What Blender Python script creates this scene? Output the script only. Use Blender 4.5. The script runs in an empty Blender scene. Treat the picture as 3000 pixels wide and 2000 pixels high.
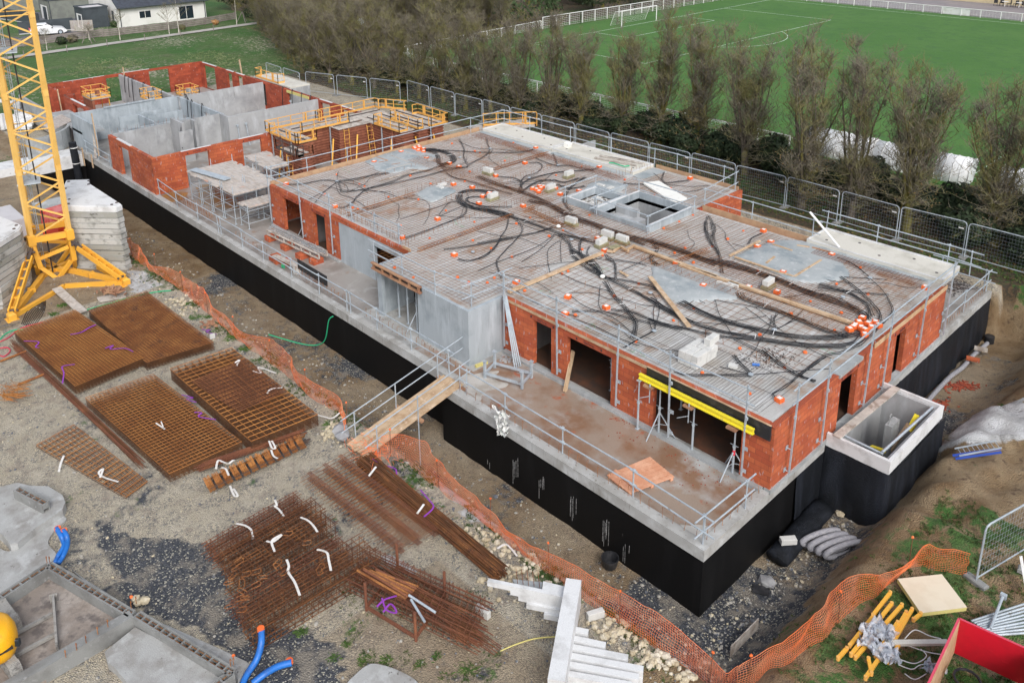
import bpy,math,random
from mathutils import Vector,Matrix,noise
R=math.radians
sc=bpy.context.scene
COL=sc.collection
FPX,PPX,PPY=2512.66,1500.0,430.66
CAMZ=19.0
YAW,PITCH,ROLL=-.8097,.2988,.0087
_f=Vector((math.sin(YAW)*math.cos(PITCH),math.cos(YAW)*math.cos(PITCH),-math.sin(PITCH)))
_r=Vector((math.cos(YAW),-math.sin(YAW),0))
_d=_f.cross(_r)
C_R=_r*math.cos(ROLL) + _d*math.sin(ROLL)
C_D=-_r*math.sin(ROLL) + _d*math.cos(ROLL)
C_F=_f
cam=bpy.data.cameras.new("camera")
cam_o=bpy.data.objects.new("camera",cam);COL.objects.link(cam_o)
cam_o.matrix_world=Matrix(((C_R.x,-C_D.x,-C_F.x,0),(C_R.y,-C_D.y,-C_F.y,0),(C_R.z,-C_D.z,-C_F.z,CAMZ),(0,0,0,1)))
cam.sensor_width=36;cam.sensor_fit='HORIZONTAL'
cam.lens=FPX*36/3000
cam.shift_y=-(1000-PPY)/3000
cam.clip_start=.3;cam.clip_end=3000
sc.camera=cam_o
w=bpy.data.worlds.new("World");sc.world=w;w.use_nodes=True
nt=w.node_tree;nt.nodes.clear()
sky=nt.nodes.new('ShaderNodeTexSky');sky.sky_type='NISHITA';sky.sun_disc=False
SUN_EL,SUN_AZ=R(42),R(118)
sky.sun_elevation=SUN_EL;sky.sun_rotation=SUN_AZ
sky.air_density=1.0;sky.dust_density=3.0;sky.ozone_density=1.0
hs=nt.nodes.new('ShaderNodeHueSaturation');hs.inputs['Saturation'].default_value=.42
bg=nt.nodes.new('ShaderNodeBackground');bg.inputs['Strength'].default_value=.15
wo=nt.nodes.new('ShaderNodeOutputWorld')
nt.links.new(sky.outputs[0],hs.inputs['Color']);nt.links.new(hs.outputs[0],bg.inputs['Color']);nt.links.new(bg.outputs[0],wo.inputs['Surface'])
sun=bpy.data.lights.new("sun",'SUN');sun.energy=1.15;sun.angle=R(24);sun.color=(1,.97,.93)
sun_o=bpy.data.objects.new("sun",sun);COL.objects.link(sun_o)
_s=Vector((math.sin(SUN_AZ)*math.cos(SUN_EL),math.cos(SUN_AZ)*math.cos(SUN_EL),math.sin(SUN_EL)))
sun_o.rotation_euler=_s.to_track_quat('Z','Y').to_euler()
sun_o.location=(0,0,60)
sc.view_settings.view_transform='Standard';sc.view_settings.look='None'
sc.view_settings.exposure=.42;sc.view_settings.gamma=1
def _ray(u,v): return C_R*((u-PPX)/FPX) + C_D*((v-PPY)/FPX) + C_F
O=Vector((0,0,CAMZ))
def at(u,v,z=0.):
 d=_ray(u,v);return O + d*((z-CAMZ)/d.z)
def aty(u,v,y):
 d=_ray(u,v);return O + d*(y/d.y)
def fr(ox,oy,s): return lambda p: (ox+p[0]*s,oy+p[1]*s)
K1=fr(800,350,.29787);K2=fr(1400,350,.29787);K3=fr(1300,700,.5212);K4=fr(1900,650,.5212);K5=fr(1900,1000,.40952)
R1=fr(0,0,.4252);R2=fr(1000,0,.4252);R3=fr(2000,0,.4252);R4=fr(0,667,.4252);R5=fr(1000,667,.4252);R6=fr(2000,667,.4252)
B1=fr(0,1334,.4252);B2=fr(1000,1334,.4252);B3=fr(2000,1334,.4252)
A1=fr(0,450,.5689);D1=fr(2450,1450,.6138);D2=fr(1000,1350,.558);F1=fr(600,1250,.40952);F2=fr(450,430,.40952);F3=fr(780,280,.40952)
def P(f,p,z): return at(*f(p),z)
class MB:
 def __init__(s): s.v=[];s.f=[];s.m=[];s.mi=0
 def add(s,vs,fs):
  n=len(s.v);s.v += [tuple(p) for p in vs]
  s.f += [tuple(i+n for i in f) for f in fs];s.m += [s.mi]*len(fs);return s
 def box(s,x0,x1,y0,y1,z0,z1):
  return s.add([(x0,y0,z0),(x1,y0,z0),(x1,y1,z0),(x0,y1,z0),(x0,y0,z1),(x1,y0,z1),(x1,y1,z1),(x0,y1,z1)],
                     [(0,3,2,1),(4,5,6,7),(0,1,5,4),(1,2,6,5),(2,3,7,6),(3,0,4,7)])
 def mbox(s,M,sx,sy,sz,ch=0.):
  if ch <= 0:
   vs=[M @ Vector((a*sx/2,b*sy/2,c*sz/2)) for c in (-1,1) for a,b in ((-1,-1),(1,-1),(1,1),(-1,1))]
   return s.add(vs,[(0,3,2,1),(4,5,6,7),(0,1,5,4),(1,2,6,5),(2,3,7,6),(3,0,4,7)])
  vs=[]
  for zz,k in ((-sz/2,0),(sz/2-ch,0),(sz/2,ch)):
   vs += [M @ Vector((a*(sx/2-k),b*(sy/2-k),zz)) for a,b in ((-1,-1),(1,-1),(1,1),(-1,1))]
  fs=[(0,3,2,1),(8,9,10,11)]
  for l in (0,4):
   for i in range(4): j=(i+1) % 4;fs.append((l+i,l+j,l+4+j,l+4+i))
  return s.add(vs,fs)
 def bar(s,p,q,r,n=4,r2=None,cap=True):
  p=Vector(p);q=Vector(q);d=q-p
  if d.length < 1e-6: return s
  d.normalize();a=d.cross(Vector((0,0,1)))
  if a.length < 1e-3: a=Vector((1,0,0))
  a.normalize();b=d.cross(a);r2=r if r2 is None else r2
  vs=[]
  for c,rr in ((p,r),(q,r2)):
   for k in range(n):
    t=2*math.pi*(k+.5)/n;vs.append(c + (a*math.cos(t)+b*math.sin(t))*rr)
  fs=[(k,(k+1) % n,n+(k+1) % n,n+k) for k in range(n)]
  if cap: fs += [tuple(range(n-1,-1,-1)),tuple(range(n,2*n))]
  return s.add(vs,fs)
 def beam(s,p,q,wd,ht,up=(0,0,1)):
  p=Vector(p);q=Vector(q);d=(q-p).normalized();u=Vector(up);u=(u - d*u.dot(d))
  if u.length < 1e-3: u=Vector((0,1,0));u=u-d*u.dot(d)
  u.normalize();a=d.cross(u)
  vs=[c + a*(i*wd/2) + u*(j*ht/2) for c in (p,q) for i,j in ((-1,-1),(1,-1),(1,1),(-1,1))]
  return s.add(vs,[(0,1,2,3),(7,6,5,4),(0,4,5,1),(1,5,6,2),(2,6,7,3),(3,7,4,0)])
 def tube(s,pts,r,n=6,cap=True):
  pts=[Vector(p) for p in pts];m=len(pts);vs=[];a=None
  for i,p in enumerate(pts):
   d=(pts[min(i+1,m-1)]-pts[max(i-1,0)])
   if d.length < 1e-9: d=Vector((0,0,1))
   d.normalize()
   if a is None:
    a=d.cross(Vector((0,0,1)))
    if a.length < 1e-2: a=Vector((1,0,0))
   a=(a-d*a.dot(d));a.normalize();b=d.cross(a);rr=r[i] if isinstance(r,(list,tuple)) else r
   for k in range(n):
    t=2*math.pi*k/n;vs.append(p+(a*math.cos(t)+b*math.sin(t))*rr)
  fs=[(i*n+k,i*n+(k+1) % n,(i+1)*n+(k+1) % n,(i+1)*n+k) for i in range(m-1) for k in range(n)]
  if cap: fs += [tuple(range(n-1,-1,-1)),tuple(range((m-1)*n,m*n))]
  return s.add(vs,fs)
 def prism(s,poly,z0,z1,inset=0.):
  n=len(poly);cx=sum(p[0] for p in poly)/n;cy=sum(p[1] for p in poly)/n
  area=sum(poly[i][0]*poly[(i+1) % n][1]-poly[(i+1) % n][0]*poly[i][1] for i in range(n))
  if area < 0: poly=list(reversed(poly))
  vs=[(p[0],p[1],z0) for p in poly] + [(cx+(p[0]-cx)*(1-inset),cy+(p[1]-cy)*(1-inset),z1) for p in poly]
  return s.add(vs,[tuple(range(n-1,-1,-1)),tuple(range(n,2*n))] + [(i,(i+1) % n,n+(i+1) % n,n+i) for i in range(n)])
 def lathe(s,prof,c=(0,0,0),n=12):
  vs=[(c[0]+r*math.cos(2*math.pi*k/n),c[1]+r*math.sin(2*math.pi*k/n),c[2]+z) for r,z in prof for k in range(n)];m=len(prof)
  return s.add(vs,[(i*n+k,i*n+(k+1) % n,(i+1)*n+(k+1) % n,(i+1)*n+k) for i in range(m-1) for k in range(n)] + [tuple(range(n-1,-1,-1)),tuple(range((m-1)*n,m*n))])
 def rock(s,c,r,rnd,sq=.7):
  ico=[(0,0,1),(.89,0,.45),(.28,.85,.45),(-.72,.53,.45),(-.72,-.53,.45),(.28,-.85,.45),(.72,.53,-.45),(-.28,.85,-.45),(-.89,0,-.45),(-.28,-.85,-.45),(.72,-.53,-.45),(0,0,-1)]
  F=[(0,1,2),(0,2,3),(0,3,4),(0,4,5),(0,5,1),(1,6,2),(2,7,3),(3,8,4),(4,9,5),(5,10,1),(2,6,7),(3,7,8),(4,8,9),(5,9,10),(1,10,6),(6,11,7),(7,11,8),(8,11,9),(9,11,10),(10,11,6)]
  a=rnd.uniform(0,6.28);e=rnd.uniform(.7,1.3);ca,sa=math.cos(a),math.sin(a);vs=[]
  for x,y,z in ico:
   k=r*rnd.uniform(.75,1.15);x *= e
   vs.append((c[0]+(x*ca-y*sa)*k,c[1]+(x*sa+y*ca)*k,c[2]+z*k*sq))
  return s.add(vs,F)
 def mesh(s,name,mats,off=(0,0,0),smooth=False):
  me=bpy.data.meshes.new(name)
  o=Vector(off)
  me.from_pydata([(v[0]-o.x,v[1]-o.y,v[2]-o.z) for v in s.v],[],s.f)
  for m in (mats if isinstance(mats,(list,tuple)) else [mats]): me.materials.append(m)
  if any(s.m): me.polygons.foreach_set('material_index',s.m)
  if smooth: me.polygons.foreach_set('use_smooth',[True]*len(s.f))
  me.update();return me
 def base(s):
  n=max(1,len(s.v));return (sum(v[0] for v in s.v)/n,sum(v[1] for v in s.v)/n,min(v[2] for v in s.v))
def props(o,label=None,cat=None,group=None,kind=None):
 if label: o['label']=label
 if cat: o['category']=cat
 if group: o['group']=group
 if kind: o['kind']=kind
 return o
def thing(name,label,cat,loc=(0,0,0),rz=0,group=None):
 o=bpy.data.objects.new(name,None);COL.objects.link(o);o.location=loc;o.rotation_euler=(0,0,rz)
 o.empty_display_size=.3
 return props(o,label,cat,group)
def top(name,mb,m,label=None,cat=None,group=None,kind=None,smooth=False):
 b=mb.base();o=bpy.data.objects.new(name,mb.mesh(name,m,b,smooth));o.location=b;COL.objects.link(o)
 return props(o,label,cat,group,kind)
def gpos(par):
 v=Vector(par.location)
 while par.parent: par=par.parent;v += Vector(par.location)
 return v
def part(name,mb,m,par,label=None,smooth=False,local=False,kind=None):
 off=(0,0,0) if local else gpos(par)
 o=bpy.data.objects.new(name,mb.mesh(name,m,off,smooth));COL.objects.link(o);o.parent=par
 return props(o,label,kind=kind)
def copy_tree(o,parent=None):
 c=o.copy();COL.objects.link(c)
 if parent: c.parent=parent
 for ch in o.children: copy_tree(ch,c)
 return c
def xf(o,loc,rz=None):
 o.location=loc
 if rz is not None: o.rotation_euler=(0,0,rz)
 return o
ORD=['first','second','third','fourth','fifth','sixth','seventh','eighth','ninth','tenth','eleventh','twelfth','thirteenth','fourteenth','fifteenth','sixteenth','seventeenth','eighteenth','nineteenth','twentieth','twenty-first','twenty-second','twenty-third','twenty-fourth','twenty-fifth','twenty-sixth','twenty-seventh','twenty-eighth','twenty-ninth','thirtieth','thirty-first','thirty-second','thirty-third','thirty-fourth','thirty-fifth','thirty-sixth','thirty-seventh','thirty-eighth','thirty-ninth','fortieth']
def smooth_path(pts,k=5):
 out=[];n=len(pts)
 if n < 3: return [Vector(p) for p in pts]
 P_=[Vector(p) for p in pts]
 for i in range(n-1):
  p0,p1,p2,p3=P_[max(i-1,0)],P_[i],P_[i+1],P_[min(i+2,n-1)]
  for j in range(k):
   t=j/k;out.append(.5*((2*p1)+(p2-p0)*t+(2*p0-5*p1+4*p2-p3)*t*t+(3*p1-p0-3*p2+p3)*t**3))
 out.append(P_[-1]);return out
def mat(name,col,layers=(),rough=.85,bump=0.,bscale=30.,metal=0.,fine=.12,fscale=60.,rough2=None,alpha=None,spec=None):
 m=bpy.data.materials.new(name);m.use_nodes=True;t=m.node_tree;N=t.nodes;L=t.links;N.clear()
 out=N.new('ShaderNodeOutputMaterial');bs=N.new('ShaderNodeBsdfPrincipled');L.new(bs.outputs[0],out.inputs[0])
 geo=N.new('ShaderNodeNewGeometry')
 bs.inputs['Roughness'].default_value=rough;bs.inputs['Metallic'].default_value=metal
 if spec is not None: bs.inputs['Specular IOR Level'].default_value=spec
 rgb=N.new('ShaderNodeRGB');rgb.outputs[0].default_value=(*col,1);cur=rgb.outputs[0];lastf=None
 for i,ly in enumerate(layers):
  c,s_,lo,hi=ly[:4];st=ly[4] if len(ly) > 4 else (1,1,1);det=ly[5] if len(ly) > 5 else 4
  mp=N.new('ShaderNodeMapping');mp.inputs['Scale'].default_value=st;mp.inputs['Location'].default_value=(i*7.3,i*3.1,i*1.7)
  L.new(geo.outputs['Position'],mp.inputs[0])
  nz=N.new('ShaderNodeTexNoise');nz.inputs['Scale'].default_value=s_;nz.inputs['Detail'].default_value=det;nz.inputs['Roughness'].default_value=.6
  L.new(mp.outputs[0],nz.inputs['Vector'])
  mr=N.new('ShaderNodeMapRange');mr.inputs[1].default_value=lo;mr.inputs[2].default_value=hi;L.new(nz.outputs[0],mr.inputs[0])
  mx=N.new('ShaderNodeMix');mx.data_type='RGBA';L.new(mr.outputs[0],mx.inputs[0]);L.new(cur,mx.inputs[6]);mx.inputs[7].default_value=(*c,1)
  cur=mx.outputs[2];lastf=mr.outputs[0]
  if i == 0 and rough2 is not None:
   rr=N.new('ShaderNodeMapRange');rr.inputs[3].default_value=rough;rr.inputs[4].default_value=rough2;L.new(mr.outputs[0],rr.inputs[0]);L.new(rr.outputs[0],bs.inputs['Roughness'])
 if fine:
  nz=N.new('ShaderNodeTexNoise');nz.inputs['Scale'].default_value=fscale;nz.inputs['Detail'].default_value=3;L.new(geo.outputs['Position'],nz.inputs['Vector'])
  mr=N.new('ShaderNodeMapRange');mr.inputs[1].default_value=.3;mr.inputs[2].default_value=.7;mr.inputs[3].default_value=1-fine;mr.inputs[4].default_value=1+fine;L.new(nz.outputs[0],mr.inputs[0])
  mu=N.new('ShaderNodeMix');mu.data_type='RGBA';mu.blend_type='MULTIPLY';mu.inputs[0].default_value=1;L.new(cur,mu.inputs[6]);L.new(mr.outputs[0],mu.inputs[7]);cur=mu.outputs[2]
 L.new(cur,bs.inputs['Base Color'])
 if bump:
  nz=N.new('ShaderNodeTexNoise');nz.inputs['Scale'].default_value=bscale;nz.inputs['Detail'].default_value=5;L.new(geo.outputs['Position'],nz.inputs['Vector'])
  b=N.new('ShaderNodeBump');b.inputs['Strength'].default_value=bump;b.inputs['Distance'].default_value=.05;L.new(nz.outputs[0],b.inputs['Height']);L.new(b.outputs[0],bs.inputs['Normal'])
 if alpha is not None: bs.inputs['Alpha'].default_value=alpha
 m['bsdf']=bs.name
 return m
def brick_mat(name,base,alt,bw=.5,bh=.2,mortar=(.20,.055,.03),smear=.62,smearcol=(.42,.33,.33)):
 m=bpy.data.materials.new(name);m.use_nodes=True;t=m.node_tree;N=t.nodes;L=t.links;bs=N['Principled BSDF']
 geo=N.new('ShaderNodeNewGeometry');sx=N.new('ShaderNodeSeparateXYZ');L.new(geo.outputs['Position'],sx.inputs[0])
 ad=N.new('ShaderNodeMath');ad.operation='ADD';L.new(sx.outputs[0],ad.inputs[0]);L.new(sx.outputs[1],ad.inputs[1])
 cb=N.new('ShaderNodeCombineXYZ');L.new(ad.outputs[0],cb.inputs[0]);L.new(sx.outputs[2],cb.inputs[1])
 br=N.new('ShaderNodeTexBrick');L.new(cb.outputs[0],br.inputs['Vector']);br.inputs['Scale'].default_value=1
 br.inputs['Brick Width'].default_value=bw;br.inputs['Row Height'].default_value=bh;br.inputs['Mortar Size'].default_value=.007;br.inputs['Mortar Smooth'].default_value=.2
 br.inputs['Color1'].default_value=(*base,1);br.inputs['Color2'].default_value=(*alt,1);br.inputs['Mortar'].default_value=(*mortar,1);br.inputs['Bias'].default_value=-.1
 nz=N.new('ShaderNodeTexNoise');mp=N.new('ShaderNodeMapping');mp.inputs['Scale'].default_value=(60,3,1);L.new(cb.outputs[0],mp.inputs[0]);L.new(mp.outputs[0],nz.inputs['Vector']);nz.inputs['Scale'].default_value=1
 mr=N.new('ShaderNodeMapRange');mr.inputs[1].default_value=.3;mr.inputs[2].default_value=.7;mr.inputs[3].default_value=.86;mr.inputs[4].default_value=1.12;L.new(nz.outputs[0],mr.inputs[0])
 mu=N.new('ShaderNodeMix');mu.data_type='RGBA';mu.blend_type='MULTIPLY';mu.inputs[0].default_value=1;L.new(br.outputs[0],mu.inputs[6]);L.new(mr.outputs[0],mu.inputs[7])
 n2=N.new('ShaderNodeTexNoise');m2=N.new('ShaderNodeMapping');m2.inputs['Scale'].default_value=(9,2.6,1);L.new(cb.outputs[0],m2.inputs[0]);L.new(m2.outputs[0],n2.inputs['Vector']);n2.inputs['Scale'].default_value=1;n2.inputs['Detail'].default_value=1.5
 r2=N.new('ShaderNodeMapRange');r2.inputs[1].default_value=smear;r2.inputs[2].default_value=smear+.03;r2.inputs[4].default_value=.75;L.new(n2.outputs[0],r2.inputs[0])
 mx=N.new('ShaderNodeMix');mx.data_type='RGBA';L.new(r2.outputs[0],mx.inputs[0]);L.new(mu.outputs[2],mx.inputs[6]);mx.inputs[7].default_value=(*smearcol,1)
 n3=N.new('ShaderNodeTexNoise');n3.inputs['Scale'].default_value=.9;n3.inputs['Detail'].default_value=5;L.new(geo.outputs['Position'],n3.inputs['Vector'])
 r3=N.new('ShaderNodeMapRange');r3.inputs[1].default_value=.3;r3.inputs[2].default_value=.7;r3.inputs[3].default_value=.8;r3.inputs[4].default_value=1.15;L.new(n3.outputs[0],r3.inputs[0])
 m3=N.new('ShaderNodeMix');m3.data_type='RGBA';m3.blend_type='MULTIPLY';m3.inputs[0].default_value=1;L.new(mx.outputs[2],m3.inputs[6]);L.new(r3.outputs[0],m3.inputs[7])
 L.new(m3.outputs[2],bs.inputs['Base Color']);bs.inputs['Roughness'].default_value=.9
 bp=N.new('ShaderNodeBump');bp.inputs['Strength'].default_value=.4;bp.inputs['Distance'].default_value=.01;L.new(br.outputs['Fac'],bp.inputs['Height']);bp.invert=True;L.new(bp.outputs[0],bs.inputs['Normal'])
 return m
M={}
M['brick']=brick_mat('brick',(.50,.125,.048),(.36,.072,.032),smear=.65)
M['brick_far']=brick_mat('brick_far',(.40,.078,.035),(.25,.042,.02),smear=.68)
M['brick_smooth']=mat('brick_smooth',(.40,.085,.035),[((.30,.06,.03),3,.4,.6)],bump=.1)
M['hollow']=None
def hollow():
 m=bpy.data.materials.new('brick_cells');m.use_nodes=True;t=m.node_tree;N=t.nodes;L=t.links;bs=N['Principled BSDF']
 geo=N.new('ShaderNodeNewGeometry');br=N.new('ShaderNodeTexBrick');L.new(geo.outputs['Position'],br.inputs['Vector']);br.inputs['Scale'].default_value=1
 br.inputs['Brick Width'].default_value=.085;br.inputs['Row Height'].default_value=.04;br.inputs['Mortar Size'].default_value=.012
 br.inputs['Color1'].default_value=(.06,.015,.01,1);br.inputs['Color2'].default_value=(.1,.025,.015,1);br.inputs['Mortar'].default_value=(.45,.1,.045,1)
 L.new(br.outputs[0],bs.inputs['Base Color']);bs.inputs['Roughness'].default_value=.9;return m
M['hollow']=hollow()
M['conc']=mat('concrete',(.36,.38,.39),[((.24,.25,.25),.8,.42,.7),((.46,.48,.49),2.2,.55,.72),((.2,.2,.19),1.2,.62,.75,(3,3,.5))],bump=.15)
M['conc_wall']=mat('concrete_wall',(.38,.39,.40),[((.24,.25,.26),.55,.45,.72),((.48,.50,.52),1.5,.52,.72,(1,1,.4)),((.22,.22,.22),2.0,.64,.76,(4,4,.4)),((.12,.12,.12),14,.76,.78)],bump=.1,rough=.8)
M['precast']=mat('precast_panel',(.37,.415,.45),[((.24,.28,.31),.8,.47,.70),((.46,.51,.55),1.2,.5,.7,(2,2,.3)),((.28,.31,.33),3,.6,.72,(6,6,.3))],bump=.05,rough=.65)
M['conc_band']=mat('concrete_band',(.40,.40,.39),[((.27,.26,.24),.7,.45,.68),((.50,.51,.51),1.6,.5,.7),((.2,.19,.17),3,.6,.72,(3,3,.35))],bump=.2)
M['deck']=mat('wet_deck',(.32,.25,.20),[((.42,.42,.41),.45,.5,.62),((.25,.145,.09),.6,.45,.62),((.38,.12,.06),1.7,.62,.72),((.1,.08,.07),9,.7,.76)],rough=.35,rough2=.75,bump=.1)
M['deck_far']=mat('grey_deck',(.33,.31,.29),[((.24,.22,.2),.6,.45,.62),((.42,.41,.4),1.2,.55,.68),((.30,.19,.13),.9,.6,.7)],rough=.45,bump=.1)
M['roof']=mat('roof_concrete',(.46,.455,.44),[((.36,.33,.295),.5,.45,.68),((.56,.565,.56),1.3,.5,.7,(3,.35,1)),((.30,.28,.26),2.5,.58,.70,(6,.4,1)),((.62,.63,.63),2,.60,.72,(5,.3,1)),((.33,.20,.12),.7,.56,.74)],rough=.6,bump=.4,bscale=12)
M['patch']=mat('fresh_concrete',(.38,.41,.42),[((.27,.31,.33),1.0,.45,.62),((.48,.50,.51),3,.55,.7)],rough=.6,bump=.6,bscale=9)
M['white_slab']=mat('white_slab',(.62,.60,.54),[((.50,.48,.42),.9,.5,.68),((.30,.29,.27),5,.72,.78)],rough=.7,bump=.05)
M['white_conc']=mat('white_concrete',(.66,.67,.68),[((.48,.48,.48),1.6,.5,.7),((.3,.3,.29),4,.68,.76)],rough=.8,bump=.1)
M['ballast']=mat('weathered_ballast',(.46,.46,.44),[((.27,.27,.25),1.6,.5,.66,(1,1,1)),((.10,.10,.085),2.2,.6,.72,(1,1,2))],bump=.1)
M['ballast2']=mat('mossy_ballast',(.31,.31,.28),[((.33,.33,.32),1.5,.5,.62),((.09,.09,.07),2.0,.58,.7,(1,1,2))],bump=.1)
M['floor_in']=mat('interior_floor',(.085,.05,.035),[((.14,.06,.035),1.1,.45,.65),((.06,.045,.04),2,.5,.7)],rough=.6)  # brown floor, with the dimness of the rooms put into its colour
M['wall_in']=mat('interior_wall',(.11,.10,.10),[((.16,.15,.15),1.1,.45,.65)],rough=.9)  # partitions darkened in colour so the rooms look dim
M['black']=mat('bitumen_coating',(.006,.006,.0065),[((.012,.012,.013),.8,.5,.8,(2,2,.3)),((.35,.34,.33),3.2,.76,.79,(5,5,.25))],rough=.6,bump=.1,fine=.2,spec=.15)
M['membrane']=mat('drainage_membrane',(.010,.012,.016),[((.022,.026,.036),1.2,.45,.7,(2,2,.3))],rough=.55,bump=.9,bscale=30,spec=.25)
M['black_board']=mat('black_board',(.02,.021,.024),[((.05,.05,.055),4,.5,.7)],rough=.5)
M['conduit']=mat('black_conduit',(.014,.015,.018),rough=.35,fine=.3,fscale=30)
M['orange']=mat('orange_plastic',(.85,.17,.04),[((.7,.12,.03),3,.5,.65)],rough=.45,fine=.05)
M['net']=mat('orange_net',(.95,.22,.07),[((.85,.32,.16),1,.45,.65)],rough=.6)
M['white']=mat('white_paint',(.8,.8,.8),[((.68,.67,.64),2,.5,.7)],rough=.5,fine=.04)
M['render']=mat('white_render',(.76,.75,.73),[((.66,.65,.62),.6,.5,.7)],rough=.9,fine=.04)
M['aac']=mat('cellular_block',(.60,.60,.58),[((.50,.50,.49),3,.5,.65)],rough=.9,fine=.08)
M['streak']=mat('lime_streak',(.34,.34,.34),[((.08,.08,.08),30,.45,.6)],rough=.9)
M['foam']=mat('polystyrene',(.82,.82,.78),[((.7,.7,.66),3,.55,.68)],rough=.8,fine=.05)
M['rust_yard']=mat('brown_rust',(.155,.058,.022),[((.26,.105,.035),1.6,.47,.62),((.07,.03,.02),3,.52,.68)],rough=.9,fine=.3,fscale=25)
M['rust']=mat('rusty_steel',(.24,.085,.025),[((.36,.15,.045),1.4,.45,.62),((.12,.05,.03),2.5,.55,.7)],rough=.9,fine=.3,fscale=25)
M['rust_bright']=mat('orange_rust',(.40,.17,.045),[((.28,.10,.025),.8,.4,.62)],rough=.9,fine=.25,fscale=20)
M['rust_dark']=mat('dark_rust',(.17,.062,.034),[((.25,.095,.045),1.2,.45,.65)],rough=.85,fine=.3,fscale=25)
M['steel_dark']=mat('dark_steel',(.07,.06,.06),[((.15,.09,.06),2,.5,.7)],rough=.6)
M['galv']=mat('galvanised_steel',(.46,.52,.57),[((.36,.41,.46),3,.45,.65),((.22,.20,.18),5,.66,.74)],rough=.45,metal=.2,fine=.15)
M['yellow']=mat('crane_yellow',(.80,.42,.05),[((.72,.36,.05),1,.45,.65),((.42,.16,.04),5,.7,.76)],rough=.5,fine=.06)
M['crane_pale']=mat('mast_yellow',(.80,.50,.14),[((.72,.42,.10),.8,.45,.65),((.40,.17,.06),5,.69,.75)],rough=.5,fine=.08)
M['form_yellow']=mat('platform_yellow',(.78,.42,.10),[((.60,.24,.07),2.5,.55,.68)],rough=.6,fine=.12)
M['beam_yellow']=mat('beam_yellow',(.86,.72,.04),[((.6,.5,.12),4,.62,.72)],rough=.5)
M['form_rust']=mat('formwork_rust',(.24,.085,.05),[((.34,.13,.075),2,.45,.65),((.10,.04,.03),3,.6,.7)],rough=.8)
M['wood']=mat('pale_timber',(.55,.40,.26),[((.44,.29,.17),2.5,.45,.62),((.65,.50,.36),4,.55,.68)],rough=.8,fine=.12)
M['edge_wood']=mat('edge_timber',(.50,.33,.20),[((.40,.25,.15),2,.45,.62)],rough=.8)
M['wood_grey']=mat('weathered_timber',(.48,.44,.40),[((.30,.25,.21),2,.45,.62),((.55,.50,.45),4,.5,.65)],rough=.85)
M['wood_red']=mat('formwork_timber',(.42,.24,.14),[((.30,.15,.09),2,.45,.62)],rough=.8)
M['pallet']=mat('pallet_wood',(.62,.29,.17),[((.72,.40,.26),3,.45,.65)],rough=.8)
M['planks']=mat('deck_planks',(.50,.46,.43),[((.40,.35,.31),1.2,.45,.62,(1,4,1)),((.60,.52,.44),2,.55,.68,(1,5,1)),((.55,.33,.25),1,.64,.74)],rough=.7)
M['fence_wood']=mat('grey_fence_boards',(.27,.235,.22),[((.19,.16,.15),1.5,.45,.62)],rough=.9)
M['blue']=mat('blue_pipe',(.02,.16,.55),[((.03,.12,.40),4,.5,.65)],rough=.4,fine=.1)
M['green']=mat('green_hose',(.02,.42,.20),rough=.5)
M['pinkhose']=mat('red_hose',(.55,.05,.09),rough=.5)
M['purple']=mat('purple_strap',(.28,.05,.42),rough=.7)
M['strap']=mat('white_strap',(.75,.73,.70),[((.55,.50,.42),5,.55,.7)],rough=.8)
M['strapred']=mat('red_strap_end',(.75,.04,.07),rough=.7)
M['greypipe']=mat('grey_drain_hose',(.30,.30,.33),[((.38,.38,.40),6,.5,.65)],rough=.8,bump=.5,bscale=40)
M['red']=mat('red_board',(.62,.012,.03),[((.50,.015,.03),1.2,.45,.65),((.70,.03,.05),3,.6,.7)],rough=.35,fine=.03)
M['red_plastic']=mat('red_plastic',(.70,.06,.03),[((.8,.22,.2),1,.5,.6)],rough=.45)
M['pinkred']=mat('faded_red_paint',(.62,.07,.12),rough=.6)
M['ply']=mat('plywood',(.50,.32,.18),[((.58,.40,.25),3,.45,.6)],rough=.8)
M['cream']=mat('cream_board',(.72,.64,.50),[((.66,.57,.43),1.2,.5,.68)],rough=.6,fine=.03)
M['cream_edge']=mat('board_edge',(.62,.55,.20),rough=.8)
M['plastic']=mat('clear_plastic',(.65,.70,.80),[((.8,.84,.9),6,.5,.6)],rough=.25,alpha=.55)
M['whitebag']=mat('white_rag',(.78,.78,.76),[((.6,.66,.62),6,.5,.65)],rough=.8)
M['dark']=mat('cavity_shade',(.02,.02,.02),rough=.9)
M['block']=mat('formwork_block',(.25,.255,.25),[((.18,.18,.175),1.4,.45,.65),((.33,.33,.33),5,.6,.7)],rough=.9,bump=.3,bscale=50)
M['site_slab']=mat('site_concrete',(.38,.385,.38),[((.26,.25,.235),1.0,.45,.65),((.46,.47,.47),2,.55,.7),((.14,.13,.12),6,.66,.74)],rough=.75,bump=.3)
M['mud_slab']=mat('muddy_floor',(.27,.23,.20),[((.36,.32,.29),.9,.45,.6),((.15,.13,.12),2.4,.52,.66)],rough=.8,bump=.8,bscale=8)
M['rock']=mat('limestone',(.52,.45,.32),[((.40,.33,.22),1.8,.45,.62),((.60,.55,.45),3,.5,.62)],rough=.9,fine=.2)
M['rock_grey']=mat('grey_stone',(.30,.30,.31),[((.42,.42,.42),2,.5,.65)],rough=.9)
M['gravelw']=mat('gravel_bits',(.40,.38,.34),[((.12,.13,.15),3,.47,.53),((.60,.52,.36),5,.55,.6)],rough=.9)
M['bark']=mat('poplar_bark',(.13,.11,.085),[((.17,.155,.03),.9,.5,.62),((.06,.05,.045),4,.5,.65)],rough=.95,bump=.5)
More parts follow.
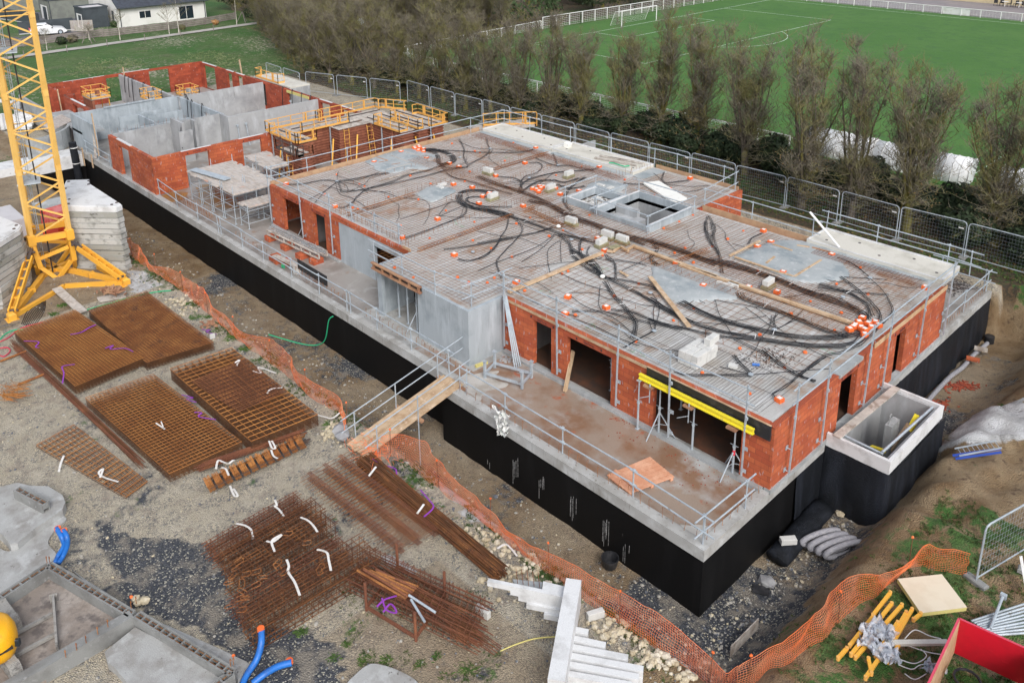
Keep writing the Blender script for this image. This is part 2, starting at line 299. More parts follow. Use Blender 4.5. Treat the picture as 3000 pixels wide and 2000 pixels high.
M['bark_moss']=mat('mossy_bark',(.15,.135,.03),[((.08,.07,.05),2.2,.45,.62)],rough=.95,bump=.5)
M['twig']=mat('bare_twigs',(.185,.165,.125),[((.20,.19,.075),.7,.45,.60),((.12,.10,.085),2,.52,.66)],rough=.95)
M['leafdry']=mat('dry_leaves',(.20,.12,.045),[((.14,.13,.035),1.5,.45,.6)],rough=.9)
M['leafdark']=mat('dark_evergreen',(.018,.035,.012),[((.04,.062,.022),2,.45,.62)],rough=.75)
M['leafmid']=mat('hedge_leaves',(.05,.09,.03),[((.03,.06,.02),2,.45,.62),((.10,.12,.05),3,.6,.7)],rough=.8)
M['weed']=mat('weed_green',(.055,.12,.022),[((.09,.16,.03),4,.45,.6)],rough=.8)
M['grassblade']=mat('grass_blades',(.065,.105,.022),[((.13,.135,.05),1.3,.48,.62),((.035,.07,.015),3,.5,.6)],rough=.9)
M['birch']=mat('birch_bark',(.55,.52,.46),[((.2,.17,.14),6,.55,.62)],rough=.9)
M['birchleaf']=mat('birch_leaves',(.42,.22,.08),[((.5,.33,.2),4,.5,.6)],rough=.9)
M['slate']=mat('slate_roof',(.055,.065,.085),[((.04,.045,.06),2,.45,.6)],rough=.6)
M['anthracite']=mat('anthracite_cladding',(.055,.068,.08),[((.045,.055,.065),1,.45,.6)],rough=.7)
M['sage']=mat('sage_cladding',(.21,.225,.20),[((.17,.18,.165),1,.45,.6)],rough=.8)
M['glass']=mat('window_glass',(.02,.03,.04),rough=.1,fine=0)
M['carpaint']=mat('car_white',(.75,.76,.78),rough=.25,fine=0)
M['tyre']=mat('tyre_rubber',(.02,.02,.02),rough=.8)
M['machine']=mat('machine_yellow',(.85,.42,.01),[((.6,.3,.02),3,.6,.7)],rough=.35)
M['dome']=mat('white_polyester',(.80,.81,.82),[((.68,.70,.72),1.2,.5,.7)],rough=.5)
M['mudtrack']=mat('muddy_rubber',(.33,.32,.30),[((.18,.17,.16),4,.5,.65)],rough=.9,bump=.6)
M['beige']=mat('beige_render',(.62,.52,.34),[((.55,.46,.30),1,.5,.6)],rough=.9)
M['rendergrey']=mat('render_grey',(.55,.54,.56),[((.46,.45,.47),.8,.45,.65)],rough=.9)
M['bluegreen']=mat('ladder_blue',(.03,.08,.40),rough=.4)
M['reddirt']=mat('brick_rubble',(.34,.07,.035),[((.22,.05,.03),3,.5,.6)],rough=.95)
def sm(a,b,x):
 t=max(0.,min(1.,(x-a)/(b-a)));return t*t*(3-2*t)
def nz(x,y,s,o=0.): return noise.noise(Vector((x*s+o,y*s-o,o*.7)))
DUG_X0,DUG_X1=-66.6,-9.75
def tz(x,y):
 z=-.6*(1-sm(15.2,40,y)) if y < 40 else 0.
 z=-.6 + .6*sm(30,43,y)
 z=z + sm(44.5,52,y)*1.0
 g=sm(-82,-92,x) if x < -82 else 0.
 z=z*(1-sm(80,95,-x)) + sm(84,108,-x)*.8 if x < -80 else z
 if x > -10: z=max(z,-.6 + .45*sm(-8,-4,x)*sm(24,32,y))
 inx=sm(DUG_X0-.6,DUG_X0,x)
 dx=x-DUG_X1;y0,y1=16.9,43.5
 if x < -52.8: y1=34.2
 elif x < -44: y1=38.2
 elif x < -11: y1=42.6
 r=1-sm(0,2.1 if y < 33 else 3.0,dx)
 f=sm(y0-1.95,y0,y);b=1-sm(0,.8,y-y1)
 if x > -11: b=1-sm(0,.35 if x < -9 else 1.2,y-y1)
 k=min(inx,r,f,b)
 zz=z*(1-k) + (-2.5)*k
 if 25 < y < 43 and x > -9.8: zz += .35*nz(x,y,.9,3)*(1-k)*1.2
 if y > 53 and x > -76: return .96
 a=.03 if (y < 15 and x > -60) else .06
 zz += a*nz(x,y,1.3,1) + .5*a*nz(x,y,4,2)
 if x > -9.8 and y < 45: zz += .10*nz(x,y,2.2,5)
 return zz
def axis(lo,hi,step,far,growth=1.35):
 a=[];x=lo
 while x < hi: a.append(x);x += step
 a.append(hi);s=step;x=hi;up=[]
 while x < far: s *= growth;x += s;up.append(min(x,far))
 s=step;x=lo;dn=[]
 while x > -far: s *= growth;x -= s;dn.append(max(x,-far))
 return dn[::-1]+a+up
PIT_GRAVEL=None
def inpoly(x,y,poly):
 c=False;n=len(poly)
 for i in range(n):
  x1,y1=poly[i];x2,y2=poly[(i+1) % n]
  if (y1 > y) != (y2 > y) and x < (x2-x1)*(y-y1)/(y2-y1)+x1: c=not c
 return c
def poly_px(f,pts,z): return [tuple(P(f,p,z)[:2]) for p in pts]
WHITE_HEAP=poly_px(R6,[(1750,1330),(2000,1230),(2200,1200),(2351,1170),(2450,1500),(2200,1530),(1960,1510),(1770,1420)],-.6)
DARK_GRAV=poly_px(B1,[(600,380),(900,560),(1500,600),(1600,900),(1700,1180),(2100,1200),(2352,1350),(2352,1568),(1600,1700),(1700,1450),(1250,1200),(900,1050),(700,900),(850,800)],-.6)
PALE1=poly_px(B2,[(600,200),(700,130),(1000,250),(1200,400),(1400,530),(1200,560),(900,560),(760,420)],-1.2)
PUD1=poly_px(R4,[(870,290),(1000,290),(1130,390),(1020,440),(900,450),(880,350)],-.6)
STREAM=poly_px(R4,[(900,20),(1150,90),(1350,230),(1250,260),(1050,130)],-2)
def ground_masks(x,y,z):
 n1=nz(x,y,.35,4);n2=nz(x,y,1.1,6);n3=nz(x,y,.12,9)
 g=d=p=c=0.
 wood=x < -78 and y > 46.5+(-78-x)*.28
 if y > 43.5 or x < -82:
  g=1.
  if (43.6 < y < 52.6 and x > -80) or wood: g=.30+.4*n1;c=2.
  elif y > 53: g=1.
  else: g=.75+.3*n3+.2*n1
 if x > -10.2 and y < 45:
  c=.85;g=sm(.05,.4,n1+.25*n2+.12)*.35
  if x > -7.6 + .35*nz(x,y,.8,2): g=.5+.45*n2
  if y > 27: g=.1+.22*n1
  if y > 40: g=.8+.3*n1
 pit=z < -1.7
 if pit:
  c=.65+.3*n1;d=.35+.9*n1 if x > -45 else .2;g=0
  if x > -13.5 and y < 21.5: d=1.
  if x > -11 and y < 30: d=max(d,.55);c=.5
  if x < -45: c=.8
 elif y < 15.3 and x > -82:
  d=sm(.0,.45,n1+.4*n2-.05)*.5
  g=sm(.42,.7,n2+.5*n1+.12)*.3
  if inpoly(x+.3*n2,y+.3*n1,DARK_GRAV): d=.95
  if y > 14.0: g=.25+.5*n2
  if x < -42: c=.6;
  if x > -17 and y < 13: c=max(c,.45+.3*n1);g=max(g,sm(.2,.5,n2)*.45)
 elif y < 17: c=.7;g=sm(.0,.5,n2)*.5
 if x > -13 and 41 < y < 45.5 and z < -.08: c,g,d=1.,0,0
 if inpoly(x+.2*n2,y+.2*n1,WHITE_HEAP): p=.95;g=0
 if inpoly(x+.2*n2,y+.2*n1,PALE1): p=.8
 if inpoly(x,y,PUD1): p=.75;d=0
 return (max(0,min(1,g)),max(0,min(1,d)),max(0,min(1,p)),max(0,min(2,c)))
xs=axis(-83,4,.28,900);ys=axis(-2,50,.28,900)
verts=[];cols=[]
for y in ys:
 for x in xs:
  z=tz(x,y)
  if inpoly(x,y,WHITE_HEAP): z += .25+.35*abs(nz(x,y,1.1,7))+.12*nz(x,y,4,1)
  verts.append((x,y,z));cols.append(ground_masks(x,y,z))
W_=len(xs)
faces=[(j*W_+i,j*W_+i+1,(j+1)*W_+i+1,(j+1)*W_+i) for j in range(len(ys)-1) for i in range(W_-1)]
me=bpy.data.meshes.new('ground');me.from_pydata(verts,[],faces);me.polygons.foreach_set('use_smooth',[True]*len(faces))
ca=me.color_attributes.new('zones','FLOAT_COLOR','POINT');ca.data.foreach_set('color',[c for q in cols for c in q])
def ground_mat():
 m=bpy.data.materials.new('ground_soil');m.use_nodes=True;t=m.node_tree;N=t.nodes;L=t.links;bs=N['Principled BSDF']
 geo=N.new('ShaderNodeNewGeometry');at_=N.new('ShaderNodeAttribute');at_.attribute_name='zones'
 sp=N.new('ShaderNodeSeparateColor');L.new(at_.outputs['Color'],sp.inputs[0])
 def nzn(s,d=4,r=.6,st=None):
  n=N.new('ShaderNodeTexNoise');n.inputs['Scale'].default_value=s;n.inputs['Detail'].default_value=d;n.inputs['Roughness'].default_value=r
  if st:
   mp=N.new('ShaderNodeMapping');mp.inputs['Scale'].default_value=st;L.new(geo.outputs['Position'],mp.inputs[0]);L.new(mp.outputs[0],n.inputs['Vector'])
  else: L.new(geo.outputs['Position'],n.inputs['Vector'])
  return n.outputs[0]
 def rng(i,lo,hi,a=0.,b=1.):
  r=N.new('ShaderNodeMapRange');r.inputs[1].default_value=lo;r.inputs[2].default_value=hi;r.inputs[3].default_value=a;r.inputs[4].default_value=b;L.new(i,r.inputs[0]);return r.outputs[0]
 def mix(f,a,b):
  x=N.new('ShaderNodeMix');x.data_type='RGBA'
  if isinstance(f,float): x.inputs[0].default_value=f
  else: L.new(f,x.inputs[0])
  for s_,v in ((6,a),(7,b)):
   if isinstance(v,tuple): x.inputs[s_].default_value=(*v,1)
   else: L.new(v,x.inputs[s_])
  return x.outputs[2]
 def math_(op,a,b):
  x=N.new('ShaderNodeMath');x.operation=op;x.use_clamp=False
  for s_,v in ((0,a),(1,b)):
   if isinstance(v,float): x.inputs[s_].default_value=v
   else: L.new(v,x.inputs[s_])
  return x.outputs[0]
 vo=N.new('ShaderNodeTexVoronoi');vo.inputs['Scale'].default_value=24;L.new(geo.outputs['Position'],vo.inputs['Vector'])
 vs_=N.new('ShaderNodeSeparateColor');L.new(vo.outputs['Color'],vs_.inputs[0])
 base=mix(rng(nzn(.7,6),.35,.65),(.42,.365,.275),(.52,.47,.38))
 base=mix(rng(nzn(1.7,5),.5,.66),base,(.29,.245,.20))
 stones=mix(rng(vs_.outputs[0],0,1),(.26,.24,.20),(.62,.54,.40))
 stones=mix(rng(vs_.outputs[1],.72,.76),stones,(.10,.11,.125))
 base=mix(rng(nzn(2.3,4),.40,.60,.1,.75),base,stones)
 clay=mix(rng(nzn(.9,5),.38,.62),(.20,.125,.06),(.30,.22,.13))
 clay=mix(rng(nzn(3.5,5),.55,.7),clay,(.12,.075,.045))
 base=mix(rng(at_.outputs['Alpha'],.25,.75),base,clay)
 dk=mix(rng(vs_.outputs[2],0,1),(.028,.034,.045),(.095,.10,.115))
 dk=mix(rng(vs_.outputs[1],.86,.9),dk,(.42,.40,.33))
 dk=mix(rng(nzn(1.3,6),.5,.62),dk,(.25,.225,.19))
 fd=math_('ADD',sp.outputs[1],rng(nzn(3,5),.3,.7,-.35,.35))
 base=mix(rng(fd,.35,.7),base,dk)
 pl=mix(rng(nzn(1.6,6),.4,.62),(.42,.42,.42),(.62,.63,.64))
 fp=math_('ADD',sp.outputs[2],rng(nzn(2.2,5),.3,.7,-.25,.25))
 base=mix(rng(fp,.4,.65),base,pl)
 gr=mix(rng(nzn(.16,5),.4,.62),(.045,.145,.022),(.095,.165,.045))
 gr=mix(rng(nzn(.55,6,.65,(1,.35,1)),.5,.7),gr,(.15,.165,.085))
 gr=mix(rng(nzn(3.2,5,.7,(1,.5,1)),.45,.7),gr,(.045,.085,.02))
 fg=math_('ADD',sp.outputs[0],rng(nzn(2.6,6,.7),.3,.7,-.4,.4))
 litter=mix(rng(nzn(6,4),.45,.6),(.045,.035,.022),(.11,.07,.035))  # leaf litter, darkened further: tree shadow is put into this colour
 base=mix(rng(at_.outputs['Alpha'],1.1,1.6),base,litter)
 base=mix(rng(fg,.38,.62),base,gr)
 fin=rng(nzn(45,3),.3,.7,.72,1.25)
 mu=N.new('ShaderNodeMix');mu.data_type='RGBA';mu.blend_type='MULTIPLY';mu.inputs[0].default_value=1;L.new(base,mu.inputs[6]);L.new(fin,mu.inputs[7])
 L.new(mu.outputs[2],bs.inputs['Base Color']);bs.inputs['Roughness'].default_value=.9
 b=N.new('ShaderNodeBump');b.inputs['Strength'].default_value=.8;b.inputs['Distance'].default_value=.06
 hh=math_('ADD',nzn(9,6,.7),math_('MULTIPLY',vo.outputs['Distance'],-1.2));L.new(hh,b.inputs['Height']);L.new(b.outputs[0],bs.inputs['Normal'])
 return m
me.materials.append(ground_mat())
go=bpy.data.objects.new('ground',me);COL.objects.link(go);props(go,kind='structure')
rnd=random.Random(7)
def wall_x(mb,x0,x1,y,t,z0,z1,ops=()):
 cur=x0
 for a,b,zb,zt in sorted(ops):
  if a > cur: mb.box(cur,a,y,y+t,z0,z1)
  if zb > z0: mb.box(a,b,y,y+t,z0,zb)
  if zt < z1: mb.box(a,b,y,y+t,zt,z1)
  cur=b
 if cur < x1: mb.box(cur,x1,y,y+t,z0,z1)
def wall_y(mb,y0,y1,x,t,z0,z1,ops=()):
 cur=y0
 for a,b,zb,zt in sorted(ops):
  if a > cur: mb.box(x,x+t,cur,a,z0,z1)
  if zb > z0: mb.box(x,x+t,a,b,z0,zb)
  if zt < z1: mb.box(x,x+t,a,b,zt,z1)
  cur=b
 if cur < y1: mb.box(x,x+t,cur,y1,z0,z1)
bld=thing('unfinished_building','long building shell of red brick and grey concrete on a black coated basement','building',(-40,30,-2.5))
XR=-11.22
mb=MB();mb.box(-66.7,-23.5,19.02,19.2,-2.7,-.36);mb.box(-23.3,XR-.0,18.42,18.6,-2.7,-.36);mb.box(-23.5,-23.3,18.42,19.2,-2.7,-.36)
mb.box(-11.42,XR,18.6,23.9,-2.7,-.36)
part('basement_wall',mb,M['black'],bld,'black bitumen coated basement wall')
mb=MB()
def membrane_sheet(pts,z0,z1,n=60,amp=.03,t=.012):
 vs=[];fs=[];L_=[0]
 for i in range(1,len(pts)): L_.append(L_[-1]+math.dist(pts[i],pts[i-1]))
 for side in (0,1):
  for j in range(7):
   for i in range(n+1):
    s=L_[-1]*i/n;k=0
    while k < len(pts)-2 and s > L_[k+1]: k += 1
    f=(s-L_[k])/(L_[k+1]-L_[k]);x=pts[k][0]+(pts[k+1][0]-pts[k][0])*f;y=pts[k][1]+(pts[k+1][1]-pts[k][1])*f
    dx,dy=(pts[k+1][0]-pts[k][0]),(pts[k+1][1]-pts[k][1]);l=math.hypot(dx,dy);nx,ny=dy/l,-dx/l
    q=j/6;off=amp*(1.6-q)*(1+noise.noise(Vector((s*1.3,j*.25,3)))*2)+side*t
    vs.append((x+nx*off,y+ny*off,z0+(z1-z0)*q+(.03*noise.noise(Vector((s*2,1,1))) if j == 6 else 0)))
 m_=7*(n+1)
 for side in (0,1):
  for j in range(6):
   for i in range(n):
    a=side*m_+j*(n+1)+i;q=(a,a+1,a+n+2,a+n+1);fs.append(q if side else q[::-1])
 mb.add(vs,fs)
membrane_sheet([(XR+.02,23.9),(XR+.02,25.95)],-2.55,-.34,30)
membrane_sheet([(XR+.02,30.3),(XR+.02,42.5)],-2.55,-.34,90,.04)
part('drainage_membrane',mb,M['membrane'],bld,'dimpled black drainage membrane hung on the basement wall',smooth=True)
mb=MB();mb.box(-11.4,XR-.01,23.9,42.5,-2.7,-.36);part('basement_wall',mb,M['black'],bld)
mb=MB();mb.box(-66.9,-52.9,18.95,35.3,-.36,0);mb.box(-52.9,-44,18.95,39.2,-.36,-.0005);mb.box(-44,-23.52,18.95,42.5,-.36,0);mb.box(-23.5,-11.16,18.35,42.5,-.36,.001)
part('floor_slab',mb,M['conc_band'],bld,'concrete floor slab with a pale grey edge')
mb=MB();mb.box(-23.35,-11.3,18.75,22.0,.003,.008);mb.box(-26.5,-23.35,19.35,19.95,.003,.008)
part('wet_screed',mb,M['deck'],bld,'wet brown terrace floor')
mb=MB();mb.box(-52.8,-44.1,22.0,39.1,.003,.008);mb.box(-44.1,-23.9,22.0,42.4,.003,.008);mb.box(-52.8,-30.8,19.35,22.0,.003,.008);mb.box(-66.5,-52.8,19.3,35.2,.003,.008);mb.box(-17.5,-11.3,36.2,42.4,.003,.008)
part('screed',mb,M['deck_far'],bld)
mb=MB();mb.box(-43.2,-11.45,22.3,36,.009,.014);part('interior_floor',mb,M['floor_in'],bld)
mb=MB();mb.box(-23.5,-11.16,18.35,18.72,.002,.05);mb.box(-66.9,-23.5,18.95,19.3,.002,.05);mb.box(-11.5,-11.16,18.72,22,.002,.05)
part('kerb',mb,M['conc_band'],bld)
mb=MB();mb.box(-23.6,-11.4,21.80,22.05,.008,.12);mb.box(-11.36,-11.12,22.0,36.2,-.02,.14);mb.box(-43.4,-36.2,21.85,22.05,.008,.1)
part('mortar_footing',mb,M['conc'],bld)
def stain(f,pts,z,m,nm,lb=None):
 pp=smooth_path([P(f,p,z) for p in pts+[pts[0]]],4)[:-1];k=len(pp);cx=sum(p.x for p in pp)/k;cy=sum(p.y for p in pp)/k
 mb=MB();mb.prism([(cx+(p.x-cx)*(1+.25*noise.noise(p*3)),cy+(p.y-cy)*(1+.25*noise.noise(p*3))) for p in pp],z-.002,z);return part(nm,mb,M[m],bld,lb)
M['stain_rust']=mat('rust_stain',(.33,.19,.06),[((.25,.17,.11),1.5,.45,.6)],rough=.3)
M['stain_dry']=mat('dry_concrete',(.48,.46,.43),[((.36,.33,.29),1.2,.48,.62)],rough=.8)
stain(F2,[(300,290),(400,270),(560,330),(640,420),(480,440),(340,400)],.012,'stain_rust','rust_stain','orange rusty water under the shoring deck')
stain(F2,[(60,350),(160,320),(240,330),(200,380),(90,400)],.012,'stain_rust','rust_stain')
stain(R5,[(820,1040),(900,1000),(1080,985),(1050,1040),(1140,1075),(1100,1110),(1000,1120),(960,1180),(880,1130),(830,1080)],.012,'stain_dry','dry_patch','pale dry patch on the wet terrace')
stain(B3,[(0,480),(130,480),(290,520),(180,600),(90,590)],.012,'stain_dry','dry_patch')
ZT=2.5
ops_front=[(-21.95,-20.95,0,2.12),(-20.1,-17.85,0,2.12),(-15.9,-12.3,0,2.0)]
mb=MB();wall_x(mb,-23.75,-11.4,22.02,.2,.1,ZT,ops_front);part('brick_wall',mb,M['brick'],bld,'orange red brick wall with two doorways and a wide opening')
mb=MB();wall_y(mb,22.25,36.0,-11.37,.2,.13,ZT-.04,[(26.55,27.85,0,2.12),(31.15,32.05,0,2.12)]);mb.box(-11.4,-11.168,22.02,22.25,.13,ZT-.04)
part('brick_wall',mb,M['brick'],bld,'red brick side wall above the open concrete pit')
mb=MB();mb.box(-11.36,-11.18,22.1,29.0,ZT-.04,ZT-.036);part('brick_cells',mb,M['hollow'],bld)
mb=MB();wall_x(mb,-43.4,-36.25,22.02,.2,.1,ZT,[(-42.0,-40.1,0,2.12),(-38.75,-37.6,0,2.12)]);wall_y(mb,22.22,38.5,-43.4,.2,.1,2.3)
part('brick_wall',mb,M['brick'],bld,'red brick wall with two doorways behind the workbenches')
mb=MB();mb.box(-36.25,-30.3,22.0,22.18,2.27,ZT)
part('brick_coursing',mb,M['brick'],bld)
mb=MB();wall_x(mb,-36.22,-30.3,22.02,.18,0,2.26,[(-33.1,-31.0,0,1.9)]);part('concrete_wall',mb,M['precast'],bld,'smooth grey wall with a black doorway')
mb=MB();wall_x(mb,-30.1,-23.75,20.1,.16,0,ZT,[(-29.75,-27.1,0,2.3)]);wall_y(mb,20.26,22.02,-23.91,.16,0,ZT);wall_y(mb,20.26,22.02,-30.1,.16,0,ZT)
part('precast_wall',mb,M['precast'],bld,'blue grey precast corner wall standing forward of the brick')
mb=MB();wall_y(mb,36.2,40.3,-23.9,.2,.1,ZT);wall_x(mb,-23.7,-11.3,36.22,.2,.1,2.3,[(-16,-14,0,2.1)]);wall_x(mb,-43.2,-23.9,40.2,.2,.1,2.3)
part('brick_wall',mb,M['brick'],bld,'short red brick return wall at the back of the roof')
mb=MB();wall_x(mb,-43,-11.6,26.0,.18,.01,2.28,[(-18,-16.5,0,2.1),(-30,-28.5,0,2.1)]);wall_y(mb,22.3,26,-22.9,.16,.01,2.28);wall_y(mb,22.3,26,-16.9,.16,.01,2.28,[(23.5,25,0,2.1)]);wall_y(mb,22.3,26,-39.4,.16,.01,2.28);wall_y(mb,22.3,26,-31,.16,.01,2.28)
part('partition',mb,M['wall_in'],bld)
def letter(txt,size,loc,rot,m,par,name='lettering'):
 cu=bpy.data.curves.new(name,'FONT');cu.body=txt;cu.size=size;cu.extrude=.002;cu.align_x='CENTER';cu.align_y='CENTER'
 tmp=bpy.data.objects.new('tmp',cu);COL.objects.link(tmp);bpy.context.view_layer.update()
 me_=bpy.data.meshes.new_from_object(tmp.evaluated_get(bpy.context.evaluated_depsgraph_get()));bpy.data.objects.remove(tmp)
 me_.materials.clear();me_.materials.append(m)
 o=bpy.data.objects.new(name,me_);COL.objects.link(o);o.parent=par;o.location=Vector(loc)-gpos(par);o.rotation_euler=rot;return o
M['ink']=mat('stencil_ink',(.07,.03,.03),rough=.9)
def lintel(a,b,c,axis_,m=M['brick_smooth'],z=2.12,h=.2,text=True,topc=None,face=-1):
 mb=MB();e=.22
 if axis_ == 'x': mb.box(a-e,b+e,c-.006,c+.206,z,z+h)
 else: mb.box(c-.206,c+.006,a-e,b+e,z,z+h)
 o=part('lintel',mb,m,bld)
 if text:
  if axis_ == 'x': letter("bio'bric",.17,((a+b)/2,c-.012,z+h/2),(R(90),0,0),M['ink'],o)
  else: letter("bio'bric",.17,(c+.012,(a+b)/2,z+h/2),(R(90),0,R(90)),M['ink'],o)
  for s in (-.62,.62):
   mb=MB()
   if axis_ == 'x': mb.box((a+b)/2+s-.04,(a+b)/2+s+.04,c-.011,c-.007,z+.05,z+.15)
   else: mb.box(c+.007,c+.011,(a+b)/2+s-.04,(a+b)/2+s+.04,z+.05,z+.15)
   part('stencil_mark',mb,M['ink'],o)
 if topc is not None:
  mb=MB()
  if axis_ == 'x': mb.box(a-e,b+e,c+.02,c+.18,z+h+.002,z+h+.02)
  else: mb.box(c-.18,c-.02,a-e,b+e,z+h+.002,z+h+.02)
  part('cement_cap',mb,topc,o)
 return o
for a,b in ((-21.95,-20.95),(-20.1,-17.85)): lintel(a,b,22.02,'x')
for a,b in ((26.55,27.85),(31.15,32.05)): lintel(a,b,-11.168,'y')
for a,b in ((-42.0,-40.1),(-38.75,-37.6)): lintel(a,b,22.02,'x')
mb=MB();mb.box(-11.42,-11.12,26.3,28.1,2.36,2.5);part('cement_cap',mb,M['conc'],bld)
HOLES=[(-29.15,-27.25,32.0,34.1),(-27.05,-23.75,31.85,35.3)]
def slab(mb,x0,x1,y0,y1,z0,z1,holes):
 xs_=sorted({x0,x1,*[h[0] for h in holes],*[h[1] for h in holes]});ys_=sorted({y0,y1,*[h[2] for h in holes],*[h[3] for h in holes]})
 for i in range(len(xs_)-1):
  for j in range(len(ys_)-1):
   cx,cy=(xs_[i]+xs_[i+1])/2,(ys_[j]+ys_[j+1])/2
   if any(h[0] < cx < h[1] and h[2] < cy < h[3] for h in holes): continue
   mb.box(xs_[i],xs_[i+1],ys_[j],ys_[j+1],z0,z1)
mb=MB();slab(mb,-43.2,-11.40,22.07,36.15,2.3,2.478,HOLES);mb.box(-29.7,-23.95,36.15,40.15,2.3,2.478);mb.box(-43.2,-29.7,36.15,40.15,2.3,2.478);mb.box(-17.6,-11.42,36.15,38.0,2.3,2.47)
mb.box(-30.05,-23.95,20.14,22.07,2.3,2.478)
part('roof_slab',mb,M['roof'],bld,'grey concrete roof slab covered in rebar and conduits')
mb=MB()
for q in [(-43.45,-43.4,22.1,38.2),(-29.6,-23.9,40.2,40.25),(-23.72,-17.7,36.43,36.48)]: mb.box(q[0],q[1],q[2],q[3],2.32,2.68)
mb.box(-30.75,-30.15,22.05,22.1,2.35,2.62)
part('edge_board',mb,M['edge_wood'],bld,'brown shuttering boards along the roof edge')
mb=MB();mb.box(-23.7,-15.9,21.965,21.99,2.4,2.505);part('edge_strip',mb,M['wood'],bld)
mb=MB();mb.box(-11.16,-11.13,29.05,36.0,2.42,2.6);part('edge_strip',mb,M['ply'],bld)
for k,(x0,x1,y0,y1) in enumerate(HOLES):
 mb=MB();t=.08;z1=2.86
 mb.box(x0-t,x1+t,y0-t,y0,2.3,z1-.1*k);mb.box(x0-t,x1+t,y1,y1+t,2.3,z1);mb.box(x0-t,x0,y0,y1,2.3,z1-.001);mb.box(x1,x1+t,y0,y1,2.3,z1-.001)
 o=part('opening_upstand',mb,M['precast'],bld)
 mb=MB();mb.box(x0-t-.01,x1+t+.01,y0-t-.01,y0+.0,z1-.1*k,z1+.03-.1*k);mb.box(x1-.005,x1+t+.02,y0,y1+t,z1,z1+.03);mb.box(x0-t-.02,x0+.005,y0,y1+t,z1,z1+.03)
 part('capping',mb,M['white_conc'],o)
mb=MB();mb.box(-29.15,-27.25,32.0,34.1,2.0,2.42);part('duct_floor',mb,M['mud_slab'],bld)
mb=MB();mb.box(-27.2,-23.6,31.7,31.84,.01,2.29);mb.box(-27.2,-23.6,35.31,35.45,.01,2.29);mb.box(-27.2,-27.06,31.84,35.31,.01,2.29);mb.box(-23.74,-23.6,31.84,35.31,.01,2.29);mb.box(-27.0,-23.8,31.9,35.25,0.01,.3);mb.box(-25.6,-25.1,31.9,33.4,.3,2.35);mb.box(-27,-25.6,33.3,33.55,1.6,2.7);mb.box(-26.9,-25.7,31.95,33.3,2.1,2.25)
for i in range(8): mb.box(-25.1+.0,-23.85,32.0+i*.27,32.27+i*.27,.3,.5+i*.2)
part('stair_well',mb,M['conc_wall'],bld)
def patch(f,pts,z=2.482,h=.085,m='patch',irregular=True):
 pp=[P(f,p,z) for p in pts];cx=sum(p.x for p in pp)/len(pp);cy=sum(p.y for p in pp)/len(pp)
 sp_=smooth_path(pp+[pp[0]],5)[:-1];vs=[];n=len(sp_)
 rings=[(1.,0),(.97,h*.6),(.9,h),(.5,h*1.1)]
 for k,hh in rings:
  for p in sp_:
   j=.06*noise.noise(Vector((p.x*3,p.y*3,2))) if k > .8 else 0
   vs.append((cx+(p.x-cx)*(k+j),cy+(p.y-cy)*(k+j),z+hh))
 vs.append((cx,cy,z+h*1.1));fs=[]
 for r_ in range(len(rings)-1):
  for i in range(n): a,b=r_*n+i,r_*n+(i+1) % n;fs.append((a,b,b+n,a+n))
 r_=(len(rings)-1)*n
 for i in range(n): fs.append((r_+i,r_+(i+1) % n,len(vs)-1))
 mb=MB();mb.add(vs,fs)
 ar=sum(sp_[i].x*sp_[(i+1) % n].y-sp_[(i+1) % n].x*sp_[i].y for i in range(n))
 if ar < 0: mb.f=[q[::-1] for q in mb.f]
 return part('concrete_patch',mb,M[m],bld,'smooth patch of fresh grey concrete',smooth=True)
patch(K1,[(900,420),(1000,372),(1150,322),(1250,300),(1380,292),(1500,325),(1600,360),(1590,395),(1530,412),(1620,435),(1645,460),(1480,497),(1345,488),(1255,525),(1150,532),(1020,505),(965,460)])
patch(K1,[(1408,742),(1500,683),(1625,650),(1700,672),(1805,702),(1700,762),(1570,818),(1460,780)])
patch(K2,[(1050,690),(1105,632),(1250,610),(1400,640),(1460,672),(1330,738),(1200,715),(1110,705)])
patch(K4,[(15,255),(130,240),(260,245),(420,335),(505,395),(480,435),(330,445),(200,462),(100,430),(30,350)])
patch(K4,[(470,200),(560,160),(700,112),(860,108),(1010,160),(1090,230),(1130,300),(1060,335),(920,348),(800,330),(700,285),(580,240)])
mb=MB()
for x0,x1,y0,y1 in ((-42.9,-36.4,37.55,38.1),(-36.1,-29.7,37.55,38.1),(-29.65,-28.6,37.8,39.9)): mb.prism([(x0,y1),(x0+.1,y0+.15),((x0+x1)/2,y0),(x1-.2,y0+.1),(x1,y1)],2.47,2.53)
mb.prism([(-17.4,36.25),(-17.2,35.7),(-14.5,35.55),(-12.0,35.9),(-11.6,36.25)],2.47,2.53)
part('concrete_patch',mb,M['patch'],bld)
for x0,x1,y0,y1,lb in ((-42.95,-36.45,38.1,40.0,'white precast slab at the far end of the roof'),(-36.3,-29.7,38.1,40.1,'white precast slab with grey boards lying on it'),(-17.65,-11.4,36.15,38.05,'white precast slab nearest the side fence')):
 mb=MB();mb.box(x0,x1,y0,y1,2.45,2.66);o=part('canopy_slab',mb,M['white_slab'],bld,lb)
 mb=MB();mb.box(x0,x1,y1-.12,y1,2.662,2.72);mb.box(x0,x0+.08,y0,y1-.12,2.662,2.70);mb.box(x1-.1,x1,y0,y1-.12,2.662,2.71);mb.box(x0+.08,x1-.1,y0,y0+.06,2.662,2.69);part('upstand',mb,M['white_conc'],o)
 for k in range(5):
  mb=MB();cx,cy=x0+.7+k*(x1-x0-1.2)/4,(y0+y1)/2+(.4 if k % 2 else -.35);mb.lathe([(.07,0),(.06,.012)],(cx,cy,2.661),8);part('lifting_socket',mb,M['steel_dark'],o)
